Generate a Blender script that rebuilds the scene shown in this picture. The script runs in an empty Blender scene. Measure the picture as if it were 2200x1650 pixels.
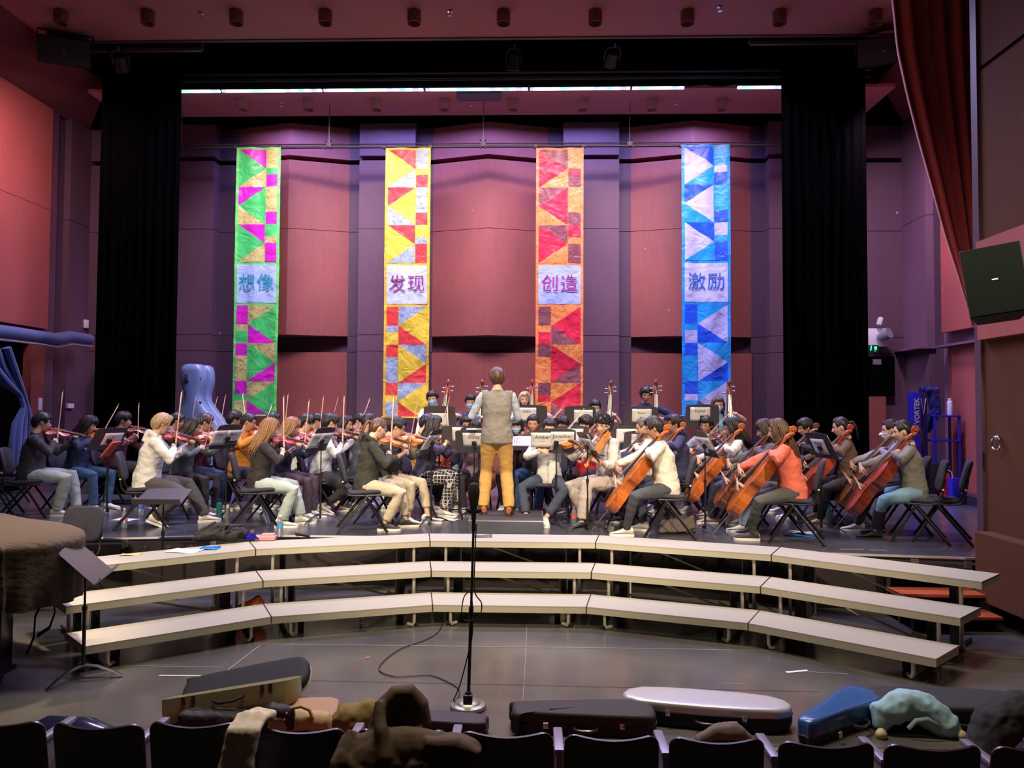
import bpy, bmesh, math, random
from mathutils import Vector, Matrix, noise
PI = math.pi
R = math.radians
scene = bpy.context.scene
C = scene.collection

# ------------------------------------------------------------------ camera
CAMX, CAMZ, FPX = 0.85, 1.98, 1600.0
YAW, PITCH, ROLL = R(1.65), R(1.9), R(0.3)
cd = bpy.data.cameras.new('camera')
cam = bpy.data.objects.new('camera', cd)
C.objects.link(cam)
cd.sensor_width = 36.0
cd.lens = 36.0 * FPX / 2200.0
cd.clip_start = 0.05
cam.matrix_world = (Matrix.Translation((CAMX, 0, CAMZ)) @ Matrix.Rotation(YAW, 4, 'Z')
                    @ Matrix.Rotation(PI / 2 + PITCH, 4, 'X') @ Matrix.Rotation(ROLL, 4, 'Z'))
scene.camera = cam
CM = cam.matrix_world.to_3x3()
CO = cam.matrix_world.translation

def ray(px, py):
    return CM @ Vector(((px - 1100) / FPX, -(py - 825) / FPX, -1.0))
def at_y(px, py, y):
    d = ray(px, py); return CO + d * ((y - CO.y) / d.y)
def at_z(px, py, z):
    d = ray(px, py); return CO + d * ((z - CO.z) / d.z)
def at_x(px, py, x):
    d = ray(px, py); return CO + d * ((x - CO.x) / d.x)

# ------------------------------------------------------------------ view + world
scene.view_settings.view_transform = 'Standard'
scene.view_settings.look = 'None'
scene.view_settings.gamma = 1.0
scene.view_settings.exposure = 0.12
scene.view_settings.use_curve_mapping = False
w = bpy.data.worlds.new('hall_air'); scene.world = w
w.use_nodes = True
w.node_tree.nodes['Background'].inputs[0].default_value = (0.10, 0.07, 0.095, 1)
w.node_tree.nodes['Background'].inputs[1].default_value = 0.30

def look_rot(a, b):
    return (Vector(b) - Vector(a)).to_track_quat('-Z', 'Y').to_euler()
def spot(name, loc, tgt, power, col, ang, blend=0.5, size=0.25):
    l = bpy.data.lights.new(name, 'SPOT'); l.energy = power; l.color = col
    l.spot_size = R(ang); l.spot_blend = blend; l.shadow_soft_size = size
    o = bpy.data.objects.new(name, l); C.objects.link(o); o.location = loc; o.rotation_euler = look_rot(loc, tgt)
    return o
def area(name, loc, tgt, power, col, sx, sy, spread=180):
    l = bpy.data.lights.new(name, 'AREA'); l.energy = power; l.color = col; l.shape = 'RECTANGLE'
    l.size = sx; l.size_y = sy; l.spread = R(spread)
    o = bpy.data.objects.new(name, l); C.objects.link(o); o.location = loc; o.rotation_euler = look_rot(loc, tgt)
    return o
WARM = (1.0, 0.80, 0.58)
COOL = (0.42, 0.40, 1.0)
# front of house spots hang over the stalls, behind and above the camera
spot('front_spot', (-3.4, 0.6, 6.9), (-2.5, 9.3, 1.0), 3500, WARM, 34, 0.8)
spot('front_spot', (0.6, 0.3, 7.0), (0.3, 8.9, 1.0), 3800, WARM, 36, 0.8)
spot('front_spot', (4.4, 0.6, 6.9), (3.0, 9.3, 1.0), 3000, WARM, 34, 0.8)
# dim house lights over the stalls and the pit
area('house_light', (0.3, 5.6, 7.6), (0.3, 6.0, 0.0), 230, (1.0, 0.86, 0.70), 5.0, 0.6, 110)
spot('wall_fill_spot', (2.6, 2.6, 6.9), (5.2, 6.6, .9), 190, (1.0, 0.70, 0.42), 60, 0.9)  # extra warm spot added to lift the right proscenium wall
spot('piano_spot', (-3.2, 7.0, 7.2), (-3.4, 5.6, 1.0), 3200, (1.0, 0.74, 0.45), 26, 0.9)
# stage wash from the overhead pipes
area('stage_wash', (-2.6, 11.0, 7.5), (-2.6, 10.3, 0.5), 380, (0.62, 0.58, 1.0), 4.5, 0.3, 150)
area('stage_wash', (2.6, 11.0, 7.5), (2.6, 10.3, 0.5), 380, (0.58, 0.55, 1.0), 4.5, 0.3, 150)
# unseen lights added behind the banners to carry the LED glow to the wall
for lx in (-3.6, -1.2, 1.2, 3.6):
    area('bar_glow_fill', (lx, 13.5, 7.3), (lx, 14.5, 4.2), 40, (0.36, 0.31, 1.0), 2.2, 0.08, 150)
# rear wall wash
area('rear_wall_wash', (0.0, 11.75, 7.35), (0.0, 14.4, 2.2), 250, (1.0, 0.66, 0.68), 9.0, 0.25, 110)
# wing lights
area('wing_light', (-6.3, 10.6, 6.9), (-7.9, 12.8, 3.5), 68, (1.0, 0.56, 0.62), 0.5, 0.5, 140)
area('wing_light', (6.3, 11.4, 6.9), (7.9, 12.6, 3.2), 120, (0.85, 0.58, 0.85), 0.5, 0.5, 140)

# ------------------------------------------------------------------ materials
MATS = {}
def mat(name, col, rough=0.6, metal=0.0, **k):
    if name in MATS: return MATS[name]
    m = bpy.data.materials.new(name); m.use_nodes = True
    nt = m.node_tree; b = nt.nodes['Principled BSDF']
    b.inputs['Base Color'].default_value = (col[0], col[1], col[2], 1)
    b.inputs['Roughness'].default_value = rough
    b.inputs['Metallic'].default_value = metal
    if 'coat' in k: b.inputs['Coat Weight'].default_value = k['coat']; b.inputs['Coat Roughness'].default_value = 0.12
    if 'trans' in k: b.inputs['Transmission Weight'].default_value = k['trans']
    if 'sheen' in k: b.inputs['Sheen Weight'].default_value = k['sheen']
    if 'emit' in k:
        b.inputs['Emission Color'].default_value = (*k['emit'], 1); b.inputs['Emission Strength'].default_value = k.get('es', 1)
    if 'spec' in k: b.inputs['Specular IOR Level'].default_value = k['spec']
    var = k.get('var', 0.0); bump = k.get('bump', 0.0)
    if var or bump:
        tc = nt.nodes.new('ShaderNodeTexCoord'); mp = nt.nodes.new('ShaderNodeMapping')
        mp.inputs['Scale'].default_value = k.get('scale', (8, 8, 8))
        nt.links.new(tc.outputs['Object'], mp.inputs[0])
        n = nt.nodes.new('ShaderNodeTexNoise'); n.inputs['Scale'].default_value = k.get('ns', 3.0)
        n.inputs['Detail'].default_value = 4.0
        nt.links.new(mp.outputs[0], n.inputs['Vector'])
        if var:
            mx = nt.nodes.new('ShaderNodeMix'); mx.data_type = 'RGBA'
            lo = [c * (1 - var) for c in col]; hi = [min(1, c * (1 + var)) for c in col]
            mx.inputs['A'].default_value = (*lo, 1); mx.inputs['B'].default_value = (*hi, 1)
            nt.links.new(n.outputs[0], mx.inputs['Factor']); nt.links.new(mx.outputs['Result'], b.inputs['Base Color'])
        if bump:
            bp = nt.nodes.new('ShaderNodeBump'); bp.inputs['Strength'].default_value = bump
            bp.inputs['Distance'].default_value = k.get('bd', 0.02)
            nt.links.new(n.outputs[0], bp.inputs['Height']); nt.links.new(bp.outputs[0], b.inputs['Normal'])
    MATS[name] = m
    return m

# ------------------------------------------------------------------ mesh builder
class MB:
    """collects vertices and faces, then links them as ONE mesh object"""
    def __init__(s): s.v = []; s.f = []; s.mi = []; s.cur = 0
    def add(s, vs, fs, M=None):
        o = len(s.v)
        if M is not None: vs = [M @ Vector(p) for p in vs]
        s.v.extend([tuple(p) for p in vs])
        for f in fs: s.f.append(tuple(i + o for i in f)); s.mi.append(s.cur)
        return s
    def box(s, c, d, rot=None, bev=0.0):
        hx, hy, hz = d[0] / 2, d[1] / 2, d[2] / 2
        M = Matrix.Translation(c)
        if rot is not None: M = M @ (rot if isinstance(rot, Matrix) else Matrix.Rotation(rot, 4, 'Z'))
        if bev <= 0:
            vs = [(x, y, z) for x in (-hx, hx) for y in (-hy, hy) for z in (-hz, hz)]
            fs = [(0, 1, 3, 2), (4, 6, 7, 5), (0, 4, 5, 1), (2, 3, 7, 6), (0, 2, 6, 4), (1, 5, 7, 3)]
            return s.add(vs, fs, M)
        bm = bmesh.new(); bmesh.ops.create_cube(bm, size=1)
        for v in bm.verts: v.co = Vector((v.co.x * d[0], v.co.y * d[1], v.co.z * d[2]))
        bmesh.ops.bevel(bm, geom=bm.edges[:], offset=min(bev, min(d) * 0.45), segments=2, affect='EDGES', profile=0.6)
        return s.bm(bm, M)
    def bm(s, bm, M=None):
        bm.verts.index_update()
        vs = [v.co.copy() for v in bm.verts]; fs = [tuple(v.index for v in f.verts) for f in bm.faces]
        bm.free()
        return s.add(vs, fs, M)
    def tube(s, pts, rad, n=8, cap=True, ell=None, M=None, closed=False, up=None):
        """swept tube; rad: number or list; ell: list of (a,b) multipliers across/along 'up'"""
        P = [Vector(p) for p in pts]; m = len(P)
        if not isinstance(rad, (list, tuple)): rad = [rad] * m
        vs = []; fs = []
        prev = None
        for i, p in enumerate(P):
            if closed: t = (P[(i + 1) % m] - P[i - 1])
            else: t = (P[min(i + 1, m - 1)] - P[max(i - 1, 0)])
            if t.length < 1e-9: t = Vector((0, 0, 1))
            t.normalize()
            if up is not None:
                u = Vector(up) - t * t.dot(Vector(up))
                if u.length < 1e-4: u = t.orthogonal()
            elif prev is None:
                u = t.orthogonal()
            else: u = prev - t * t.dot(prev)
            u.normalize(); prev = u
            b = t.cross(u)
            ea, eb = (1, 1) if ell is None else (ell[i] if isinstance(ell, list) else ell)
            for k in range(n):
                a = 2 * PI * k / n
                vs.append(p + b * (math.cos(a) * rad[i] * ea) + u * (math.sin(a) * rad[i] * eb))
        for i in range(m - 1 + (1 if closed else 0)):
            j = (i + 1) % m
            for k in range(n):
                k2 = (k + 1) % n
                fs.append((i * n + k, i * n + k2, j * n + k2, j * n + k))
        if cap and not closed:
            fs.append(tuple(range(n - 1, -1, -1))); fs.append(tuple((m - 1) * n + k for k in range(n)))
        return s.add(vs, fs, M)
    def cyl(s, a, b, r, n=12, r2=None):
        return s.tube([a, b], [r, r if r2 is None else r2], n)
    def lathe(s, prof, n=16, M=None, cap=True):
        vs = []; fs = []
        for (r, z) in prof:
            for k in range(n):
                a = 2 * PI * k / n; vs.append((r * math.cos(a), r * math.sin(a), z))
        for i in range(len(prof) - 1):
            for k in range(n):
                k2 = (k + 1) % n; fs.append((i * n + k, i * n + k2, (i + 1) * n + k2, (i + 1) * n + k))
        if cap:
            fs.append(tuple(range(n - 1, -1, -1))); fs.append(tuple((len(prof) - 1) * n + k for k in range(n)))
        return s.add(vs, fs, M)
    def ball(s, c, r, n=12, m=8, M=None):
        if not isinstance(r, (list, tuple)): r = (r, r, r)
        vs = [(c[0], c[1], c[2] - r[2])]; fs = []
        for i in range(1, m):
            ph = -PI / 2 + PI * i / m
            for k in range(n):
                a = 2 * PI * k / n
                vs.append((c[0] + r[0] * math.cos(ph) * math.cos(a), c[1] + r[1] * math.cos(ph) * math.sin(a), c[2] + r[2] * math.sin(ph)))
        vs.append((c[0], c[1], c[2] + r[2])); top = len(vs) - 1
        for k in range(n):
            fs.append((0, 1 + (k + 1) % n, 1 + k)); fs.append((top, top - n + k, top - n + (k + 1) % n))
        for i in range(m - 2):
            for k in range(n):
                k2 = (k + 1) % n; a = 1 + i * n
                fs.append((a + k, a + k2, a + n + k2, a + n + k))
        return s.add(vs, fs, M)
    def prism(s, poly, z0, z1, M=None):
        n = len(poly)
        vs = [(x, y, z0) for x, y in poly] + [(x, y, z1) for x, y in poly]
        fs = [tuple(range(n - 1, -1, -1)), tuple(range(n, 2 * n))] + [(i, (i + 1) % n, n + (i + 1) % n, n + i) for i in range(n)]
        return s.add(vs, fs, M)
    def grid(s, fn, nu, nv, M=None, close_u=False):
        vs = [fn(i / nu, j / nv) for j in range(nv + 1) for i in range(nu + (0 if close_u else 1))]
        w_ = nu if close_u else nu + 1; fs = []
        for j in range(nv):
            for i in range(nu):
                i2 = (i + 1) % w_
                fs.append((j * w_ + i, j * w_ + i2, (j + 1) * w_ + i2, (j + 1) * w_ + i))
        return s.add(vs, fs, M)
    def build(s, name, m, parent=None, smooth=True, ang=40, solid=0.0, loc=None, **props):
        me = bpy.data.meshes.new(name)
        me.from_pydata(s.v, [], s.f)
        ms = m if isinstance(m, (list, tuple)) else [m]
        for x in ms: me.materials.append(x)
        if len(ms) > 1: me.polygons.foreach_set('material_index', s.mi)
        if smooth:
            me.polygons.foreach_set('use_smooth', [True] * len(me.polygons))
            try: me.set_sharp_from_angle(angle=R(ang))
            except Exception: pass
        me.validate(); me.update()
        o = bpy.data.objects.new(name, me); C.objects.link(o)
        if parent is not None: o.parent = parent
        if solid:
            md = o.modifiers.new('thickness', 'SOLIDIFY'); md.thickness = abs(solid); md.offset = -1 if solid > 0 else 1
        if loc is not None: o.location = loc
        for k, v in props.items(): o[k] = v
        return o

def fix_normals(o):
    bm = bmesh.new(); bm.from_mesh(o.data); bmesh.ops.recalc_face_normals(bm, faces=bm.faces[:]); bm.to_mesh(o.data); bm.free()
    return o
def thing(name, label, cat, loc=(0, 0, 0), rz=0.0, group=None):
    o = bpy.data.objects.new(name, None); C.objects.link(o); o.empty_display_size = 0.1
    o.location = loc; o.rotation_euler = (0, 0, rz); o['label'] = label; o['category'] = cat
    if group: o['group'] = group
    return o
def tag(o, label, cat, group=None, kind=None):
    o['label'] = label; o['category'] = cat
    if group: o['group'] = group
    if kind: o['kind'] = kind
    return o
def struct(o):
    o['kind'] = 'structure'; return o
KIDS = {}
def kids(o):
    return [c for c in bpy.data.objects if c.parent == o]
def copy_tree(o, parent=None):
    c = o.copy(); C.objects.link(c)
    if parent is not None: c.parent = parent
    if o.name not in KIDS: KIDS[o.name] = kids(o)
    for ch in KIDS[o.name]: copy_tree(ch, c)
    return c
def dup(proto, loc, rz, label, group=None):
    c = copy_tree(proto); c.location = loc; c.rotation_euler = (0, 0, rz); c['label'] = label
    if group: c['group'] = group
    return c
def dup_m(proto, M, label, group=None):
    c = copy_tree(proto); c.matrix_world = M; c['label'] = label
    if group: c['group'] = group
    return c
def text_bm(mb, s, size, M, font_ext=0.0, spacing=1.0, bold=0.0):
    """letters as flat filled mesh faces, centred, in the XY plane of M"""
    cu = bpy.data.curves.new('letters', 'FONT'); cu.body = s; cu.size = size; cu.align_x = 'CENTER'; cu.align_y = 'CENTER'
    cu.space_character = spacing; cu.offset = bold; cu.resolution_u = 3; cu.extrude = font_ext
    o = bpy.data.objects.new('letters', cu)
    me = o.to_mesh()
    mb.add([v.co.copy() for v in me.vertices], [tuple(p.vertices) for p in me.polygons], M)
    o.to_mesh_clear(); bpy.data.objects.remove(o); bpy.data.curves.remove(cu)
# ------------------------------------------------------------------ setting: materials
def floor_mat(name, base, joint_x, joint_y, rough, scr):
    m = bpy.data.materials.new(name); m.use_nodes = True; nt = m.node_tree; N = nt.nodes; L = nt.links
    b = N['Principled BSDF']
    tc = N.new('ShaderNodeTexCoord')
    def noise_(sc, det, mapping=None, rot=0):
        n = N.new('ShaderNodeTexNoise'); n.inputs['Scale'].default_value = sc; n.inputs['Detail'].default_value = det
        mp = N.new('ShaderNodeMapping'); mp.inputs['Scale'].default_value = mapping or (1, 1, 1); mp.inputs['Rotation'].default_value = (0, 0, rot)
        L.new(tc.outputs['Object'], mp.inputs[0]); L.new(mp.outputs[0], n.inputs['Vector']); return n.outputs[0]
    def ramp(src, a, b_, ca=(0, 0, 0, 1), cb=(1, 1, 1, 1)):
        r = N.new('ShaderNodeValToRGB'); r.color_ramp.elements[0].position = a; r.color_ramp.elements[1].position = b_
        r.color_ramp.elements[0].color = ca; r.color_ramp.elements[1].color = cb; L.new(src, r.inputs[0]); return r.outputs[0]
    big = ramp(noise_(0.9, 5), 0.3, 0.7, (base[0] * .65, base[1] * .65, base[2] * .65, 1), (base[0] * 1.5, base[1] * 1.5, base[2] * 1.5, 1))
    cur = big
    for (sc, mp, rot, lo, hi, k) in ((2.2, (0.35, 9, 1), 0.5, 0.71, 0.76, scr), (1.8, (10, 0.4, 1), 0.35, 0.72, 0.77, scr * .8),
                                     (2.5, (0.3, 12, 1), -0.9, 0.72, 0.77, scr * .7), (14, (1, 1, 1), 0, 0.74, 0.78, scr)):
        s = ramp(noise_(sc, 3, mp, rot), lo, hi)
        mx = N.new('ShaderNodeMix'); mx.data_type = 'RGBA'
        ml = N.new('ShaderNodeMath'); ml.operation = 'MULTIPLY'; ml.inputs[1].default_value = k; L.new(s, ml.inputs[0])
        L.new(ml.outputs[0], mx.inputs['Factor']); L.new(cur, mx.inputs['A']); mx.inputs['B'].default_value = (0.34, 0.33, 0.32, 1)
        cur = mx.outputs['Result']
    L.new(cur, b.inputs['Base Color'])
    rr = N.new('ShaderNodeMapRange'); rr.inputs['To Min'].default_value = rough * .8; rr.inputs['To Max'].default_value = rough * 1.35
    L.new(noise_(2.6, 5), rr.inputs['Value']); L.new(rr.outputs[0], b.inputs['Roughness'])
    b.inputs['Specular IOR Level'].default_value = 0.8
    return m

def wood_mat(name, col, var=0.22, rough=0.55, sc=(9, 9, 0.5), wear=0.0):
    m = bpy.data.materials.new(name); m.use_nodes = True; nt = m.node_tree; N = nt.nodes; L = nt.links
    b = N['Principled BSDF']; b.inputs['Roughness'].default_value = rough
    tc = N.new('ShaderNodeTexCoord'); mp = N.new('ShaderNodeMapping'); mp.inputs['Scale'].default_value = sc
    n = N.new('ShaderNodeTexNoise'); n.inputs['Scale'].default_value = 4; n.inputs['Detail'].default_value = 7; n.inputs['Roughness'].default_value = 0.65
    L.new(tc.outputs['Object'], mp.inputs[0]); L.new(mp.outputs[0], n.inputs['Vector'])
    mp2 = N.new('ShaderNodeMapping'); mp2.inputs['Scale'].default_value = (0.8, 0.8, 0.5)
    n2 = N.new('ShaderNodeTexNoise'); n2.inputs['Scale'].default_value = 1.6; n2.inputs['Detail'].default_value = 4
    L.new(tc.outputs['Object'], mp2.inputs[0]); L.new(mp2.outputs[0], n2.inputs['Vector'])
    mx = N.new('ShaderNodeMix'); mx.data_type = 'RGBA'
    mx.inputs['A'].default_value = (*[c * (1 - var) for c in col], 1); mx.inputs['B'].default_value = (*[min(1, c * (1 + var)) for c in col], 1)
    rp = N.new('ShaderNodeMapRange'); rp.inputs['From Min'].default_value = 0.3; rp.inputs['From Max'].default_value = 0.7
    ad = N.new('ShaderNodeMath'); ad.operation = 'ADD'; L.new(n.outputs[0], ad.inputs[0]); L.new(n2.outputs[0], ad.inputs[1])
    hf = N.new('ShaderNodeMath'); hf.operation = 'MULTIPLY'; hf.inputs[1].default_value = 0.5; L.new(ad.outputs[0], hf.inputs[0])
    L.new(hf.outputs[0], rp.inputs['Value']); L.new(rp.outputs[0], mx.inputs['Factor'])
    out = mx.outputs['Result']
    # scuffs: sparse pale nicks
    v = N.new('ShaderNodeTexNoise'); v.inputs['Scale'].default_value = 7; v.inputs['Detail'].default_value = 2
    mp3 = N.new('ShaderNodeMapping'); mp3.inputs['Scale'].default_value = (2, 2, 0.8); L.new(tc.outputs['Object'], mp3.inputs[0]); L.new(mp3.outputs[0], v.inputs['Vector'])
    rr = N.new('ShaderNodeValToRGB'); rr.color_ramp.elements[0].position = 0.775; rr.color_ramp.elements[1].position = 0.80; L.new(v.outputs[0], rr.inputs[0])
    mz = N.new('ShaderNodeMix'); mz.data_type = 'RGBA'; L.new(rr.outputs[0], mz.inputs['Factor']); L.new(out, mz.inputs['A']); mz.inputs['B'].default_value = (0.5, 0.42, 0.42, 1)
    L.new(mz.outputs['Result'], b.inputs['Base Color'])
    return m

M_STAGE = floor_mat('black_stage_vinyl', (0.062, 0.064, 0.082), 1, 1, 0.20, 0.18)
M_PIT = floor_mat('dark_pit_floor_vinyl', (0.088, 0.083, 0.076), 1, 1, 0.19, 0.36)
M_REDWOOD = wood_mat('red_brown_wood_panel', (0.255, 0.074, 0.060))
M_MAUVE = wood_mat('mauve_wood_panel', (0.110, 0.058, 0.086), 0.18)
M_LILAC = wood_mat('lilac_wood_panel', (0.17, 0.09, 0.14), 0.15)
M_RECESS = wood_mat('shaded_mauve_panel', (0.070, 0.038, 0.060), 0.15)  # mauve panel again, darker: recess shade put into the colour
M_BROWN = wood_mat('proscenium_brown_wood', (0.082, 0.024, 0.005), 0.2, .9)
M_PINK = wood_mat('coral_wood_panel', (0.33, 0.085, 0.078), 0.14)
M_CEIL = mat('plum_ceiling_paint', (0.36, 0.155, 0.15), 0.75, var=0.08, scale=(1, 1, 1), bump=0.05)
M_BLACK = mat('matt_black_cloth', (0.0012, 0.0011, 0.0013), 1.0, spec=0.0)
M_DARK = mat('dark_void_paint', (0.002, 0.002, 0.002), 1.0, spec=0.0)

ZS = 0.55                    # raised stage level
ZA = -0.55                   # stalls level
# ------------------------------------------------------------------ floors
m = MB(); m.prism([(-7.9, 4.5), (7.9, 4.5), (7.9, 8.5), (-7.9, 8.5)], -0.06, 0.0)
struct(m.build('floor', M_PIT, smooth=False))
EDGE = [(-7.9, 7.95), (-4.2, 7.97), (-2.2, 8.34), (1.7, 8.32), (2.55, 8.0), (3.45, 7.68), (5.0, 7.48), (5.3, 7.42), (7.9, 7.42)]
m = MB(); m.prism(EDGE + [(7.9, 14.5), (-7.9, 14.5)], ZS - 0.05, ZS)
stage = struct(m.build('floor_stage', M_STAGE, smooth=False))
m = MB(); m.prism([(-7.9, -3), (7.9, -3), (7.9, 4.5), (-7.9, 4.5)], ZA - 0.05, ZA)
struct(m.build('floor_stalls', mat('stalls_carpet', (0.02, 0.012, 0.012), 0.9), smooth=False))
m = MB(); m.box((0, 4.53, -0.16), (15.8, 0.05, 0.24)); m.box((0, 4.50, -0.02), (15.8, 0.10, 0.035))
struct(m.build('trim_pit_edge', mat('pit_edge_wood', (0.16, 0.07, 0.03), 0.5)))
m = MB(); m.box((0, 4.56, -0.3), (15.8, 0.04, 0.5))
struct(m.build('wall_pit', M_DARK))
# stage apron: aluminium lip, black skirt with eyelets
al = mat('aluminium_edge', (0.42, 0.41, 0.38), 0.38, 0.9)
skirt = MB(); lip = MB(); eyes = MB(); posts = MB()
for i in range(len(EDGE) - 2):
    a = Vector((*EDGE[i], 0)); b = Vector((*EDGE[i + 1], 0)); d = (b - a).normalized(); nrm = Vector((d.y, -d.x, 0))
    lip.tube([a + nrm * .012 + Vector((0, 0, ZS - .012)), b + nrm * .012 + Vector((0, 0, ZS - .012))], 0.017, 6)
    ln = (b - a).length; nn = max(2, int(ln / 0.05))
    def sk(u, v, a=a, d=d, ln=ln, nrm=nrm):
        s = u * ln; p = a + d * s + nrm * (0.012 + 0.012 * math.sin(s * 9) * (1 - v) + .006 * math.sin(s * 23 + 1)); return (p.x, p.y, 0.005 + v * (ZS - 0.075))
    skirt.grid(sk, nn, 4)
    k = 0.12
    while k < ln - 0.05:
        p = a + d * k + nrm * 0.034
        M = Matrix.Translation((p.x, p.y, ZS - 0.105)) @ Matrix.Rotation(math.atan2(nrm.y, nrm.x), 4, 'Z') @ Matrix.Rotation(PI / 2, 4, 'Y')
        eyes.add([(0, 0, 0)], [], M)
        t = MB(); t.tube([(0.013 * math.cos(q * PI / 4), 0.013 * math.sin(q * PI / 4), 0) for q in range(8)], 0.004, 5, closed=True)
        eyes.add(t.v, t.f, M); k += 0.235
    for s in (0.3, 0.75):
        p = a + d * (ln * s) + nrm * 0.03; posts.box((p.x, p.y, ZS - .065), (0.07, 0.02, 0.07), rot=math.atan2(d.y, d.x))
o = struct(lip.build('trim_stage_lip', al))
o = struct(skirt.build('trim_stage_skirt', mat('black_skirt_cloth', (0.022, 0.015, 0.014), 0.85)))
eyes.build('eyelet', mat('brass_eyelet', (0.55, 0.42, 0.30), 0.35, 0.9), o); posts.build('bracket', al, o)

# ------------------------------------------------------------------ rear wall
ZT = 7.42
def X14(px, y=14.15): return at_y(px, 878, y).x
wb = MB(); wb.box((0, 14.55, 4.1), (16.2, 0.3, 7.1)); wall_back = struct(wb.build('wall_back', M_DARK, smooth=False))
ZB = [(ZS, 3.05), (3.06, 3.36), (3.37, 5.385), (5.395, 6.71), (6.80, ZT)]   # courses, split by seams and a dark slot
def flat_part(x0, x1, yf, m_, nm):
    b_ = MB()
    for (z0, z1) in ZB: b_.box(((x0 + x1) / 2, (yf + 14.42) / 2, (z0 + z1) / 2), (x1 - x0, 14.42 - yf, z1 - z0))
    return b_.build(nm, m_, wall_back, smooth=False)
def bay(x0, x1, xa, yo=14.25, ya=13.93):
    """lower flat panel, upper panel folded out along a centre line"""
    b_ = MB()
    for (z0, z1) in ((3.36, 5.385), (5.395, 6.71), (6.80, ZT)):
        b_.prism([(x0, 14.42), (x0, yo), (xa, ya), (x1, yo), (x1, 14.42)], z0, z1)
    fix_normals(b_.build('bay_panel', M_REDWOOD, wall_back, smooth=False))
    b_ = MB(); b_.box(((x0 + x1) / 2, 14.30, (ZS + 3.05) / 2), (x1 - x0, 0.14, 3.05 - ZS))
    b_.build('lower_panel', M_REDWOOD, wall_back, smooth=False)
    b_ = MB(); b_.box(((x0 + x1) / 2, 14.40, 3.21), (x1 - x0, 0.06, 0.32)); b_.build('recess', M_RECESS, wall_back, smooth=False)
cuts = [(300, 458, 'p'), (458, 500, 'r'), (500, 742, 'b', 621), (742, 770, 'r'), (770, 890, 'p'), (890, 925, 'r'), (925, 1175, 'b', 1048),
        (1175, 1208, 'r'), (1208, 1328, 'p'), (1328, 1357, 'r'), (1357, 1618, 'b', 1488), (1618, 1650, 'r'), (1650, 1760, 'p')]
for c in cuts:
    x0, x1 = X14(c[0]), X14(c[1])
    if c[2] == 'p': flat_part(x0, x1, 14.0, M_MAUVE, 'pilaster')
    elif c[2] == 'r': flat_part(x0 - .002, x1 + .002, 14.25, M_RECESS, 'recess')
    else: bay(x0, x1, X14(c[3]))
flat_part(-7.9, X14(300), 14.25, M_MAUVE, 'side_panel'); flat_part(X14(1760), 7.9, 14.25, M_MAUVE, 'side_panel')
# ------------------------------------------------------------------ side walls
def side_wall(name, X, s):
    b_ = MB(); b_.box((X + s * 0.25, 10.9, 4.3), (0.3, 7.4, 7.8)); return struct(b_.build(name, M_DARK, smooth=False))
wl = side_wall('wall_left', -7.9, -1); wr = side_wall('wall_right', 7.9, 1)
def side_panel(par, X, s, y0, y1, z0, z1, th, m_, nm):
    b_ = MB(); b_.box((X + s * (0.1 - th / 2) , (y0 + y1) / 2, (z0 + z1) / 2), (th, y1 - y0, z1 - z0)); return b_.build(nm, m_, par, smooth=False)
def YL(px): return at_x(px, 878, -7.9).y
def YR(px): return at_x(px, 878, 7.9).y
zc = at_x(0, 693, -7.9).z
zseam = at_x(0, 413, -7.9).z
side_panel(wl, -7.9, -1, 9.0, YL(84), zc, zseam - .008, 0.22, M_PINK, 'upper_panel')
side_panel(wl, -7.9, -1, 9.0, YL(84), zseam, 7.30, 0.22, M_PINK, 'upper_panel')
side_panel(wl, -7.9, -1, YL(55), YL(84), ZS, zc - .30, 0.18, M_REDWOOD, 'lower_panel')
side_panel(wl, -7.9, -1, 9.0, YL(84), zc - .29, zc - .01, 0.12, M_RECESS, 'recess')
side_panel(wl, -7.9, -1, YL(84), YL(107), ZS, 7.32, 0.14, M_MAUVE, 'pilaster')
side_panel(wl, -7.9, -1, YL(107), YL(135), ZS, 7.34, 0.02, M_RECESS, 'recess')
side_panel(wl, -7.9, -1, YL(135), 14.4, ZS, zseam - 0.01, 0.14, M_MAUVE, 'pilaster')
side_panel(wl, -7.9, -1, YL(135), 14.4, zseam, 7.4, 0.14, M_MAUVE, 'pilaster')
side_panel(wl, -7.9, -1, 10.2, YL(55), ZS, zc - .30, 0.03, M_DARK, 'door_opening')
z2 = at_x(1950, 484, 7.9).z; zlp = at_x(1950, 752, 7.9).z
side_panel(wr, 7.9, 1, YR(2001), YR(1950), z2 + .006, 7.4, 0.16, M_LILAC, 'pilaster')
side_panel(wr, 7.9, 1, YR(2001), YR(1950), zlp, z2 - .004, 0.16, M_LILAC, 'pilaster')
side_panel(wr, 7.9, 1, YR(2001), YR(1950), ZS, zlp - .04, 0.12, M_MAUVE, 'pilaster')
side_panel(wr, 7.9, 1, YR(2001) - .05, YR(1950) + .06, zlp - .04, zlp, 0.34, M_LILAC, 'ledge')
side_panel(wr, 7.9, 1, YR(2030), YR(2001), ZS, 7.4, 0.02, M_RECESS, 'recess')
side_panel(wr, 7.9, 1, YR(2046), YR(2030), ZS, 7.4, 0.10, M_LILAC, 'pilaster')
zpk = at_x(2050, 714, 7.9).z; zpl = at_x(2050, 742, 7.9).z
side_panel(wr, 7.9, 1, 9.0, YR(2046), zpk, 7.4, 0.26, M_PINK, 'upper_panel')
side_panel(wr, 7.9, 1, 9.0, YR(2046), zpl, zpk - .01, 0.10, M_LILAC, 'recess')
side_panel(wr, 7.9, 1, 9.0, YR(2040), zpl - .035, zpl, 0.36, M_LILAC, 'ledge')
side_panel(wr, 7.9, 1, 9.0, YR(2062), ZS + .1, zpl - .04, 0.22, M_PINK, 'lower_panel')
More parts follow.
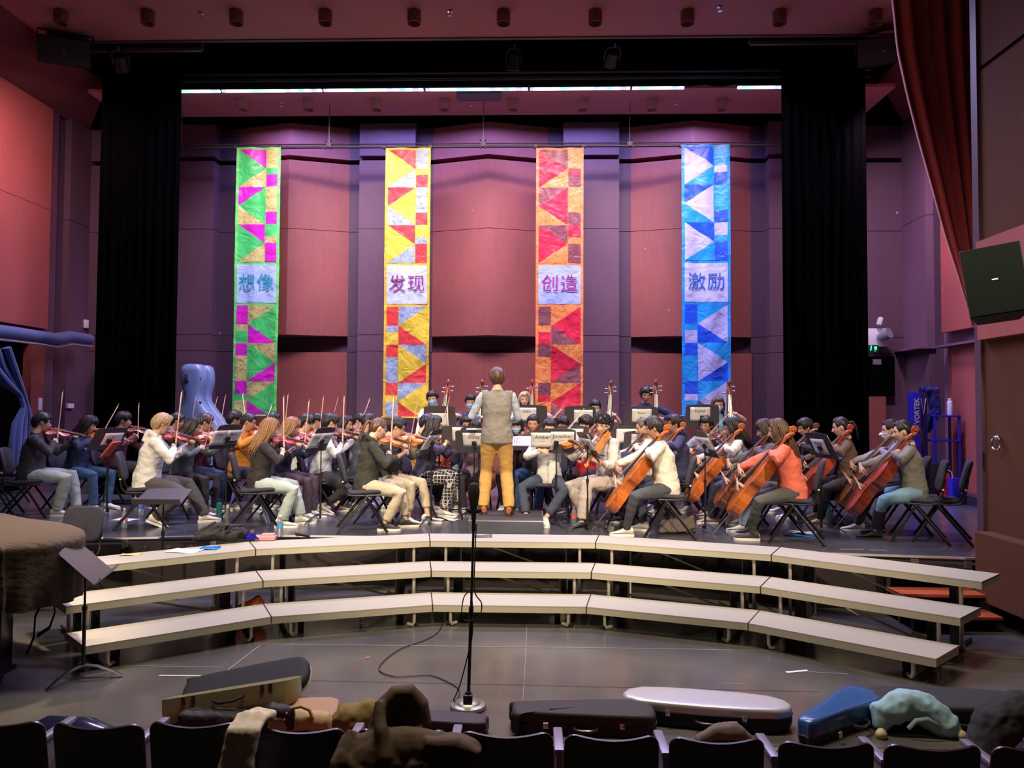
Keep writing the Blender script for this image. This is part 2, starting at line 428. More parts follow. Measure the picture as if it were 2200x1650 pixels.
side_panel(wr, 7.9, 1, YR(2062), YR(2046), ZS, zpl - .04, 0.14, M_REDWOOD, 'lower_panel')
b_ = MB(); b_.box((7.62, 11.0, ZS + .07), (0.30, 5.0, 0.14)); struct(b_.build('baseboard_right', mat('dark_base', (.03, .02, .045), .4)))
# rear doorway at the right end of the rear wall
dx0, dx1 = at_y(1874, 800, 14.2).x, at_y(1919, 800, 14.2).x
b_ = MB(); b_.box(((dx0 + dx1) / 2 - .2, 14.19, at_y(1890, 808, 14.2).z), (dx1 - dx0 + .4, 0.10, 0.74)); b_.build('door_recess', M_DARK, wall_back)
b_ = MB(); b_.box((at_y(1888, 878, 14.2).x - .1, 14.2, 1.48), (0.42, 0.10, 1.86)); b_.build('door_leaf', M_REDWOOD, wall_back)

# ------------------------------------------------------------------ ceilings
b_ = MB(); b_.prism([(-6.95, -3), (6.95, -3), (6.95, 11.5), (-6.95, 11.5)], 7.8, 7.9); ceil = struct(b_.build('ceiling', M_CEIL, smooth=False))
b_ = MB(); b_.box((0, 11.5, 7.86), (13.9, 0.06, 0.16)); b_.build('edge_trim', mat('ceiling_trim', (.10, .05, .05), .5), ceil)
for s in (-1, 1):
    b_ = MB(); b_.add([(s * 7.95, 7.6, 7.02), (s * 6.9, 7.6, 7.8), (s * 6.9, 13.1, 7.8), (s * 7.95, 14.3, 7.42), (s * 8.0, 7.6, 7.2), (s * 7.0, 7.6, 7.95), (s * 7.0, 13.1, 7.95), (s * 8.0, 14.3, 7.6)],
            [(0, 1, 2, 3), (4, 7, 6, 5), (0, 4, 5, 1), (1, 5, 6, 2), (2, 6, 7, 3), (3, 7, 4, 0)])
    fix_normals(struct(b_.build('ceiling_side', mat('dark_red_soffit', (0.16, 0.045, 0.045), .7), smooth=False)))
b_ = MB(); b_.prism([(-7.0, 12.7), (7.0, 12.7), (7.0, 13.82), (-7.0, 13.82)], 7.5, 7.56); struct(b_.build('ceiling_rear', mat('lit_ceiling_paint', (.52, .23, .25), .75), smooth=False))  # rear ceiling colour lightened to hold the LED glow on it
b_ = MB(); b_.box((0, 13.2, 10.2), (17, 6, .1)); b_.box((0, 15.2, 8.8), (17, .1, 3)); struct(b_.build('ceiling_loft', M_DARK, smooth=False))
b_ = MB(); b_.box((-8.5, 13.2, 8.9), (.1, 4, 3)); b_.box((8.5, 13.2, 8.9), (.1, 4, 3)); struct(b_.build('wall_loft', M_DARK, smooth=False))

# ------------------------------------------------------------------ proscenium side walls
for s, nm in ((1, 'wall_proscenium_right'), (-1, 'wall_proscenium_left')):
    b_ = MB(); b_.box((s * 6.7, 3.2, 4.1), (3.0, 8.3, 7.5)); pw = struct(b_.build(nm, M_BROWN, smooth=False))
    b_ = MB(); b_.box((s * 6.7, 3.2, -.1), (2.96, 8.2, .9)); b_.build('plinth', M_DARK, pw, smooth=False)
    b_ = MB(); b_.box((s * 5.16, 4.2, .52), (0.22, 6.1, .64), bev=.01); b_.build('ledge', M_BROWN, pw, smooth=False)
    b_ = MB(); b_.box((s * 6.7, 7.36, 4.1), (3.06, 0.10, 7.4)); b_.build('jamb', mat('jamb_paint', (.08, .04, .07), .5), pw, smooth=False)
    if s == 1:
        y0 = at_x(2116, 600, 5.2).y; zt = at_x(2116, 520, 5.2).z; zb = at_x(2116, 731, 5.2).z
        b_ = MB(); b_.box((5.17, y0 / 2 + 2.0, (zt + zb) / 2), (0.10, y0 - 4.0, zt - zb)); b_.build('pink_panel', M_PINK, pw, smooth=False)
        b_ = MB(); zz = at_x(2100, 153, 5.2).z; b_.box((5.193, 3.5, zz), (0.02, 7.6, .015)); b_.build('seam', M_DARK, pw, smooth=False)
        p = at_x(2150, 940, 5.2)
        hm = mat('chrome', (.75, .75, .78), .18, 1.0)
        t = MB(); t.ball((5.17, p.y, p.z), (.03, .02, .02)); t.tube([(5.155, p.y + .065 * math.sin(q * PI / 8), p.z - .05 + .065 * math.cos(q * PI / 8)) for q in range(16)], .009, 6, closed=True)
        t.build('ring_handle', hm, pw)
struct(MB().box((0, -3.05, 3.5), (15.8, .1, 9)).build('wall_rear_stalls', M_DARK))
# ------------------------------------------------------------------ black stage drapes
def drape(name, x0, x1, y, z0, z1, m_, label, cat, folds=9, amp=0.03, hem=None, nv=12):
    b_ = MB()
    b_.grid(lambda u, v: (x0 + (x1 - x0) * u, y + amp * math.sin(u * folds * 2 * PI + v * .6) + .4 * amp * math.sin(u * folds * 5 + 2 * v), z0 + (z1 - z0) * v), folds * 10, nv)
    o = b_.build(name, m_, solid=0.006); tag(o, label, cat); return o
ll = at_y(201, 878, 12.0).x; lr = at_y(375, 878, 12.0).x
drape('black_leg_curtain', ll, lr, 12.0, ZS + .01, 8.6, M_BLACK, 'tall black leg curtain hanging left of the green banner', 'curtain')
rl = at_y(1685, 878, 12.0).x; rr_ = at_y(1868, 878, 12.0).x
drape('black_leg_curtain', rl, rr_, 12.0, ZS + .01, 8.6, M_BLACK, 'tall black leg curtain hanging right of the blue banner', 'curtain')
zt = at_y(1030, 186, 12.5).z
drape('black_teaser_curtain', -6.6, 6.6, 12.52, zt, 9.6, M_BLACK, 'wide black teaser curtain hung above the LED bars', 'curtain', folds=24, amp=.03, nv=3)
# proscenium: red house curtain, tied back
redv = mat('red_velvet', (0.42, 0.020, 0.012), 0.8, sheen=0.6, bump=0.3, scale=(30, 30, 2), ns=2)
prof = [(0, 1920, 1990), (100, 1929, 2010), (200, 1950, 2040), (300, 1975, 2056), (400, 2003, 2075), (500, 2030, 2086), (600, 2062, 2097), (700, 2091, 2104)]
def house(u, v):
    q = v * (len(prof) - 1); i = min(int(q), len(prof) - 2); f = q - i
    py = prof[i][0] * (1 - f) + prof[i + 1][0] * f; pa = prof[i][1] * (1 - f) + prof[i + 1][1] * f
    a = at_y(pa, py, 8.2); wd = (5.75 + .0 * v) - a.x
    return (a.x + wd * u, 8.2 + (0.09 * (1 - v) + .03) * math.sin(u * 34) * (0.6 + .4 * math.cos(u * 9)), a.z)
b_ = MB()
b_.grid(lambda u, v: house(u, v) if v > .0 else (house(u, 0)[0] - .12 * (1 - u), house(u, 0)[1], 7.7), 90, 26)
tag(b_.build('house_curtain', redv, solid=.01), 'dark red velvet house curtain tied back beside the right proscenium wall', 'curtain')
# ------------------------------------------------------------------ banners
def satin(name, col, var=0.0, pat=False):
    m = bpy.data.materials.new(name); m.use_nodes = True; nt = m.node_tree; N = nt.nodes; L = nt.links; b = N['Principled BSDF']; col = [c * .80 for c in col]
    b.inputs['Roughness'].default_value = 0.42; b.inputs['Sheen Weight'].default_value = .25
    tc = N.new('ShaderNodeTexCoord')
    n = N.new('ShaderNodeTexNoise'); n.inputs['Scale'].default_value = 5; n.inputs['Detail'].default_value = 3; n.inputs['Distortion'].default_value = 1.2
    L.new(tc.outputs['Object'], n.inputs['Vector'])
    bp = N.new('ShaderNodeBump'); bp.inputs['Strength'].default_value = .55; bp.inputs['Distance'].default_value = .04
    L.new(n.outputs[0], bp.inputs['Height']); L.new(bp.outputs[0], b.inputs['Normal'])
    if pat:
        v = N.new('ShaderNodeTexVoronoi'); v.inputs['Scale'].default_value = 16; L.new(tc.outputs['Object'], v.inputs['Vector'])
        mx = N.new('ShaderNodeMix'); mx.data_type = 'RGBA'; mx.inputs['A'].default_value = (*[c * .62 for c in col], 1); mx.inputs['B'].default_value = (*col, 1)
        rp = N.new('ShaderNodeMapRange'); rp.inputs['From Min'].default_value = .15; rp.inputs['From Max'].default_value = .4
        L.new(v.outputs['Distance'], rp.inputs['Value']); L.new(rp.outputs[0], mx.inputs['Factor']); L.new(mx.outputs['Result'], b.inputs['Base Color'])
    else: b.inputs['Base Color'].default_value = (*col, 1)
    return m
def poly_banner(name, pxc, pyt, pyb, wpx, mats, text, tcol, label, Y=13.2):
    """mats: edge, A, B, C, panel"""
    c0 = at_y(pxc, 600, Y); ztop = at_y(pxc, pyt, Y).z; zbot = at_y(pxc, pyb, Y).z; W = wpx / FPX * (Y - .1) ; H = ztop - zbot
    kz = H / 577.0                                   # metres per photographed row of the hung cloth
    def zz(r): return ztop - (r - 318.0) * kz
    polys = []
    def P(mi, pts): polys.append((mi, pts))
    xl, xs, xr = -.44 * W, .165 * W, .44 * W
    xl2, xs2, xr2 = -.44 * W, -.17 * W, .44 * W
    ch = 81.1
    def z_u(c): return zz(322.7 + c * ch)
    def z_d(c): return max(zz(659.5 + c * ch), zz(892.5))
    A, B, Cc = 1, 2, 3
    for i in range(3):
        t, mid, bt = z_u(i), z_u(i + .5), z_u(i + 1)
        if i != 1:
            P(B, [(xl, t), (xs, t), (xs, mid)]); P(A, [(xl, t), (xs, mid), (xl, bt)]); P(Cc, [(xl, bt), (xs, mid), (xs, bt)])
        else:
            P(B, [(xl, t), (xs, t), (xl, mid)]); P(A, [(xs, t), (xs, bt), (xl, mid)]); P(Cc, [(xl, mid), (xs, bt), (xl, bt)])
    for (a, b_, c) in ((0, .5, Cc), (.5, .67, A), (.67, 1, B), (1, 1.67, Cc), (1.67, 2, B), (2, 2.33, A), (2.33, 2.5, Cc), (2.5, 3, B)):
        P(c, [(xs + .012, z_u(a)), (xr, z_u(a)), (xr, z_u(b_)), (xs + .012, z_u(b_))])
    for i in range(3):
        t, mid, bt = z_d(i), z_d(i + .5), z_d(i + 1)
        if i == 0:
            P(Cc, [(xs2, t), (xr2, t), (xs2, mid)]); P(A, [(xr2, t), (xr2, bt), (xs2, mid)]); P(B, [(xs2, mid), (xr2, bt), (xs2, bt)])
        elif i == 1:
            P(Cc, [(xs2, t), (xr2, t), (xr2, mid)]); P(A, [(xs2, t), (xr2, mid), (xs2, bt)]); P(B, [(xs2, bt), (xr2, mid), (xr2, bt)])
        else:
            P(Cc, [(xs2, t), (xr2, t), (xs2, mid)]); q = (bt - mid) / (z_d(2) * 2 - mid * 2 - 0.0001)
            full = mid - (t - mid); f = (mid - bt) / (mid - full)
            xe = xs2 + (xr2 - xs2) * f
            P(A, [(xr2, t), (xr2, bt), (xe, bt), (xs2, mid)]); P(B, [(xs2, mid), (xe, bt), (xs2, bt)])
    for (a, b_, c) in ((0, .5, B), (.5, .67, Cc), (.67, 1, A), (1, 1.33, B), (1.33, 2, Cc), (2, 2.33, B), (2.33, 2.5, A), (2.5, 3, Cc)):
        P(c, [(xl2, z_d(a)), (xs2 - .012, z_d(a)), (xs2 - .012, z_d(b_)), (xl2, z_d(b_))])
    P(4, [(-.445 * W, zz(571.5)), (.445 * W, zz(571.5)), (.445 * W, zz(654)), (-.445 * W, zz(654))])
    bm = bmesh.new()
    def addp(mi, pts, dy):
        vs = [bm.verts.new((x, -dy, z)) for x, z in pts]; f = bm.faces.new(vs); f.material_index = mi
        f.normal_update()
        if f.normal.y > 0: f.normal_flip()
    addp(0, [(-W / 2, ztop), (W / 2, ztop), (W / 2, zbot), (-W / 2, zbot)], 0)
    for mi, pts in polys: addp(mi, pts, .004)
    geo = lambda: bm.verts[:] + bm.edges[:] + bm.faces[:]
    for k in range(1, 22): bmesh.ops.bisect_plane(bm, geom=geo(), plane_co=(-W / 2 + W * k / 22, 0, 0), plane_no=(1, 0, 0))
    for k in range(1, 80): bmesh.ops.bisect_plane(bm, geom=geo(), plane_co=(0, 0, zbot + H * k / 80), plane_no=(0, 0, 1))
    sd = pxc * .37
    def wave(x, z):
        v = (z - zbot) / H
        return (.016 * math.sin(x * 17 + sd + .5 * z) * (.45 + .55 * v) + .010 * math.sin(x * 9 - z * 1.4 + sd)
                + .028 * (noise.noise(Vector((x * 4 + sd, z * 2.1, 0)))) * (1.25 - v) + .012 * noise.noise(Vector((x * 11 + sd, z * 9, 3))))
    for v in bm.verts: v.co.y += wave(v.co.x, v.co.z)
    me = bpy.data.meshes.new(name); bm.to_mesh(me); bm.free()
    for x in mats: me.materials.append(x)
    me.polygons.foreach_set('use_smooth', [True] * len(me.polygons))
    o = bpy.data.objects.new(name, me); C.objects.link(o); o.location = (c0.x, Y - .035, 0)
    tag(o, label, 'banner')
    tb = MB(); text_bm(tb, text, .325, Matrix.Identity(4), spacing=1.08, bold=.0)
    zc_ = zz(613)
    tb.v = [(x * 1.0, -.020 + wave(x, zc_ + y) , zc_ + y) for (x, y, z) in tb.v]
    tb.build('lettering', tcol, o, smooth=False)
    rb = MB(); rb.cyl((-W / 2 - .03, 0, zbot), (W / 2 + .03, 0, zbot), .014, 8); rb.build('weight_rod', mats[0], o)
    return o
LB = (0.42, 0.60, 0.92)
poly_banner('banner', 553, 318, 893, 98, [satin('b_green_edge', (.13, .80, .14)), satin('b_green', (.05, .62, .13)), satin('b_magenta', (.72, .0, .55)), satin('b_olive', (.58, .55, .18), pat=True), satin('b_paleblue', LB)],
            '想像', mat('teal_ink', (.0, .33, .42), .6), 'green and magenta patchwork banner, leftmost of the four hanging banners')
poly_banner('banner', 875, 319, 897, 99, [satin('b_gold_edge', (.84, .60, .03)), satin('b_yellow', (.85, .68, .05)), satin('b_red', (.80, .05, .05)), satin('b_silverblue', (.36, .50, .66), pat=True), satin('b_paleblue2', (.60, .75, .90))],
            '发现', mat('plum_ink', (.26, .02, .18), .6), 'yellow, red and silver patchwork banner hanging left of the conductor')
poly_banner('banner', 1202, 319, 897, 103, [satin('b_orange_edge', (.90, .27, .07)), satin('b_crimson', (.70, .01, .05)), satin('b_brown', (.24, .07, .09), pat=True), satin('b_orange', (.85, .30, .07), pat=True), satin('b_paleblue3', (.40, .53, .92))],
            '创造', mat('wine_ink', (.33, .0, .16), .6), 'orange and crimson patchwork banner hanging right of the conductor')
poly_banner('banner', 1516, 312, 894, 104, [satin('b_sky_edge', (.0, .32, .92)), satin('b_lavender', (.46, .50, .90)), satin('b_blue', (.0, .09, .85)), satin('b_sky', (.0, .34, .88)), satin('b_lavender2', (.52, .58, .93))],
            '激励', mat('blue_ink', (.0, .10, .45), .6), 'blue and lavender patchwork banner, rightmost of the four hanging banners')

steel = mat('dull_steel_pipe', (0.07, 0.07, 0.09), 0.5, 0.6)
dsteel = mat('black_steel_pipe', (0.035, 0.033, 0.036), 0.45, 0.5)
zp = at_y(1030, 315, 13.24).z
bp_ = thing('banner_batten', 'long thin steel pipe that carries the four banners', 'pipe', (0, 13.24, zp))
b_ = MB(); b_.cyl((-6.3, 0, 0), (6.3, 0, 0), .024, 10); b_.cyl((-6.3, .0, .055), (6.3, 0, .055), .012, 8); b_.build('pipe', steel, bp_)
for px in (390, 707, 1038, 1353):
    x = at_y(px, 300, 13.24).x
    t = MB(); t.cyl((x, 0, .05), (x, 0, 7.5 - zp), .008, 6); t.build('hanger_rod', mat('bright_rod', (.22, .21, .25), .4, .6), bp_)
    t = MB(); t.box((x, 0, .03), (.10, .07, .09), bev=.01)
    for a in (-.045, .045):
        for c in (-.04, .1): t.ball((x + a, -.05, c), .018, 8, 6)
    t.build('clamp', steel, bp_)
for bx, w_ in ((553, 98), (875, 99), (1202, 103), (1516, 104)):
    for s in (-1, 1):
        x = at_y(bx + s * w_ / 2, 315, 13.22).x
        t = MB(); t.box((x, -.02, -.01), (.07, .05, .07), bev=.008); t.build('banner_clip', dsteel, bp_)

# ------------------------------------------------------------------ LED bars
def led_mat():
    m = bpy.data.materials.new('led_diodes'); m.use_nodes = True; nt = m.node_tree; N = nt.nodes; L = nt.links
    b = N['Principled BSDF']; tc = N.new('ShaderNodeTexCoord'); sx = N.new('ShaderNodeSeparateXYZ'); L.new(tc.outputs['Object'], sx.inputs[0])
    ml = N.new('ShaderNodeMath'); ml.operation = 'MULTIPLY'; ml.inputs[1].default_value = 9.0; L.new(sx.outputs[0], ml.inputs[0])
    n = N.new('ShaderNodeTexWhiteNoise'); n.noise_dimensions = '1D'; fl = N.new('ShaderNodeMath'); fl.operation = 'FLOOR'; L.new(ml.outputs[0], fl.inputs[0]); L.new(fl.outputs[0], n.inputs['W'])
    cr = N.new('ShaderNodeValToRGB'); e = cr.color_ramp.elements; e[0].position = 0; e[0].color = (.15, .95, .75, 1); e[1].position = .9; e[1].color = (.25, .3, 1, 1)
    x = e.new(.35); x.color = (.75, 1, 1, 1); x = e.new(.6); x.color = (.9, .85, 1, 1)
    L.new(n.outputs['Value'], cr.inputs[0]); L.new(cr.outputs[0], b.inputs['Emission Color']); b.inputs['Emission Strength'].default_value = 2.4
    return m
LEDM = led_mat()
zl = at_y(1030, 193, 12.36).z
segs = [(378, 475), (476, 693), (694, 911), (913, 1135), (1137, 1355), (1357, 1471), (1583, 1684)]
names = ['glowing LED batten at the left end, nearest the left black curtain', 'glowing LED batten above the green banner', 'glowing LED batten above the yellow banner',
         'glowing LED batten directly above the conductor', 'glowing LED batten above the orange banner', 'short glowing LED batten left of the unlit gap', 'lone glowing LED batten at the right end, past the unlit gap']
for (a, b), nm in zip(segs, names):
    xa, xb = at_y(a, 193, 12.36).x, at_y(b, 193, 12.36).x
    t = thing('led_bar', nm, 'stage light', ((xa + xb) / 2, 12.36, zl), group='LED bars in one line over the stage')
    h = (xb - xa) / 2 - .012
    m_ = MB(); m_.box((0, .01, .045), (2 * h, .09, .05), bev=.01); m_.build('housing', dsteel, t)
    m_ = MB(); m_.box((0, -.005, .006), (2 * h, .06, .028)); m_.build('lens', LEDM, t, smooth=False)
    for q in (h - .06, .06 - h): m_ = MB(); m_.box((q, .03, .13), (.03, .03, .13)); m_.build('bracket', dsteel, t)
tag(MB().cyl((-6.2, 12.39, zl + .225), (6.2, 12.39, zl + .225), .024).build('lighting_batten', dsteel), 'black pipe carrying the LED battens', 'pipe')
tag(MB().box((at_y(1030, 205, 12.9).x, 12.9, 7.47), (.78, .35, .05), bev=.01).build('ceiling_grille', mat('grey_grille', (.12, .12, .2), .5)), 'flat grey grille on the rear ceiling above the conductor', 'vent')

# pipes and fixtures in the fly slot
for (py, y, r_, nm) in ((74, 11.75, .02, 'front pipe of the fly slot under the near ceiling edge'), (83, 11.9, .012, 'thin cable pipe below the front fly pipe'),
                        (156, 12.3, .022, 'rear pipe of the fly slot above the LED battens'), (171, 12.3, .013, 'thin pipe just above the LED battens')):
    z = at_y(1030, py, y).z
    tag(MB().cyl((-6.4, y, z), (6.4, y, z), r_).build('fly_pipe', steel), nm, 'pipe')
def rail(p0, p1, name):
    a = at_y(*p0, 11.62); b = at_y(*p1, 11.62)
    t = MB(); h = .16
    for dz in (0, h): t.box(((a.x + b.x) / 2, 11.62, (a.z + b.z) / 2 + dz), (abs(b.x - a.x), .05, .05))
    for x in (a.x, b.x): t.box((x, 11.62, (a.z + b.z) / 2 + h / 2), (.05, .05, h))
    tag(t.build('rail_frame', mat('rail_grey', (.10, .09, .085), .5, .4)), name, 'rail')
rail((190, 108), (433, 108), 'grey rail frame beside the hanging speaker at upper left'); rail((1612, 92), (1866, 92), 'grey rail frame beside the hanging speaker at upper right')
def fixture(px, py, y, label, rx):
    p = at_y(px, py, y); t = thing('stage_lantern', label, 'stage light', tuple(p)); t.rotation_euler = (R(rx), 0, R(10))
    m_ = MB(); m_.lathe([(.03, .16), (.09, .13), (.10, 0), (.115, -.1), (.10, -.11), (.095, 0)], 14); m_.build('body', dsteel, t)
    m_ = MB(); m_.lathe([(.0, -.06), (.09, -.06)], 14, cap=False); m_.build('lens', mat('dark_glass', (.08, .08, .2), .1), t)
    m_ = MB(); m_.tube([(-.12, 0, 0), (-.13, 0, .14), (-.08, 0, .22), (.08, 0, .22), (.13, 0, .14), (.12, 0, 0)], .012, 6); m_.cyl((0, 0, .22), (0, 0, .3), .02); m_.build('yoke', steel, t)
fixture(1103, 137, 12.05, 'dark round stage lantern hanging above the conductor', 25); fixture(1313, 128, 12.05, 'dark stage lantern hanging above the orange banner', 60)
fixture(262, 140, 11.7, 'dark stage lantern under the left rail frame', 40)

# ceiling downlights and sprinklers
canm = mat('plum_can', (.20, .075, .05), .6, var=.1); canm2 = mat('lit_rose_can', (.60, .27, .32), .6)  # rear can colour raised to rose to hold the pink light there
def can(name_px, py, z, label, m_, r_, h_, grp):
    p = at_z(name_px, py, z)
    t = thing('downlight', label, 'ceiling light', (p.x, p.y, z), group=grp)
    k = MB(); k.lathe([(r_ * .96, 0), (r_, -.01), (r_, -h_), (r_ * .9, -h_), (r_ * .88, -.06)], 20); k.build('housing', m_, t)
    k = MB(); k.lathe([(0, -h_ * .45), (r_ * .87, -h_ * .45)], 16, cap=False); k.build('lamp_face', mat('dark_lamp', (.05, .02, .02), .4), t)
order = ['first', 'second', 'third', 'fourth', 'fifth', 'sixth', 'seventh', 'eighth', 'ninth']
for i, px in enumerate((131, 318, 508, 699, 890, 1082, 1279, 1477, 1675, 1880)):
    can(px, 24, 7.8, 'brown ceiling downlight in the near row, %s from the left' % (order + ['tenth'])[i], canm, .10, .19, 'near row of ceiling downlights')
for i, px in enumerate((374, 521, 663, 809, 955, 1102, 1252, 1400, 1551)):
    can(px, 214, 7.5, 'pink lit ceiling downlight in the row behind the LED bars, %s from the left' % order[i], canm2, .10, .19, 'rear row of ceiling downlights')
sp = mat('sprinkler_chrome', (.7, .68, .7), .2, 1)
for px, py, z, nm in ((432, 28, 7.8, 'ceiling sprinkler near the upper left downlights'), (967, 24, 7.8, 'ceiling sprinkler between the middle near downlights'), (1547, 14, 7.8, 'ceiling sprinkler near the upper right downlights'),
                      (604, 220, 7.5, 'small ceiling sprinkler above the green banner'), (1013, 219, 7.5, 'small ceiling sprinkler behind the conductor position'), (1453, 216, 7.5, 'small ceiling sprinkler near the blue banner')):
    p = at_z(px, py, z); k = MB(); k.lathe([(.045, 0), (.04, -.015), (.012, -.02), (.012, -.06), (.03, -.065), (.03, -.07)], 12)
    o = k.build('sprinkler', sp, loc=(p.x, p.y, z)); tag(o, nm, 'sprinkler', 'ceiling sprinklers')

# hanging loudspeakers
spk = mat('speaker_black', (.018, .018, .021), .75)
def hang_speaker(px, py, y, rz, label, z_c):
    p = at_y(px, py, y); t = thing('hanging_speaker', label, 'loudspeaker', tuple(p)); t.rotation_euler = (R(22), R(0), rz)
    k = MB(); k.prism([(-.36, -.22), (.36, -.22), (.28, .24), (-.28, .24)], -.2, .2); fix_normals(k.build('cabinet', spk, t, smooth=False))
    k = MB(); k.box((0, -.226, 0), (.68, .012, .37), bev=.004); k.build('grille', mat('speaker_grille', (.03, .03, .036), .5), t)
    k = MB(); k.box((.0, -.235, -.02), (.03, .006, .02)); k.build('badge', mat('badge_silver', (.5, .5, .5), .3, .8), t)
    k = MB(); k.tube([(-.38, 0, 0), (-.38, 0, .28), (.38, 0, .28), (.38, 0, 0)], .018, 6); k.cyl((0, 0, .28), (0, 0, .5), .02); k.build('bracket', dsteel, t)
hang_speaker(143, 112, 11.3, R(24), 'black loudspeaker hanging under the ceiling at upper left', 0)
hang_speaker(1898, 108, 11.3, R(-24), 'black loudspeaker hanging under the ceiling at upper right', 0)
# near speaker on the right proscenium
p = at_y(2163, 612, 5.9)
t = thing('wall_speaker', 'large black loudspeaker mounted on the pink panel of the right proscenium wall', 'loudspeaker', (p.x - .10, p.y, p.z)); t.rotation_euler = (R(-6), R(-7), R(-28))
k = MB(); k.prism([(-.20, -.16), (.20, -.16), (.14, .16), (-.14, .16)], -.27, .27); fix_normals(k.build('cabinet', spk, t, smooth=False))
k = MB(); k.box((0, -.166, 0), (.385, .012, .53), bev=.004); k.build('grille', mat('near_speaker_grille', (.006, .009, .008), .9, spec=.1), t)
k = MB(); k.box((.0, -.175, 0), (.04, .004, .009)); k.build('badge', mat('badge_white', (.9, .9, .9), .4), t)
k = MB(); k.cyl((.0, .14, 0), (.16, .34, 0), .03); k.box((.0, 0, .275), (.15, .2, .012)); k.build('bracket', mat('grey_bracket', (.4, .42, .4), .5), t)
# ------------------------------------------------------------------ string instruments
def varnish(name, col, dark=0.55):
    m = bpy.data.materials.new(name); m.use_nodes = True; nt = m.node_tree; N = nt.nodes; L = nt.links; b = N['Principled BSDF']
    b.inputs['Roughness'].default_value = .28; b.inputs['Coat Weight'].default_value = .6; b.inputs['Coat Roughness'].default_value = .1
    tc = N.new('ShaderNodeTexCoord'); mp = N.new('ShaderNodeMapping'); mp.inputs['Scale'].default_value = (60, 4, 60)
    n = N.new('ShaderNodeTexNoise'); n.inputs['Scale'].default_value = 1.3; n.inputs['Detail'].default_value = 4
    L.new(tc.outputs['Object'], mp.inputs[0]); L.new(mp.outputs[0], n.inputs['Vector'])
    mx = N.new('ShaderNodeMix'); mx.data_type = 'RGBA'; mx.inputs['A'].default_value = (*[c * dark for c in col], 1); mx.inputs['B'].default_value = (*[min(1, c * 1.3) for c in col], 1)
    L.new(n.outputs[0], mx.inputs['Factor']); L.new(mx.outputs['Result'], b.inputs['Base Color'])
    return m
VARN = {'orange': varnish('varnish_orange', (.50, .12, .015)), 'red': varnish('varnish_red', (.36, .045, .015)),
        'amber': varnish('varnish_amber', (.62, .19, .02)), 'brown': varnish('varnish_brown', (.17, .05, .015))}
EBONY = mat('ebony', (.018, .015, .015), .35, coat=.3)
STR = mat('string_metal', (.6, .6, .6), .3, .9)
BONE = mat('pale_maple', (.62, .42, .22), .45)
FH = mat('f_hole_black', (.004, .002, .002), .9)
OUT = [(0, .02), (.01, .35), (.04, .66), (.09, .87), (.15, .97), (.21, 1), (.27, .97), (.32, .90), (.352, .86), (.365, .74), (.40, .62), (.45, .55), (.50, .535),
       (.55, .55), (.60, .61), (.635, .74), (.65, .76), (.70, .80), (.76, .82), (.83, .80), (.89, .71), (.94, .54), (.98, .30), (1, .10)]
OUTB = OUT[:15] + [(.635, .70), (.65, .73), (.70, .765), (.76, .75), (.82, .64), (.87, .48), (.92, .32), (.965, .19), (1, .10)]
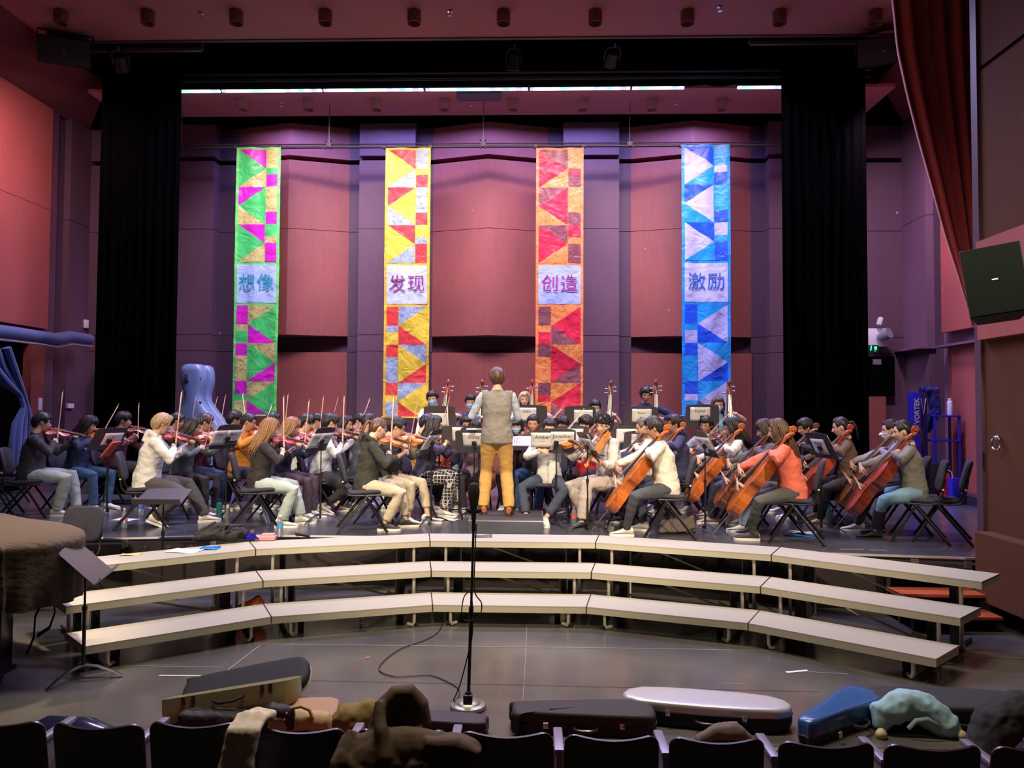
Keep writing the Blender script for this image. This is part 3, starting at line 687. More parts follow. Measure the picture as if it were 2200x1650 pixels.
def make_strings(kind):
    q = {'violin': dict(L=.356, w=.104, rib=.034, arch=.014, neck=.135, scr=.105, fbw=.012, nm='violin'),
         'viola': dict(L=.41, w=.122, rib=.04, arch=.016, neck=.15, scr=.115, fbw=.013, nm='viola'),
         'cello': dict(L=.755, w=.22, rib=.118, arch=.026, neck=.28, scr=.20, fbw=.022, nm='cello'),
         'bass': dict(L=1.10, w=.335, rib=.20, arch=.035, neck=.44, scr=.27, fbw=.032, nm='double_bass')}[kind]
    L_, W, h, ar, nk, sc, fb = q['L'], q['w'], q['rib'], q['arch'], q['neck'], q['scr'], q['fbw']
    t = thing(q['nm'], '', {'bass': 'double bass'}.get(kind, kind))
    out = OUTB if kind == 'bass' else OUT
    b_ = MB(); J = 9; rings = []
    for (tt, ww) in out:
        w_ = W * ww; ring = []
        edge = min(1, min(tt, 1 - tt) / .12) ** .5
        for j in range(J):
            u = -1 + 2 * j / (J - 1); ring.append((w_ * u, tt * L_, h / 2 + ar * (1 - u * u) * edge))
        ring += [(w_, tt * L_, h / 2 - h * .06), (w_ * .955, tt * L_, h / 2 - h * .07), (w_ * .955, tt * L_, -h / 2 + h * .07), (w_, tt * L_, -h / 2 + h * .06)]
        for j in range(J):
            u = 1 - 2 * j / (J - 1); ring.append((w_ * u, tt * L_, -h / 2 - ar * .8 * (1 - u * u) * edge))
        ring += [(-w_, tt * L_, -h / 2 + h * .06), (-w_ * .955, tt * L_, -h / 2 + h * .07), (-w_ * .955, tt * L_, h / 2 - h * .07), (-w_, tt * L_, h / 2 - h * .06)]
        rings.append(ring)
    n = len(rings[0]); vs = [p for r_ in rings for p in r_]; fs = []
    for i in range(len(rings) - 1):
        for k in range(n): fs.append((i * n + k, i * n + (k + 1) % n, (i + 1) * n + (k + 1) % n, (i + 1) * n + k))
    fs.append(tuple(range(n))); fs.append(tuple((len(rings) - 1) * n + k for k in range(n - 1, -1, -1)))
    b_.add(vs, fs); fix_normals(b_.build('body', VARN['orange'], t, ang=50))
    up = h / 2
    # neck, pegbox and scroll in one carved piece
    b_ = MB(); r0 = fb * 1.25
    y0, y1 = L_ - .01, L_ + nk; yn = y1 + sc * .62
    pts = [(0, y0 - .02, up * .1), (0, y0 + .02, up * .55), (0, y0 + nk * .5, up * .9), (0, y1, up * 1.0), (0, y1 + sc * .2, up - sc * .03), (0, y1 + sc * .45, up - sc * .09), (0, yn, up - sc * .17)]
    b_.tube(pts, [r0 * 1.7, r0 * 1.3, r0 * 1.05, r0 * .95, r0 * 1.0, r0 * .9, r0 * .75], 10, ell=[(1, 1), (1, .9), (1, .75), (1, .75), (1, 1.1), (1, 1.1), (1, 1)], up=(0, 0, 1))
    cx = (yn + sc * .10, up - sc * .03); R0 = sc * .19; sp_ = []; sr = []
    for k in range(15):
        a = -PI * .75 - k * PI / 5.2; rr = R0 * (1 - k / 17)
        sp_.append((0, cx[0] + rr * math.cos(a), cx[1] + rr * math.sin(a))); sr.append(r0 * (.62 - .018 * k))
    b_.tube(sp_, sr, 8, ell=(1.35 if kind != 'bass' else 1.2, .9), up=(1, 0, 0)); b_.ball((0, cx[0], cx[1]), (r0 * .95, R0 * .45, R0 * .45), 10, 8)
    b_.build('neck', VARN['orange'], t)
    # fingerboard
    fb0 = L_ * .66 if kind in ('violin', 'viola') else L_ * .60
    zf0 = up + ar + L_ * .045; zf1 = up + r0 * .9
    b_ = MB(); b_.tube([(0, fb0, zf0), (0, y1, zf1)], [fb * 1.75, fb * 1.05], 10, ell=[(1, .32), (1, .36)], up=(0, 0, 1)); b_.build('fingerboard', EBONY, t)
    # tailpiece, bridge, strings
    br = L_ * .44; zb = up + ar + L_ * .085
    b_ = MB(); b_.tube([(0, L_ * .02, up + ar * .6), (0, L_ * .12, up + ar + L_ * .03), (0, L_ * .31, up + ar + L_ * .055)], [fb * .45, fb * .8, fb * 1.7], 8, ell=(1, .3), up=(0, 0, 1)); b_.build('tailpiece', EBONY, t)
    b_ = MB(); bw = fb * 2.1
    b_.add([(x, br + dy, z) for dy in (-L_ * .006, L_ * .006) for (x, z) in ((-bw, up + ar * .75), (-bw * .5, up + ar), (bw * .5, up + ar), (bw, up + ar * .75), (bw * .8, zb - .1 * bw), (0, zb + .25 * bw), (-bw * .8, zb - .1 * bw))],
            [(0, 1, 2, 3, 4, 5, 6), (13, 12, 11, 10, 9, 8, 7)] + [(i, (i + 1) % 7, 7 + (i + 1) % 7, 7 + i) for i in range(7)])
    fix_normals(b_.build('bridge', BONE, t, smooth=False))
    b_ = MB(); rs = .0009 if kind in ('violin', 'viola') else (.0013 if kind == 'cello' else .0015)
    for k in (-1.5, -.5, .5, 1.5):
        b_.tube([(k * fb * .55, L_ * .31, up + ar + L_ * .06), (k * fb * .8, br, zb + .12 * bw), (k * fb * .45, y1, zf1 + fb * .42)], rs, 4)
    b_.build('strings', STR, t)
    # f-holes lie just above the belly
    for s in (-1, 1):
        pts = []
        for k in range(9):
            a = k / 8; u = s * (.50 + .12 * (.5 - a) * 2 * .8 + .08 * math.sin(a * 2 * PI) * -1); yy = L_ * (.36 + .17 * a)
            pts.append((W * u * .78, yy, up + ar * (1 - min(1, (u * .95)) ** 2) + .0012))
        b_ = MB(); b_.tube(pts, [W * .028] + [W * .018] * 3 + [W * .024] + [W * .018] * 3 + [W * .028], 6, ell=(1, .12), up=(0, 0, 1)); b_.build('f_hole', FH, t)
    for k in range(4):
        s = 1 if k % 2 else -1; yy = y1 + sc * (.12 + .13 * k); zz_ = up - sc * (.02 + .035 * k)
        q_ = .72 if kind == 'bass' else 1; b_ = MB(); b_.tube([(-s * r0 * 1.1, yy, zz_), (s * r0 * 2.0 * q_, yy, zz_)], r0 * .22, 6); b_.ball((s * r0 * 2.6 * q_, yy, zz_), (r0 * .6, r0 * .3, r0 * .45), 8, 6)
        b_.build('peg', EBONY if kind != 'bass' else STR, t)
    if kind in ('violin', 'viola'):
        b_ = MB(); b_.ball((-.055, .045, up + .018), (.038, .032, .010), 12, 6); b_.tube([(-.03, -.004, -up), (-.03, -.004, up + .016)], .006, 6); b_.build('chin_rest', EBONY, t)
    else:
        e = .34 if kind == 'cello' else .10
        b_ = MB(); b_.tube([(0, .02, 0), (0, -.03, 0)], r0 * .7, 8); b_.tube([(0, 0, 0), (0, -e, 0)], .005 if kind == 'cello' else .007, 6); b_.build('endpin', STR, t)
    return t
PROTO = {k: make_strings(k) for k in ('violin', 'viola', 'cello', 'bass')}
def make_bow(kind):
    Lb = .735 if kind != 'bass' else .72; k = 1.0 if kind == 'violin' else 1.25
    t = thing('bow', '', 'bow')
    b_ = MB(); b_.tube([(0, -.03, 0), (0, Lb * .3, -.006), (0, Lb * .6, -.008), (0, Lb - .03, .0), (0, Lb - .01, .004)], [.0052 * k, .0050 * k, .0045 * k, .004 * k, .004 * k], 6)
    b_.tube([(0, Lb - .012, .006), (0, Lb - .004, -.022)], [.005, .0035], 6); b_.build('stick', mat('pernambuco', (.42, .17, .07), .4, coat=.3), t)
    b_ = MB(); b_.box((0, Lb / 2 - .01, -.021), (.009, Lb - .03, .0022)); b_.build('bow_hair', mat('bow_hair', (.86, .78, .66), .5), t)
    b_ = MB(); b_.box((0, .012, -.012), (.011, .045, .021), bev=.003); b_.build('frog', EBONY, t)
    return t
PBOW = make_bow('violin'); PBOWC = make_bow('cello')
def set_varnish(o, v):
    for c in bpy.data.objects:
        if c.parent == o and c.name.split('.')[0] in ('body', 'neck'):
            c.material_slots[0].link = 'OBJECT'; c.material_slots[0].material = VARN[v]
def copy_instr(kind, v, M, label, group):
    o = PROTO[kind]; c = o.copy(); C.objects.link(c)
    if o.name not in KIDS: KIDS[o.name] = kids(o)
    for ch in KIDS[o.name]:
        d = ch.copy(); C.objects.link(d); d.parent = c
        if ch.name.split('.')[0] in ('body', 'neck'): d.material_slots[0].link = 'OBJECT'; d.material_slots[0].material = VARN[v]
    c.matrix_world = M; c['label'] = label; c['group'] = group
    return c

# ------------------------------------------------------------------ chairs
CH_F = mat('charcoal_seat_fabric', (.042, .040, .060), .9, bump=.25, scale=(60, 60, 60), ns=3)
CH_M = mat('chair_black_tube', (.022, .021, .024), .38, .5)
CH_P = mat('chair_plastic', (.03, .028, .03), .5)
def make_chair():
    t = thing('stacking_chair', '', 'chair')
    b_ = MB(); b_.grid(lambda u, v: (0, 0, 0), 1, 1); b_ = MB()
    def pad(w, d, th, crv):
        m_ = MB(); n = 22; prof = [(.0, -.5), (.86, -.5), (.97, -.35), (1, 0), (.97, .35), (.86, .5), (0, .5)]
        for j, (rr, zz) in enumerate(prof):
            for k in range(n):
                a = 2 * PI * k / n; c, s = math.cos(a), math.sin(a); e = 2 / 5.0
                x = abs(c) ** e * (1 if c > 0 else -1) * w / 2 * max(rr, .001); y = abs(s) ** e * (1 if s > 0 else -1) * d / 2 * max(rr, .001)
                m_.v.append((x, y, zz * th + crv * (x / (w / 2)) ** 2))
        for j in range(len(prof) - 1):
            for k in range(n):
                k2 = (k + 1) % n; m_.f.append((j * n + k, j * n + k2, (j + 1) * n + k2, (j + 1) * n + k)); m_.mi.append(0)
        return m_
    p = pad(.47, .43, .05, .008); m_ = MB(); m_.add(p.v, p.f, Matrix.Translation((0, .01, .455)) @ Matrix.Rotation(R(3), 4, 'X')); m_.build('seat', CH_F, t, ang=60)
    p = pad(.46, .36, .045, -.035); m_ = MB(); m_.add(p.v, p.f, Matrix.Translation((0, -.285, .72)) @ Matrix.Rotation(R(90 + 14), 4, 'X')); m_.build('backrest', CH_F, t, ang=60)
    for s in (-1, 1):
        m_ = MB(); m_.tube([(s * .215, -.02, .425), (s * .225, .06, .30), (s * .25, .235, .012)], .0125, 8, ell=(1, 1.4)); m_.ball((s * .25, .238, .012), (.016, .018, .012), 8, 6); m_.build('leg', CH_M, t)
        m_ = MB(); m_.tube([(s * .215, .02, .425), (s * .225, -.08, .30), (s * .25, -.31, .012)], .0125, 8, ell=(1, 1.4)); m_.ball((s * .25, -.313, .012), (.016, .018, .012), 8, 6); m_.build('leg', CH_M, t)
        m_ = MB(); m_.tube([(s * .215, .17, .425), (s * .215, -.12, .422), (s * .215, -.205, .432), (s * .212, -.245, .48), (s * .20, -.268, .60), (s * .19, -.285, .70)], .0115, 8); m_.build('back_support', CH_M, t)
        m_ = MB(); m_.ball((s * .222, -.262, .585), (.01, .012, .012), 8, 6); m_.build('bolt_cap', mat('bright_cap', (.7, .7, .68), .3, .4), t)
    return t
PCHAIR = make_chair()
# ------------------------------------------------------------------ music stands
ST_M = mat('stand_black', (.020, .019, .021), .42, .3)
ST_D = mat('stand_desk_black', (.075, .068, .078), .45, .2)
def desk_mesh():
    m_ = MB(); W, H, r_ = .50, .33, .035
    pl = [(-W / 2, 0), (W / 2, 0)]
    for k in range(7): a = k / 6 * PI / 2; pl.append((W / 2 - r_ + r_ * math.cos(a) - .012, H - r_ + r_ * math.sin(a) + .004))
    for k in range(1, 6): x = W / 2 - r_ - .012 - (W - 2 * r_ - .024) * k / 6; pl.append((x, H + .004 + .014 * math.cos(x / W * PI)))
    for k in range(7): a = PI / 2 + k / 6 * PI / 2; pl.append((-W / 2 + r_ + r_ * math.cos(a) + .012, H - r_ + r_ * math.sin(a) + .004))
    n = len(pl)
    m_.add([(x, 0, z) for x, z in pl] + [(x, .003, z) for x, z in pl], [tuple(range(n)), tuple(range(2 * n - 1, n - 1, -1))] + [(i, n + i, n + (i + 1) % n, (i + 1) % n) for i in range(n)])
    return m_
def stand(name_, x, y, z, rz, h, tilt, label, group='black music stands among the players', legrot=0.0, label_cat='music stand'):
    """player side faces local -Y; tilt = lean of the desk from upright"""
    t = thing('music_stand', label, label_cat, (x, y, z), rz, group)
    if 'stand_desk' not in SHARE:
        o = desk_mesh().build('desk', ST_D, t, smooth=False); SHARE['stand_desk'] = o.data
        m_ = MB(); m_.box((0, -.028, .002), (.50, .056, .004)); m_.box((0, -.056, .008), (.50, .004, .016)); o2 = m_.build('lip', ST_D, o); SHARE['stand_lip'] = o2.data
    else:
        o = bpy.data.objects.new('desk', SHARE['stand_desk']); C.objects.link(o); o.parent = t
        o2 = bpy.data.objects.new('lip', SHARE['stand_lip']); C.objects.link(o2); o2.parent = o
    st_, ct_ = math.sin(tilt), math.cos(tilt); zc_ = h - .12 + .165 * ct_
    o.location = (0, .012 - .165 * st_, h - .12); o.rotation_euler = (-tilt, 0, 0)
    m_ = MB(); m_.cyl((0, .02, .045), (0, .02, h * .60), .0125); m_.cyl((0, .02, h * .58), (0, .02, h * .62), .018); m_.cyl((0, .02, h * .6), (0, .02, zc_ - .05), .008)
    m_.box((0, .012 + .022 * ct_, zc_ - .022 * st_ - .012), (.06, .034, .06), rot=Matrix.Rotation(-tilt, 4, 'X'), bev=.01); m_.build('pole', ST_M, t)
    for k in range(3):
        a = legrot + k * 2 * PI / 3 + PI / 2; c, s = math.cos(a), math.sin(a)
        m_ = MB(); m_.tube([(c * .012, .02 + s * .012, .095), (c * .10, .02 + s * .10, .085), (c * .20, .02 + s * .20, .05), (c * .275, .02 + s * .275, .008)], [.017, .015, .012, .008], 6, ell=(1.5, .6), up=(0, 0, 1)); m_.build('leg', ST_M, t)
    return t, o
SHARE = {}
def new_shared(key, name, mk, m_, parent):
    """one mesh shared by many parts"""
    if key not in SHARE:
        o = mk().build(name, m_, parent); SHARE[key] = o.data
    else:
        o = bpy.data.objects.new(name, SHARE[key]); C.objects.link(o); o.parent = parent
    return o
PAPER = mat('paper_white', (.78, .77, .74), .8)
INK = mat('printed_ink', (.10, .10, .11), .8)
INKG = mat('grey_ink', (.33, .33, .33), .8)
bpy.context.view_layer.update()
def world_of(desk, stand_, M):
    Ms = Matrix.Translation(stand_.location) @ Matrix.Rotation(stand_.rotation_euler.z, 4, 'Z')
    Md = Matrix.Translation(desk.location) @ Matrix.Rotation(desk.rotation_euler.x, 4, 'X')
    return Ms @ Md @ M
def sheet(name, stand_, desk, side, dx, z0, w, h, lines, label, cat='paper', group='sheets of paper on the music stands', m_=None, staves=False, back_in=0.0):
    """side +1: hangs on the back of the desk (away from the player); -1: lies on the music side"""
    Y = .006 if side > 0 else -.010
    t = MB()
    if side > 0:
        def f(u, v): return (dx + w * (.5 - u), Y + .008 * math.sin(v * 3 + dx * 20) * (1 - v) + .003, z0 + h * v)
    else:
        def f(u, v): return (dx + w * (u - .5), Y - .004 * math.sin(u * PI), z0 + h * v)
    t.grid(f, 4, 5)
    o = t.build(name, m_ or PAPER, solid=.0006)
    tag(o, label, cat, group)
    for (s, size, zr, ink) in lines:
        tm = MB()
        M = Matrix.Translation((dx, f(.5, zr)[1] + .0025 * side, z0 + h * zr)) @ (Matrix.Rotation(PI, 4, 'Z') if side > 0 else Matrix.Identity(4)) @ Matrix.Rotation(PI / 2, 4, 'X')
        text_bm(tm, s, size, M, bold=.0004 if size > .03 else 0)
        tm.build('lettering', ink, o, smooth=False)
    if staves:
        tm = MB()
        for r_ in range(9):
            for k in range(5):
                zz = z0 + h * (.90 - .095 * r_) - k * .0032; tm.box((dx, f(.5, .5)[1] + .0015 * side - .0005, zz), (w * .84, .0006, .0007))
            for k in range(9):
                tm.box((dx + w * (.40 - .1 * k), f(.5, .5)[1] + .0018 * side, z0 + h * (.90 - .095 * r_) - .004 - .006 * ((k * 7 + r_ * 3) % 3) / 2), (.004, .0006, .004))
        tm.build('staves', INK, o, smooth=False)
    o.matrix_world = world_of(desk, stand_, Matrix.Identity(4))
    return o
# ------------------------------------------------------------------ people
def remesh(mb, voxel, smooth=2, fac=.5):
    me = bpy.data.meshes.new('tmp'); me.from_pydata(mb.v, [], mb.f); me.update()
    o = bpy.data.objects.new('tmp', me); C.objects.link(o)
    md = o.modifiers.new('r', 'REMESH'); md.mode = 'VOXEL'; md.voxel_size = voxel; md.adaptivity = 0
    if smooth: s = o.modifiers.new('s', 'SMOOTH'); s.factor = fac; s.iterations = smooth
    dg = bpy.context.evaluated_depsgraph_get()
    ev = o.evaluated_get(dg); out = bpy.data.meshes.new_from_object(ev)
    bpy.data.objects.remove(o); bpy.data.meshes.remove(me)
    return out
JOBS = []
def remesh_later(mb, voxel, smooth, fac, cb):
    me = bpy.data.meshes.new('tmp'); me.from_pydata(mb.v, [], mb.f); me.update()
    o = bpy.data.objects.new('tmp', me); C.objects.link(o)
    md = o.modifiers.new('r', 'REMESH'); md.mode = 'VOXEL'; md.voxel_size = voxel
    if smooth: q = o.modifiers.new('s', 'SMOOTH'); q.factor = fac; q.iterations = smooth
    JOBS.append((o, cb))
def flush_jobs():
    dg = bpy.context.evaluated_depsgraph_get()
    res = [(o, cb, bpy.data.meshes.new_from_object(o.evaluated_get(dg))) for o, cb in JOBS]
    for o, cb, me in res:
        old = o.data; bpy.data.objects.remove(o); bpy.data.meshes.remove(old); cb(me)
    JOBS.clear()
def mesh_vf(me):
    return [v.co.copy() for v in me.vertices], [tuple(p.vertices) for p in me.polygons]
def sstep(a, b, x):
    t = max(0, min(1, (x - a) / (b - a))); return t * t * (3 - 2 * t)
def head_surf(th, ph):
    """th azimuth from the face (+Y), ph elevation"""
    x = math.sin(th) * math.cos(ph); y = math.cos(th) * math.cos(ph); z = math.sin(ph)
    # skull
    X = x * .077; Y = y * (.098 if y < 0 else .092); Z = z * (.122 if z > 0 else .118)
    if z < 0:
        k = sstep(0, 1, -z)
        X *= 1 - .36 * k; Y = Y * (1 - .10 * k) + (.020 * k if y > -.2 else .028 * k)
        if y < 0: Y *= 1 - .25 * k
    if y > 0:
        X *= 1.0 + .02 * y; Y = Y * (1 - .05 * (1 - abs(x)) * 0)
    f = max(0, y)
    g = lambda cx, cz, sx, sz: math.exp(-((X - cx) / sx) ** 2 - ((Z - cz) / sz) ** 2) * sstep(.25, .6, f)
    Y += .024 * g(0, -.030, .011, .016) + .013 * g(0, -.010, .009, .020) - .009 * (g(.033, .006, .017, .013) + g(-.033, .006, .017, .013))
    Y += .004 * (g(.030, .024, .020, .008) + g(-.030, .024, .020, .008)) + .007 * g(0, -.061, .020, .007) + .007 * g(0, -.097, .018, .014) - .004 * g(0, -.048, .014, .004) - .003 * g(0, -.076, .02, .005)
    Y += .004 * (g(.045, -.025, .02, .02) + g(-.045, -.025, .02, .02))
    return Vector((X, Y, Z))
def make_head():
    b_ = MB()
    n, m_ = 56, 44; vs = [head_surf(0, -PI / 2)]
    for i in range(1, m_):
        for k in range(n): vs.append(head_surf(2 * PI * k / n, -PI / 2 + PI * i / m_))
    vs.append(head_surf(0, PI / 2)); top = len(vs) - 1; fs = []
    for k in range(n): fs.append((0, 1 + k, 1 + (k + 1) % n)); fs.append((top, top - n + (k + 1) % n, top - n + k))
    for i in range(m_ - 2):
        for k in range(n): a = 1 + i * n; fs.append((a + k, a + n + k, a + n + (k + 1) % n, a + (k + 1) % n))
    b_.add(vs, fs)
    for s in (-1, 1):
        M = Matrix.Translation((s * .079, -.008, -.008)) @ Matrix.Rotation(R(-s * 20), 4, 'Z') @ Matrix.Rotation(R(-8), 4, 'X')
        b_.ball((0, 0, 0), (.007, .017, .031), 12, 10, M=M); b_.ball((s * .006, -.004, .006), (.006, .014, .022), 10, 8, M=M)
    b_.tube([(0, -.02, -.05), (0, -.026, -.10), (0, -.038, -.17)], [.053, .052, .058], 16)
    me = remesh(b_, .0048, 1, .4); r_ = mesh_vf(me); bpy.data.meshes.remove(me); return r_
HEAD = make_head()
def make_hand(curl, spread=1.0, thumb=0.0):
    """left hand: wrist at origin, fingers +Y, palm facing -Z, thumb on +X"""
    b_ = MB()
    b_.tube([(0, -.045, 0), (0, 0, 0), (.0, .03, 0), (0, .060, -.002), (0, .088, -.004)], [.026, .026, .034, .040, .036], 12, ell=[(1, .78), (1, .72), (1, .50), (1, .42), (1, .32)], up=(0, 0, 1))
    for k, (x, L_, r_) in enumerate(((.030, .070, .0088), (.010, .078, .0090), (-.011, .072, .0086), (-.030, .058, .0078))):
        p = Vector((x, .082, -.004)); d = Vector((x * .30 * spread, 1, 0)).normalized(); pts = [p - d * .02, p]; a = 0
        ax = Vector((-1, 0, 0))
        for j, seg in enumerate((.45, .32, .23)):
            a = curl[j] + .08 * k * (1 if j == 0 else 0)
            d = Matrix.Rotation(a, 3, ax) @ d; p = p + d * (L_ * seg); pts.append(p)
        b_.tube(pts, [r_ * 1.1, r_ * 1.05, r_, r_ * .95, r_ * .78], 8)
        b_.ball(pts[-1], r_ * .80, 8, 6)
    t0 = Vector((.020, .022, -.006)); pts = [t0, Vector((.042, .048, -.016)), Vector((.050 - thumb * .01, .074, -.026 - thumb * .01)), Vector((.048 - thumb * .02, .096, -.032 - thumb * .016))]
    b_.tube(pts, [.014, .0125, .0105, .0085], 8); b_.ball(pts[-1], .0085, 8, 6)
    me = remesh(b_, .0034, 1, .4); r_ = mesh_vf(me); bpy.data.meshes.remove(me); return r_
HANDS = {'relax': make_hand((.35, .45, .3)), 'grip': make_hand((.75, 1.0, .8), .6, 1.0), 'bow': make_hand((.55, .75, .5), .9, .8)}

# face details shared by every head (local to the head centre)
def fpt(x, z, off=0.0):
    best = None
    th = 0.0; ph = 0.0
    for _ in range(25):
        p = head_surf(th, ph); th += (x - p.x) * 9; ph += (z - p.z) * 7
    p = head_surf(th, ph); return Vector((p.x, p.y + off, p.z))
EYE = []; BROW = []
for s in (-1, 1):
    p = fpt(s * .031, .004); t = MB(); t.ball((p.x, p.y - .0035, p.z), (.0125, .0065, .0055), 12, 8); EYE.append(t)
    t = MB(); t.tube([fpt(s * (.015 + .011 * k), .024 + (.004 if k in (1, 2) else .001), .0008) for k in range(4)], [.0022, .003, .003, .0016], 6); BROW.append(t)
t = MB(); t.tube([fpt(x, -.0655 + .0015 * abs(x) / .02, -.0008) for x in (-.022, -.011, 0, .011, .022)], [.0012, .0040, .0048, .0040, .0012], 8); MOUTH = t
LID = MB()
for s in (-1, 1): LID.tube([fpt(s * (.020 + .0075 * k), .0085 + (.002 if k in (1, 2) else 0), .001) for k in range(4)], .0014, 5)
M_EYE = mat('dark_eye', (.012, .008, .006), .25); M_MOUTH = mat('lips', (.42, .14, .11), .5)
def glasses_mb():
    t = MB()
    for s in (-1, 1):
        c = fpt(s * .033, .003, .020)
        t.tube([(c.x + .024 * math.cos(a * PI / 8), c.y - .004 * abs(math.cos(a * PI / 8)), c.z + .019 * math.sin(a * PI / 8)) for a in range(16)], .0018, 5, closed=True)
        t.tube([(c.x + s * .024, c.y - .004, c.z + .004), (s * .078, .02, .010), (s * .082, -.012, .004)], .0016, 5)
    c = fpt(0, .006, .018); t.tube([(-.010, c.y, c.z), (0, c.y + .003, c.z + .003), (.010, c.y, c.z)], .0016, 5)
    return t
GLASS_M = mat('spectacle_frame', (.05, .04, .04), .3, .4)
def mask_mb():
    t = MB()
    def f(u, v):
        th = (u - .5) * 2.2; z = -.105 + .098 * v
        p = fpt(.074 * math.sin(th) * (1 - .25 * (1 - v)), z, 0); bulge = .012 + .016 * math.exp(-((u - .5) / .16) ** 2) * math.sin(PI * (.2 + .75 * v)) + .0025 * math.sin(v * 20)
        n_ = Vector((p.x * 1.2, max(p.y, .02), 0)).normalized(); return tuple(p + n_ * bulge)
    t.grid(f, 16, 10)
    for s in (-1, 1):
        for z in (-.02, -.088):
            p = fpt(s * .066, z); t.tube([(s * .072, p.y, z), (s * .082, .0, -.008), (s * .083, -.02, -.006)], .0012, 4)
    return t
M_MASK = mat('pale_blue_mask', (.36, .58, .80), .8); M_MASKW = mat('white_mask', (.72, .76, .82), .8)

# ---- hair
def skull(th, ph, off):
    x = math.sin(th) * math.cos(ph); y = math.cos(th) * math.cos(ph); z = math.sin(ph)
    p = Vector((x * .078, y * (.100 if y < 0 else .094), z * .122)); 
    if z < 0 and y < 0: p.y *= 1 - .10 * (-z)
    n_ = Vector((x, y, z)); return p + n_ * off
def hair_low(th, style):
    """lower edge (elevation) of the hair at azimuth th, 0 = face, pi = nape"""
    a = abs((th + PI) % (2 * PI) - PI)
    fr = {'short': .46, 'crop': .52, 'fringe': .30, 'bowl': .26, 'curly': .34, 'part': .56, 'tied': .60, 'long': .56, 'longfringe': .27, 'swept': .55}.get(style, .46)
    if a < .75: return fr
    if a < 1.15: return fr + (-.10 - fr) * sstep(.75, 1.15, a)
    if a < 1.75: return -.10 + (.12 if style not in ('long', 'longfringe', 'bowl') else -.25) * math.sin((a - 1.15) / .6 * PI)
    return -.10 - (.62 if style != 'crop' else .5) * sstep(1.75, 2.3, a)
def make_hair(style, seed=1):
    rnd = random.Random(seed); b_ = MB()
    th_k = {'short': .017, 'crop': .012, 'fringe': .021, 'bowl': .024, 'curly': .026, 'part': .018, 'tied': .009, 'long': .014, 'longfringe': .015, 'swept': .022}[style]
    n, m_ = 48, 14
    def f(u, v):
        th = u * 2 * PI; lo = hair_low(th, style); ph = lo + (PI / 2 - lo) * v
        e = sstep(0, .22, v); nz = noise.noise(Vector((math.sin(th) * 5, math.cos(th) * 5, v * 3 + seed)))
        back = max(0, -math.cos(th)) * .010 * math.sin(v * PI)
        off = -.004 + (th_k + .004 + back + .007 * nz * (1.8 if style == 'curly' else 1)) * e
        return skull(th, ph, off)
    b_.grid(f, n, m_, close_u=True)
    # locks
    cnt = 130 if style not in ('curly',) else 200
    for i in range(cnt):
        th = rnd.uniform(0, 2 * PI); a = abs((th + PI) % (2 * PI) - PI); lo = hair_low(th, style)
        if style == 'curly':
            ph = rnd.uniform(lo, PI / 2); c = skull(th, ph, th_k + rnd.uniform(-.002, .010)); r_ = rnd.uniform(.007, .012)
            ax = Vector((rnd.uniform(-1, 1), rnd.uniform(-1, 1), rnd.uniform(-1, 1))).normalized(); o_ = ax.orthogonal().normalized(); q = ax.cross(o_)
            b_.tube([c + (o_ * math.cos(k) + q * math.sin(k)) * r_ + ax * (k * .0016) for k in range(6)], [.003, .0045, .005, .005, .004, .002], 5); continue
        if style == 'tied' and i > 60: break
        st = rnd.uniform(.15, .6) if style in ('short', 'crop', 'swept') else rnd.uniform(.4, .95)
        tw = rnd.uniform(-.25, .25) + (.35 if style in ('fringe', 'swept', 'short') and a < 1.0 else 0)
        if style == 'tied': tw *= .3
        pts = []; rr = []
        for k in range(6):
            s = k / 5; v = st * (1 - s) + (-.04 if style not in ('tied', 'crop') else .06) * s; t2 = th + tw * s
            lo2 = hair_low(t2, style); ph = lo2 + (PI / 2 - lo2) * v
            pts.append(skull(t2, ph, th_k * sstep(-.1, .3, v) + (.004 if style != 'tied' else .001) + rnd.uniform(0, .003) + (.008 * (1 - s) if style == 'swept' and a < 1.2 else 0)))
            rr.append([.002, .006, .0075, .007, .005, .0015][k] * (.55 if style in ('tied', 'crop') else 1))
        b_.tube(pts, rr, 5)
    if style in ('long', 'longfringe'):
        for i in range(95):
            a = 1.02 + (PI - 1.02) * rnd.random(); s = 1 if i % 2 else -1; th = s * a
            Ln = rnd.uniform(.20, .30); pts = []; rr = []
            p1 = skull(th, rnd.uniform(.5, 1.1), .016); pts.append(p1); rr.append(.005)
            p2 = skull(th, .1, .018 + rnd.uniform(0, .008)); pts.append(p2); rr.append(.009)
            p3 = skull(th, -.45, .020 + rnd.uniform(0, .012)); pts.append(p3); rr.append(.010)
            bx = p3.x * (1.0 + rnd.uniform(-.25, .25)); by = p3.y * (.95) - .015
            for q in range(1, 4):
                pts.append(Vector((bx * (1 - .06 * q) + .004 * math.sin(q * 2 + i), by - .012 * q, p3.z - Ln * q / 3))); rr.append([.010, .009, .003][q - 1])
            b_.tube(pts, rr, 5)
    if style == 'tied':
        tail = 1
        for i in range(16):
            a = rnd.uniform(-1, 1); b2 = rnd.uniform(-1, 1)
            b_.tube([(a * .01, -.105, .03 + b2 * .008), (a * .018, -.15, .035 + b2 * .012), (a * .028, -.172, -.03), (a * .03, -.168, -.11), (a * .018, -.158, -.17 - rnd.uniform(0, .04))], [.010, .013, .014, .011, .003], 6)
        b_.tube([(0, -.10, .03), (0, -.125, .034)], .02, 10)
    return b_
HAIRCOL = {}
def hair_mat(name, col):
    if name in HAIRCOL: return HAIRCOL[name]
    m = mat('hair_' + name, col, .42, var=.45, scale=(70, 70, 8), ns=2, bump=.3, bd=.004); HAIRCOL[name] = m; return m
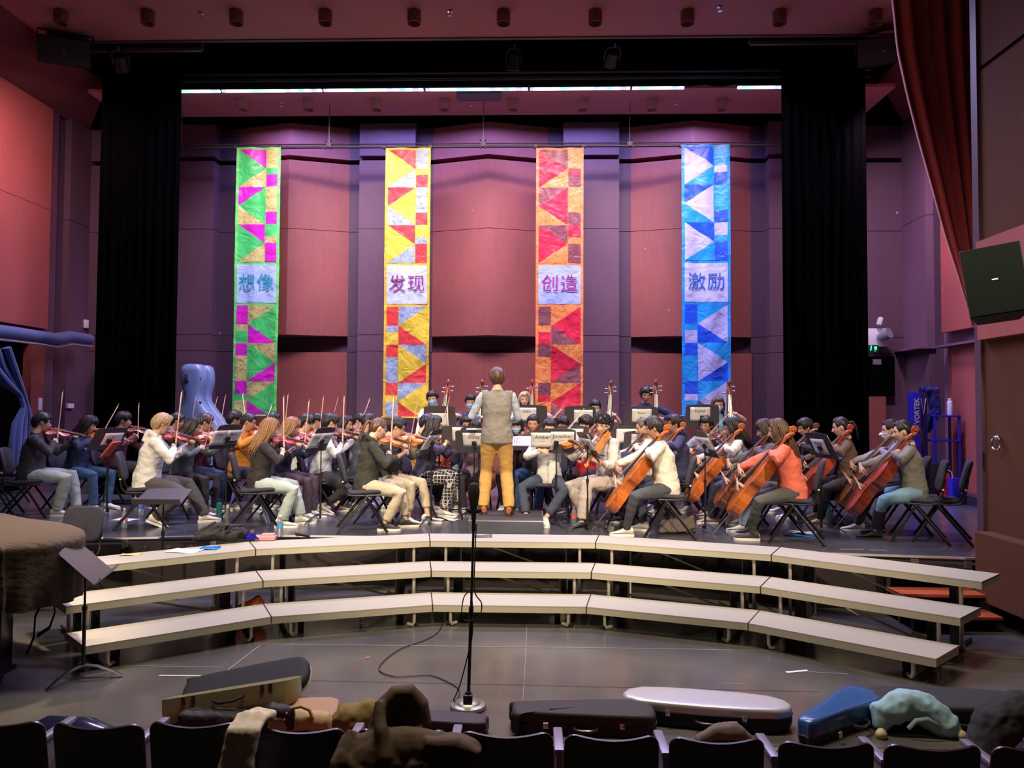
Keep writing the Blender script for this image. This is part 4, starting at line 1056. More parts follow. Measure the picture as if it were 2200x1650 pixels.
HC = {'black': (.012, .010, .012), 'softblack': (.022, .017, .018), 'brown': (.095, .045, .025), 'lightbrown': (.25, .125, .05), 'bleached': (.40, .26, .15),
      'blonde': (.48, .36, .20), 'darkbrown': (.045, .024, .018), 'greybrown': (.10, .075, .055)}
SK = {'a': (.62, .36, .24), 'b': (.52, .28, .18), 'c': (.68, .43, .31), 'd': (.42, .21, .13)}
def skin(k): return mat('skin_' + k, SK[k], .55, bump=.06, scale=(60, 60, 60), bd=.003)
_cloth = {}
def cloth(col, rough=.88, plaid=False):
    key = (tuple(col), plaid)
    if key in _cloth: return _cloth[key]
    m = mat('fabric_%d' % len(_cloth), col, rough, var=.10, scale=(5, 5, 5), ns=2.5, bump=.35, bd=.012)
    if plaid:
        nt = m.node_tree; N = nt.nodes; L = nt.links; b = N['Principled BSDF']; tc = N.new('ShaderNodeTexCoord'); prev = None
        sx = N.new('ShaderNodeSeparateXYZ'); L.new(tc.outputs['Object'], sx.inputs[0])
        for ax in (0, 1, 2):
            a = N.new('ShaderNodeMath'); a.operation = 'MULTIPLY'; a.inputs[1].default_value = 22; L.new(sx.outputs[ax], a.inputs[0])
            c = N.new('ShaderNodeMath'); c.operation = 'FRACT'; L.new(a.outputs[0], c.inputs[0])
            d = N.new('ShaderNodeMath'); d.operation = 'LESS_THAN'; d.inputs[1].default_value = .16; L.new(c.outputs[0], d.inputs[0])
            if prev is None: prev = d.outputs[0]
            else:
                e = N.new('ShaderNodeMath'); e.operation = 'MAXIMUM'; L.new(prev, e.inputs[0]); L.new(d.outputs[0], e.inputs[1]); prev = e.outputs[0]
        mx = N.new('ShaderNodeMix'); mx.data_type = 'RGBA'; mx.inputs['A'].default_value = (*col, 1); mx.inputs['B'].default_value = (.55, .53, .5, 1)
        L.new(prev, mx.inputs['Factor']); L.new(mx.outputs['Result'], b.inputs['Base Color'])
    _cloth[key] = m; return m

def shoe_mb(kind):
    """ankle at origin (0,0,.085), toe +Y; sole bottom at z = -.085"""
    u_ = MB(); s_ = MB()
    st = [(-.075, .028, -.052, .0), (-.06, .036, -.055, .02), (-.02, .038, -.05, .035), (.03, .038, -.048, .008), (.08, .043, -.050, -.022), (.13, .044, -.052, -.036), (.165, .036, -.055, -.044), (.185, .018, -.058, -.050)]
    n = 12; vs = []; fs = []
    for (y, w_, z0, z1) in st:
        for k in range(n):
            a = 2 * PI * k / n; c, s = math.cos(a), math.sin(a)
            vs.append((w_ * c * (1 if s < 0 else .92), y, (z0 + z1) / 2 + (z1 - z0) / 2 * s if s > 0 else z0 + (z0 - (-.06)) * s * .5 + (z1 - z0) * .5 * (1 + s)))
    for i in range(len(st) - 1):
        for k in range(n): fs.append((i * n + k, i * n + (k + 1) % n, (i + 1) * n + (k + 1) % n, (i + 1) * n + k))
    fs.append(tuple(range(n))); fs.append(tuple((len(st) - 1) * n + k for k in range(n - 1, -1, -1)))
    u_.add(vs, fs)
    if kind == 'high': u_.tube([(0, -.01, -.02), (0, -.012, .045)], [.042, .045], 12)
    pl = [(0, -.09), (.028, -.085), (.040, -.06), (.040, -.01), (.042, .05), (.049, .10), (.049, .14), (.038, .175), (.018, .195), (0, .20)]
    pl = pl + [(-x, y) for x, y in pl[-2:0:-1]]
    s_.prism([(x_ * .93, y_ * .97) for x_, y_ in pl], -.085, -.060)
    return u_, s_
def lace_mb():
    t = MB()
    for k in range(4): t.tube([(-.022, .03 + .022 * k, .006 - .012 * k), (0, .032 + .022 * k, .012 - .012 * k), (.022, .03 + .022 * k, .006 - .012 * k)], .003, 4)
    return t

def ik(a, c, l1, l2, pole):
    d = c - a; L_ = d.length
    if L_ > (l1 + l2) * .999: c = a + d * ((l1 + l2) * .999 / L_); d = c - a; L_ = d.length
    x = (l1 * l1 - l2 * l2 + L_ * L_) / (2 * L_); h = math.sqrt(max(0, l1 * l1 - x * x)); dn = d.normalized()
    p = pole - dn * pole.dot(dn)
    if p.length < 1e-4: p = dn.orthogonal()
    return a + dn * x + p.normalized() * h, c
def frame(f, p):
    """hand frame: fingers along f, palm facing p"""
    Y = f.normalized(); Z = -(p - Y * p.dot(Y)).normalized(); X = Y.cross(Z)
    return Matrix((X, Y, Z)).transposed().to_4x4()
V = Vector
PEOPLE = []
def person(label, x, y, rz, pose='sit', s=1.0, lean=6, hip=None, head=(0, 0, 0), hair='short', hc='black', sk='a', top=(.1, .1, .1), tp='long', pants=(.1, .1, .1), pw=1.0, crop=0.0,
           shoes=(.7, .7, .68), sole=(.8, .78, .72), shoe='low', mask=None, glasses=False, lw=None, rw=None, lh='relax', rh='relax', lf=None, rf=None, lpole=None, rpole=None,
           feet=None, z=ZS, vest=None, hood=False, sleeve=1.0, seed=0, loose=1.0, plaid=False, bust=0.0, collar=None, torso_yaw=0.0, knees=None, hem=None):
    T = thing('person', label, 'person', (x, y, z), rz, None)
    rnd = random.Random(seed * 7 + int(abs(x) * 100)); sd = seed * 3.1 + x
    hipz = hip if hip is not None else (.545 if pose == 'sit' else .90 * s)
    sh = Matrix.Rotation(R(torso_yaw), 3, 'Z')
    pel = V((0, 0, hipz)); up = sh @ V((0, math.sin(R(lean)), math.cos(R(lean)))); fw = sh @ V((0, math.cos(R(lean)), -math.sin(R(lean)))); sd_x = sh @ V((1, 0, 0))
    N_ = pel + up * .50 * s
    shl = {1: N_ + sd_x * .165 * s - up * .055, -1: N_ - sd_x * .165 * s - up * .055}
    chest = pel + up * .33 * s; waist = pel + up * .15 * s
    hy, hp, hr = [R(a) for a in head]
    HR = (sh @ Matrix.Rotation(hy, 3, 'Z') @ Matrix.Rotation(-hp, 3, 'X') @ Matrix.Rotation(hr, 3, 'Y'))
    hc_ = N_ + up * .085 + fw * .015 + HR @ V((0, .012, .075)) 
    HM = Matrix.Translation(hc_) @ HR.to_4x4() @ Matrix.Scale(.97 + .03 * s, 4)
    # legs
    ft = feet or ((-.13, .40), (.13, .40)) if pose == 'sit' else (feet or ((-.10, .0), (.10, .0)))
    legs = {}
    for i, sg in enumerate((-1, 1)):
        hj = pel + V((sg * .088, 0.0, -.02)); fx, fy = ft[i][0], ft[i][1]; fz = .085 + (ft[i][2] if len(ft[i]) > 2 else 0)
        an = V((fx, fy, fz)); kn, an = ik(hj, an, .43 * s, .42 * s, V((sg * .25 if knees is None else knees * sg, .55, 1)) if pose == 'sit' else V((0, 1, 0)))
        legs[sg] = (hj, kn, an, ft[i][3] if len(ft[i]) > 3 else sg * -8)
    # arms
    arms = {}
    for sg, tg, pl in ((-1, lw, lpole), (1, rw, rpole)):
        if tg is None:
            tg = (V((sg * .16, .30, hipz + .10)), V((0, 1, -.2)), V((0, 0, -1))) if pose == 'sit' else (V((sg * .24, .06, hipz - .08)), V((0, .1, -1)), V((-sg, 0, 0)))
        wpos, fdir, palm = tg
        el, wr_ = ik(shl[sg], V(wpos), .285 * s, .25 * s, V(pl) if pl is not None else V((sg * .55, -.35, -1)))
        arms[sg] = (shl[sg], el, wr_, V(fdir), V(palm))
    # ---- body: one skin surface
    b_ = MB(); g = .9 * s
    b_.tube([pel - up * .07, pel, waist, chest, N_ - up * .07, N_ - up * .02], [.10 * g, .145 * g, .115 * g, .135 * g, .13 * g, .06], 14, ell=[(1, .75), (1, .72), (1, .72), (1, .74), (1.1, .55), (1.1, .8)], up=fw)
    b_.tube([N_ - up * .05, N_ + up * .03, hc_ - HR @ V((0, .02, .06))], [.062, .052, .050], 12)
    for sg in (-1, 1):
        hj, kn, an, _t = legs[sg]
        b_.tube([hj, hj.lerp(kn, .5), kn, kn.lerp(an, .35), an, an - V((0, 0, .03))], [.078 * g, .068 * g, .050 * g, .050 * g, .034 * g, .032], 10)
        s0, el, wr_, fd, pm = arms[sg]
        b_.tube([s0 - sd_x * sg * .06, s0, s0.lerp(el, .5), el, el.lerp(wr_, .35), wr_, wr_ + (wr_ - el).normalized() * .01], [.05 * g, .05 * g, .042 * g, .036 * g, .037 * g, .025, .023], 10)
    def body_cb(me):
        vs, fs = mesh_vf(me); bpy.data.meshes.remove(me)
        body = MB(); body.add(vs, fs); body.add(HEAD[0], HEAD[1], HM)
        for sg, kind in ((-1, lh), (1, rh)):
            s0, el, wr_, fd, pm = arms[sg]; hv, hf = HANDS[kind]
            Mh = Matrix.Translation(wr_) @ frame(fd, pm) @ (Matrix.Scale(-1, 4, (1, 0, 0)) if sg == 1 else Matrix.Identity(4)) @ Matrix.Scale(.93 * (.9 + .1 * s), 4)
            if sg == 1: hf = [tuple(reversed(q)) for q in hf]
            body.add(hv, hf, Mh)
        body.build('body', skin(sk), T, ang=60)
    remesh_later(b_, .0105, 3, .5, body_cb)
    # ---- top
    L_ = .022 * loose
    t_ = MB(); hemz = -.10 if hem is None else hem
    t_.tube([pel + up * hemz + fw * .01, pel + up * .02, waist, chest + fw * bust, N_ - up * .075, N_ - up * .012, N_ + up * .020], [.150 * s + L_, .150 * s + L_, .128 * s + L_ * 1.2, .143 * s + L_, .137 * s + L_ * .6, .085, .068], 20,
            ell=[(1.04, .82), (1.02, .82), (1, .80), (1, .78), (1.14, .58), (1.1, .80), (1, 1)], up=fw)
    sl_short = tp in ('tee', 'vest0')
    for sg in (-1, 1):
        s0, el, wr_, fd, pm = arms[sg]
        if tp == 'vest': t_.tube([s0 - sd_x * sg * .07, s0 + sd_x * sg * .012], [.062, .066], 12); continue
        if tp == 'tee': pts = [s0 - sd_x * sg * .06, s0, s0.lerp(el, .35), s0.lerp(el, .62)]; rr = [.056, .060, .060 * (.6 + .4 * loose), .064 * (.6 + .4 * loose)]
        else:
            e = sleeve; end = el.lerp(wr_, .93 * e) if e > .2 else el
            lo = .7 + .3 * loose
            pts = [s0 - sd_x * sg * .06, s0, s0.lerp(el, .5), el, el.lerp(end, .5), end]; rr = [.055, .062 * lo, .056 * lo, .052 * lo, .045 * lo * (1.15 if hood else 1), .036 * (lo if not hood else .95)]
        t_.tube(pts, rr, 12)
    if hood:
        t_.tube([N_ + sd_x * .085 + up * .015 + fw * .02, N_ - fw * .05 + sd_x * .07 + up * .03, N_ - fw * .085 + up * .035, N_ - fw * .05 - sd_x * .07 + up * .03, N_ - sd_x * .085 + up * .015 + fw * .02], [.022, .032, .042, .032, .022], 10)
        t_.tube([N_ - fw * .09 + up * .02, N_ - fw * .115 - up * .08], [.045, .03], 10)
    def dress(mb, name, m_, vox=.0135, amp=.007):
        def cb(me):
            nrm = [v.normal.copy() for v in me.vertices]
            for v, vn in zip(me.vertices, nrm):
                c = v.co; q = noise.noise(V((c.x * 9 + sd, c.y * 9, c.z * 14))) + .6 * noise.noise(V((c.x * 22, c.y * 22 + sd, c.z * 30)))
                v.co = c + vn * (amp * q)
            me.polygons.foreach_set('use_smooth', [True] * len(me.polygons)); me.name = name
            o = bpy.data.objects.new(name, me); C.objects.link(o); me.materials.clear(); me.materials.append(m_); o.parent = T
        remesh_later(mb, vox, 2, .5, cb)
    nm = {'long': 'top', 'tee': 't_shirt', 'vest': 'vest'}[tp]
    if hood: nm = 'hoodie'
    to = dress(t_, nm, cloth(top), amp=.005 + .004 * loose)
    if vest is not None:                                   # shirt sleeves and collar under a vest
        t2 = MB()
        for sg in (-1, 1):
            s0, el, wr_, fd, pm = arms[sg]
            t2.tube([s0 - sd_x * sg * .05, s0, s0.lerp(el, .5), el, el.lerp(wr_, .5), el.lerp(wr_, .94)], [.05, .056, .053, .050, .044, .035], 12)
        t2.tube([chest, N_ - up * .07, N_ + up * .0, N_ + up * .038], [.11, .10, .068, .064], 14, ell=[(1, .7), (1.1, .6), (1, 1), (1, 1)], up=fw)
        dress(t2, 'shirt', cloth(vest))
    # ---- trousers
    t_ = MB(); k = pw
    t_.tube([pel - up * .085 + V((0, 0, .0)), pel - up * .03, pel + up * .05, pel + up * .10], [.10 * s, .145 * s + .010, .145 * s + .006, .135 * s], 18, ell=[(1.1, .9), (1.06, .82), (1, .80), (1, .78)], up=fw)
    for sg in (-1, 1):
        hj, kn, an, _t = legs[sg]; end = kn.lerp(an, 1 - crop) if crop > 0 else an + V((0, 0, .005))
        if shoe == 'boot': end = kn.lerp(an, .35)
        t_.tube([hj - V((0, .03, 0)), hj.lerp(kn, .35), hj.lerp(kn, .75), kn, kn.lerp(end, .35), kn.lerp(end, .8), end], [.092 * s, .088 * s * (.8 + .2 * k), .070 * s * (.6 + .4 * k), .063 * s * (.6 + .4 * k), .060 * s * (.35 + .65 * k), .052 * k, .050 * k], 12)
    dress(t_, 'trousers', cloth(pants, plaid=plaid), amp=.006)
    # ---- shoes
    key = 'shoe_' + shoe
    sc_ = mat('shoe_%02x%02x%02x' % tuple(int(c * 255) for c in shoes), shoes, .6); ss = mat('sole_%02x%02x%02x' % tuple(int(c * 255) for c in sole), sole, .7)
    for sg in (-1, 1):
        hj, kn, an, tw = legs[sg]
        if key not in SHARE:
            u_, s_ = shoe_mb(shoe); a = fix_normals(u_.build('shoe', sc_, T)); b2 = s_.build('sole', ss, a, ang=50); SHARE[key] = a.data; SHARE[key + 's'] = b2.data
            for q in (a, b2): q.material_slots[0].link = 'OBJECT'
        else:
            a = bpy.data.objects.new('shoe', SHARE[key]); C.objects.link(a); a.parent = T; b2 = bpy.data.objects.new('sole', SHARE[key + 's']); C.objects.link(b2); b2.parent = a
            for q in (a, b2): q.material_slots[0].link = 'OBJECT'
        a.material_slots[0].material = sc_; b2.material_slots[0].material = ss
        if shoe == 'boot':
            bs = MB(); bs.tube([an - V((0, .01, .03)), an + V((0, -.012, .04)), an.lerp(kn, .3), an.lerp(kn, .55), an.lerp(kn, .72)], [.046, .046, .056, .064, .067], 14); bs.build('boot_shaft', sc_, T)
        if shoe != 'boot': new_shared('laces', 'laces', lace_mb, mat('lace_white', (.75, .74, .7), .8), a)
        a.location = an; a.rotation_euler = (R(ft[0 if sg < 0 else 1][4]) if len(ft[0 if sg < 0 else 1]) > 4 else 0, 0, R(tw)); a.scale = (1.0, .92 + .08 * s, 1)
    # ---- head details
    hk = 'hair_' + hair + str(seed % 2)
    if hk not in SHARE:
        o = make_hair(hair, 3 + seed % 2).build('hair', hair_mat(hc, HC[hc]), T, ang=80); SHARE[hk] = o.data
    else:
        o = bpy.data.objects.new('hair', SHARE[hk]); C.objects.link(o); o.parent = T
    o.material_slots[0].link = 'OBJECT'; o.material_slots[0].material = hair_mat(hc, HC[hc]); o.matrix_local = HM
    def put(key, name, mb, m_):
        q = new_shared(key, name, lambda: mb, m_, T); q.matrix_local = HM; return q
    put('eyeL', 'eye', EYE[0], M_EYE); put('eyeR', 'eye', EYE[1], M_EYE); put('browL', 'eyebrow', BROW[0], hair_mat('black', HC['black'])); put('browR', 'eyebrow', BROW[1], hair_mat('black', HC['black']))
    if mask: put('mask' + mask, 'face_mask', mask_mb() if 'mask' + mask not in SHARE else None, M_MASK if mask == 'b' else M_MASKW)
    else: put('mouth', 'mouth', MOUTH, M_MOUTH)
    if glasses: put('glasses', 'glasses', glasses_mb() if 'glasses' not in SHARE else None, GLASS_M)
    T['hip'] = hipz
    del T['hip']
    return T, dict(N=N_, hc=hc_, HR=HR, up=up, fw=fw, sx=sd_x, shl=shl, M=Matrix.Translation((x, y, z)) @ Matrix.Rotation(rz, 4, 'Z'))
# ------------------------------------------------------------------ players
def skel(pose, s, lean, hip=None, torso_yaw=0):
    hipz = hip if hip is not None else (.545 if pose == 'sit' else .90 * s)
    sh = Matrix.Rotation(R(torso_yaw), 3, 'Z'); up = sh @ V((0, math.sin(R(lean)), math.cos(R(lean)))); fw = sh @ V((0, math.cos(R(lean)), -math.sin(R(lean)))); sx = sh @ V((1, 0, 0))
    return V((0, 0, hipz)) + up * .50 * s, up, fw, sx
def mat3(X, Y, Z, O):
    M = Matrix((X, Y, Z)).transposed().to_4x4(); M.translation = O; return M
GV = 'violins played in the left and middle sections'
def chair_at(x, y, rz, label, z=ZS, grp='black stacking chairs of the orchestra'):
    return dup(PCHAIR, (x, y, z), rz, label, grp)
def violinist(desc, px, Y, face, kind='violin', var='orange', az=26, el=-5, tilt=30, e=30, sfr=.18, s=1.0, lean=7, chair=True, no_person_chair=False, x=None, hd=None, bow=True, hip=None, **kw):
    X = at_y(px, 878, Y).x if x is None else x
    rz = R(face)
    N_, up, fw, sx = skel('sit', s, lean, hip=hip)
    a = (fw * math.cos(R(az)) - sx * math.sin(R(az))) * math.cos(R(el)) + up * math.sin(R(el)); a.normalize()
    n = up * math.cos(R(tilt)) + sx * math.sin(R(tilt)); n = (n - a * n.dot(a)).normalized(); Xv = a.cross(n)
    k = 1.0 if kind == 'violin' else 1.12
    O = N_ + up * .050 + fw * .030 - sx * .062
    P = O + a * (.455 * k)
    lw = (P - n * .078 - Xv * .035 - a * .015, n * 1.0 + Xv * .30 - a * .12, Xv * 1 - a * .35)
    Cc = O + a * (.185 * k) + n * .066
    b = -Xv * math.cos(R(e)) + n * math.sin(R(e)); b = (b - a * b.dot(a)).normalized(); Zb = (n - b * n.dot(b)).normalized()
    F = Cc - b * sfr + Zb * .02
    rw = (F + Zb * .050 - b * .055 - a * .050, a * .62 + b * .45 - Zb * .62, -Zb - a * .35)
    T, S = person(desc, X, Y, rz, 'sit', s=s, lean=lean, hip=hip, head=hd or (24, 17, -9), lw=lw, rw=rw, lh='grip', rh='bow', lpole=V((-.25, .25, -1)), rpole=V((.9, -.1, -.55)), **kw)
    M = S['M']
    copy_instr(kind, var, M @ mat3(Xv, a, n, O), '%s under the chin of the %s' % (kind, desc), 'violins and violas being played')
    if bow: dup_m(PBOW, M @ mat3(b.cross(Zb), b, Zb, F), 'thin bow held by the %s' % desc, 'bows of the violin and viola players')
    if chair: chair_at(X, Y, rz, 'black chair under the %s' % desc)
    return T
def cellist(desc, px, Y, face, var='orange', s=1.0, lean=4, tilt=52, lat=.15, sfr=.18, bottom=(.03, .66, .27), x=None, hd=None, up_n=.62, chair=True, yawc=0, **kw):
    X = at_y(px, 878, Y).x if x is None else x
    rz = R(face); N_, up, fw, sx = skel('sit', s, lean)
    O = V(bottom); t = R(tilt)
    a = V((-lat, -math.cos(t), math.sin(t))).normalized(); n = V((-.15 if yawc == 0 else yawc, math.sin(t), math.cos(t))); n = (n - a * n.dot(a)).normalized(); Xc = a.cross(n)
    P = O + a * (.755 + .28 * (1 - up_n) ); kf = n * .085
    lw = (P + kf + Xc * .085, -Xc * .85 - n * .35 + a * .1, -n - Xc * .2)
    Cc = O + a * .35 + n * (.059 + .026 + .085); b = (Xc * .98 + a * .12).normalized(); Zb = (n - b * n.dot(b)).normalized()
    F = Cc - b * sfr + Zb * .02
    rw = (F + Zb * .045 - b * .060 + a * .05, b * .45 - a * .55 - Zb * .45, -Zb)
    kw.setdefault('feet', ((-.25, .36), (.25, .36))); kw.setdefault('knees', 1.3)
    T, S = person(desc, X, Y, rz, 'sit', s=s, lean=lean, head=hd or (6, 18, 0), lw=lw, rw=rw, lh='grip', rh='bow', lpole=V((-1.0, .15, -.35)), rpole=V((.9, -.2, -.4)), **kw)
    copy_instr('cello', var, S['M'] @ mat3(Xc, a, n, O), 'cello played by the %s' % desc, 'cellos of the right hand section')
    dup_m(PBOWC, S['M'] @ mat3(b.cross(Zb), b, Zb, F), 'cello bow held by the %s' % desc, 'bows of the cello players')
    if chair: chair_at(X, Y, rz, 'black chair under the %s' % desc)
    return T
def bassist(desc, px, Y, face, var='brown', s=1.0, hip=None, lat=.06, O=(-.10, .36, .12), lift=.30, s_b=1.0, **kw):
    X = at_y(px, 878, Y).x; rz = R(face); N_, up, fw, sx = skel('stand', s, 3, hip)
    O = V(O); a = V((-lat, -.16, 1)).normalized(); n = V((.10, 1, .16)); n = (n - a * n.dot(a)).normalized(); Xc = a.cross(n)
    P = O + a * (1.10 + .44 * lift)
    lw = (P + n * .105 + Xc * .075, -Xc * .9 - n * .4 + a * .1, -n)
    Cc = O + a * .62 + n * .26; b = (Xc * .98 - a * .15).normalized(); Zb = (n - b * n.dot(b)).normalized(); F = Cc - b * .3
    rw = (F + Zb * .05 - b * .05 + a * .05, b * .4 - a * .6 - Zb * .4, -Zb)
    T, S = person(desc, X, Y, rz, 'stand', s=s, lean=3, hip=hip, lw=lw, rw=rw, lh='grip', rh='bow', lpole=V((-1, .1, -.25)), rpole=V((1, 0, -.4)), **kw)
    copy_instr('bass', var, S['M'] @ mat3(Xc, a, n, O), 'double bass played by the %s' % desc, 'double basses along the back')
    return T
G = (.045, .045, .048)
# ---- left side: first and second violins, facing right ------------------------------------------
violinist('boy in a dark grey sweater and pale trousers', 68, 9.55, -68, var='red', e=36, sfr=.17, s=1.06, hair='short', hc='black', sk='a', top=(.040, .040, .046), pants=(.36, .42, .38), pw=1.35, glasses=True, loose=1.35, feet=((-.12, .52), (.10, .34)), seed=1, hd=(18, 14, -6))
violinist('girl in a navy hoodie and blue jeans', 165, 10.22, -98, var='orange', e=10, sfr=.16, s=1.0, lean=12, hair='longfringe', hc='black', sk='a', top=(.020, .035, .085), pants=(.035, .085, .17), pw=1.15, hood=True, loose=1.3, seed=2, hd=(22, 24, -8))
violinist('boy with glasses in a maroon hoodie', 248, 11.0, -78, var='brown', e=12, sfr=.22, s=1.05, hair='fringe', hc='black', sk='a', top=(.110, .030, .038), pants=(.03, .03, .035), glasses=True, loose=1.25, seed=3, hd=(15, 8, -5))
violinist('boy with bleached hair in a white hoodie', 318, 8.85, -66, var='red', e=40, sfr=.18, s=1.07, lean=10, hair='swept', hc='bleached', sk='a', top=(.72, .70, .66), pants=(.075, .068, .070), pw=1.4, hood=True, loose=1.5, feet=((-.10, .66), (.12, .12, .03, 0, -25)), shoes=(.82, .80, .72), seed=4, shoe='high', hd=(16, 20, -6))
violinist('boy in black behind the boy in white', 362, 10.95, -86, var='red', s=1.05, hair='short', hc='black', sk='b', top=(.02, .02, .022), pants=(.02, .02, .02), seed=5)
violinist('girl with long black hair and ripped jeans', 392, 9.75, -92, var='orange', e=36, sfr=.20, s=.98, lean=9, hair='long', hc='black', sk='a', top=(.10, .12, .11), pants=(.02, .02, .025), pw=.9, seed=6, shoes=(.70, .66, .60), hd=(16, 26, -8))
violinist('boy in a maroon and blue shirt', 422, 10.3, -88, var='brown', s=1.04, hair='short', hc='darkbrown', sk='b', top=(.13, .02, .035), pants=(.02, .04, .12), glasses=True, seed=7, e=30)
violinist('boy with a striped collar in charcoal', 486, 11.35, -68, var='red', s=1.10, hair='swept', hc='black', sk='b', top=(.07, .07, .075), pants=(.03, .03, .05), seed=8, e=26, sfr=.12, hd=(10, 12, -4))
violinist('boy with glasses in an orange hoodie', 517, 10.4, -104, var='orange', s=1.05, hair='crop', hc='black', sk='b', top=(.52, .20, .02), pants=(.02, .02, .04), glasses=True, hood=True, loose=1.2, seed=9, shoes=(.60, .66, .78), e=8, sfr=.2)
violinist('woman with long light brown hair and pale jeans', 558, 8.85, -70, var='red', s=.97, lean=7, hair='long', hc='lightbrown', sk='c', top=(.030, .026, .026), pants=(.42, .50, .47), pw=1.35, sleeve=.55, loose=1.0, feet=((-.12, .50), (.10, .27)), shoes=(.80, .76, .64), seed=10, bust=.015, e=36, sfr=.19, shoe='high', hd=(14, 18, -6), crop=.06)
violinist('boy mostly hidden behind the long haired woman', 570, 11.75, -80, var='brown', s=1.08, hair='short', hc='black', sk='b', top=(.03, .03, .04), pants=(.03, .03, .04), seed=11, e=40)
violinist('girl with light brown fringe in a navy jacket', 602, 9.58, -88, var='red', s=.99, lean=9, hair='longfringe', hc='lightbrown', sk='a', top=(.018, .022, .055), pants=(.060, .040, .060), pw=1.1, loose=1.2, seed=12, e=24, hd=(20, 24, -8))
violinist('black haired boy in a white shirt', 640, 10.5, -90, var='orange', s=1.03, hair='fringe', hc='black', sk='a', top=(.66, .66, .62), pants=(.03, .03, .04), seed=13, e=30)
violinist('boy with glasses at the back near the red wall', 668, 11.75, -106, var='brown', s=1.06, hair='short', hc='black', sk='a', top=(.04, .06, .14), pants=(.03, .03, .04), glasses=True, seed=14)
violinist('boy in a pale grey sweater and black trousers', 690, 10.08, -78, var='brown', e=38, sfr=.22, s=1.06, hair='fringe', hc='black', sk='a', top=(.52, .52, .55), pants=(.022, .022, .026), pw=1.1, loose=1.2, seed=15, crop=.15, feet=((-.12, .22), (.12, .06, .03, 0, -20)), hd=(22, 20, -8))
violinist('girl with straight black hair at the back', 728, 10.95, -120, var='brown', s=1.0, hair='long', hc='black', sk='b', top=(.03, .03, .04), pants=(.03, .03, .04), seed=16)
violinist('boy with blue lit hair at the back', 762, 12.0, -130, var='brown', s=1.06, hair='short', hc='black', sk='a', top=(.30, .34, .42), pants=(.03, .03, .04), seed=17, bow=False)
violinist('boy with cropped hair beside the ponytail woman', 775, 10.45, -86, var='brown', s=1.08, hair='crop', hc='black', sk='b', top=(.05, .06, .09), pants=(.03, .03, .04), seed=18, bow=False)
violinist('woman with a ponytail in an olive black hoodie', 787, 8.75, -75, var='amber', e=42, sfr=.21, s=1.0, lean=9, hair='tied', hc='brown', sk='c', top=(.030, .031, .024), pants=(.50, .42, .30), pw=1.15, hood=True, loose=1.3, feet=((-.10, .48), (.12, .22)), shoes=(.035, .032, .03), sole=(.72, .66, .54), seed=19, crop=.12, hd=(16, 22, -6))
violinist('girl with glasses and centre parted hair in khaki', 832, 9.35, -104, var='amber', e=34, sfr=.24, s=1.0, hair='part', hc='black', sk='a', top=(.055, .060, .042), pants=(.52, .44, .30), pw=1.1, glasses=True, seed=20, crop=.25, sleeve=.5, feet=((-.1, .52), (.12, .35)), hd=(22, 26, -8))
violinist('girl with round glasses and plaid trousers', 912, 10.0, -94, var='orange', e=14, sfr=.20, s=1.02, lean=9, hair='long', hc='black', sk='a', top=(.055, .050, .095), pants=(.02, .018, .02), plaid=True, pw=1.5, glasses=True, seed=21, crop=.12, sleeve=.55, loose=1.3, hd=(18, 14, -8), feet=((-.14, .42), (.14, .30)))
violinist('person in ochre behind the girl in plaid', 902, 10.6, -115, var='orange', s=1.06, hair='short', hc='black', sk='a', top=(.40, .24, .03), pants=(.02, .02, .03), seed=22)
# ---- middle: second violins and violas, facing the conductor ------------------------------------
violinist('girl with a blue mask and long black hair', 1001, 11.15, -172, 'viola', 'brown', s=1.0, hair='long', hc='black', sk='b', top=(.02, .02, .025), pants=(.30, .38, .30), mask='b', seed=23, bow=False, hd=(5, 18, 0))
violinist('black haired girl in pink left of the conductor', 1018, 10.5, -176, 'viola', 'brown', s=.90, hair='long', hc='black', sk='a', top=(.46, .30, .36), pants=(.03, .03, .04), seed=24, hd=(8, 22, -6), e=20)
violinist('girl in a blue mask just right of the conductor', 1112, 10.8, 172, 'viola', 'brown', s=.98, hair='longfringe', hc='black', sk='b', top=(.06, .03, .03), pants=(.03, .03, .04), mask='b', seed=25, bow=False, hd=(5, 12, 0))
violinist('boy with a flat top in dark grey', 1148, 10.5, 168, 'viola', 'brown', s=1.06, hair='crop', hc='black', sk='b', top=(.040, .042, .050), pants=(.035, .09, .22), seed=26, e=18, sfr=.30, az=38, hd=(6, 14, -4), shoes=(.05, .05, .05))
violinist('girl with glasses behind the Jonathan sign', 1180, 9.62, 176, 'viola', 'amber', s=.96, hair='part', hc='softblack', sk='a', top=(.74, .72, .68), pants=(.045, .06, .09), pw=1.15, glasses=True, seed=27, e=18, sfr=.26, az=40, crop=.18, feet=((.02, .42), (.25, .48)), hd=(4, 14, -4), knees=1.0)
violinist('black haired boy behind the girl with glasses', 1205, 11.05, 172, 'viola', 'brown', s=1.02, hair='fringe', hc='black', sk='b', top=(.04, .06, .09), pants=(.03, .03, .04), seed=28, bow=False)
violinist('boy in a red sweatshirt', 1262, 10.45, 150, 'viola', 'brown', s=1.05, hair='fringe', hc='black', sk='a', top=(.42, .010, .022), pants=(.045, .03, .04), seed=29, e=16, sfr=.30, az=36, loose=1.2, hd=(10, 14, -16))
violinist('curly haired boy in a light grey sweatshirt', 1312, 9.28, 118, 'viola', 'amber', s=1.08, lean=8, hair='curly', hc='black', sk='a', top=(.52, .50, .47), pants=(.46, .40, .36), pw=1.4, loose=1.6, sleeve=.6, seed=30, e=8, sfr=.42, az=30, el=-28, crop=.1, shoes=(.05, .05, .042), sole=(.10, .11, .08), feet=((-.13, .50), (.15, .25)), hd=(24, 14, -10))
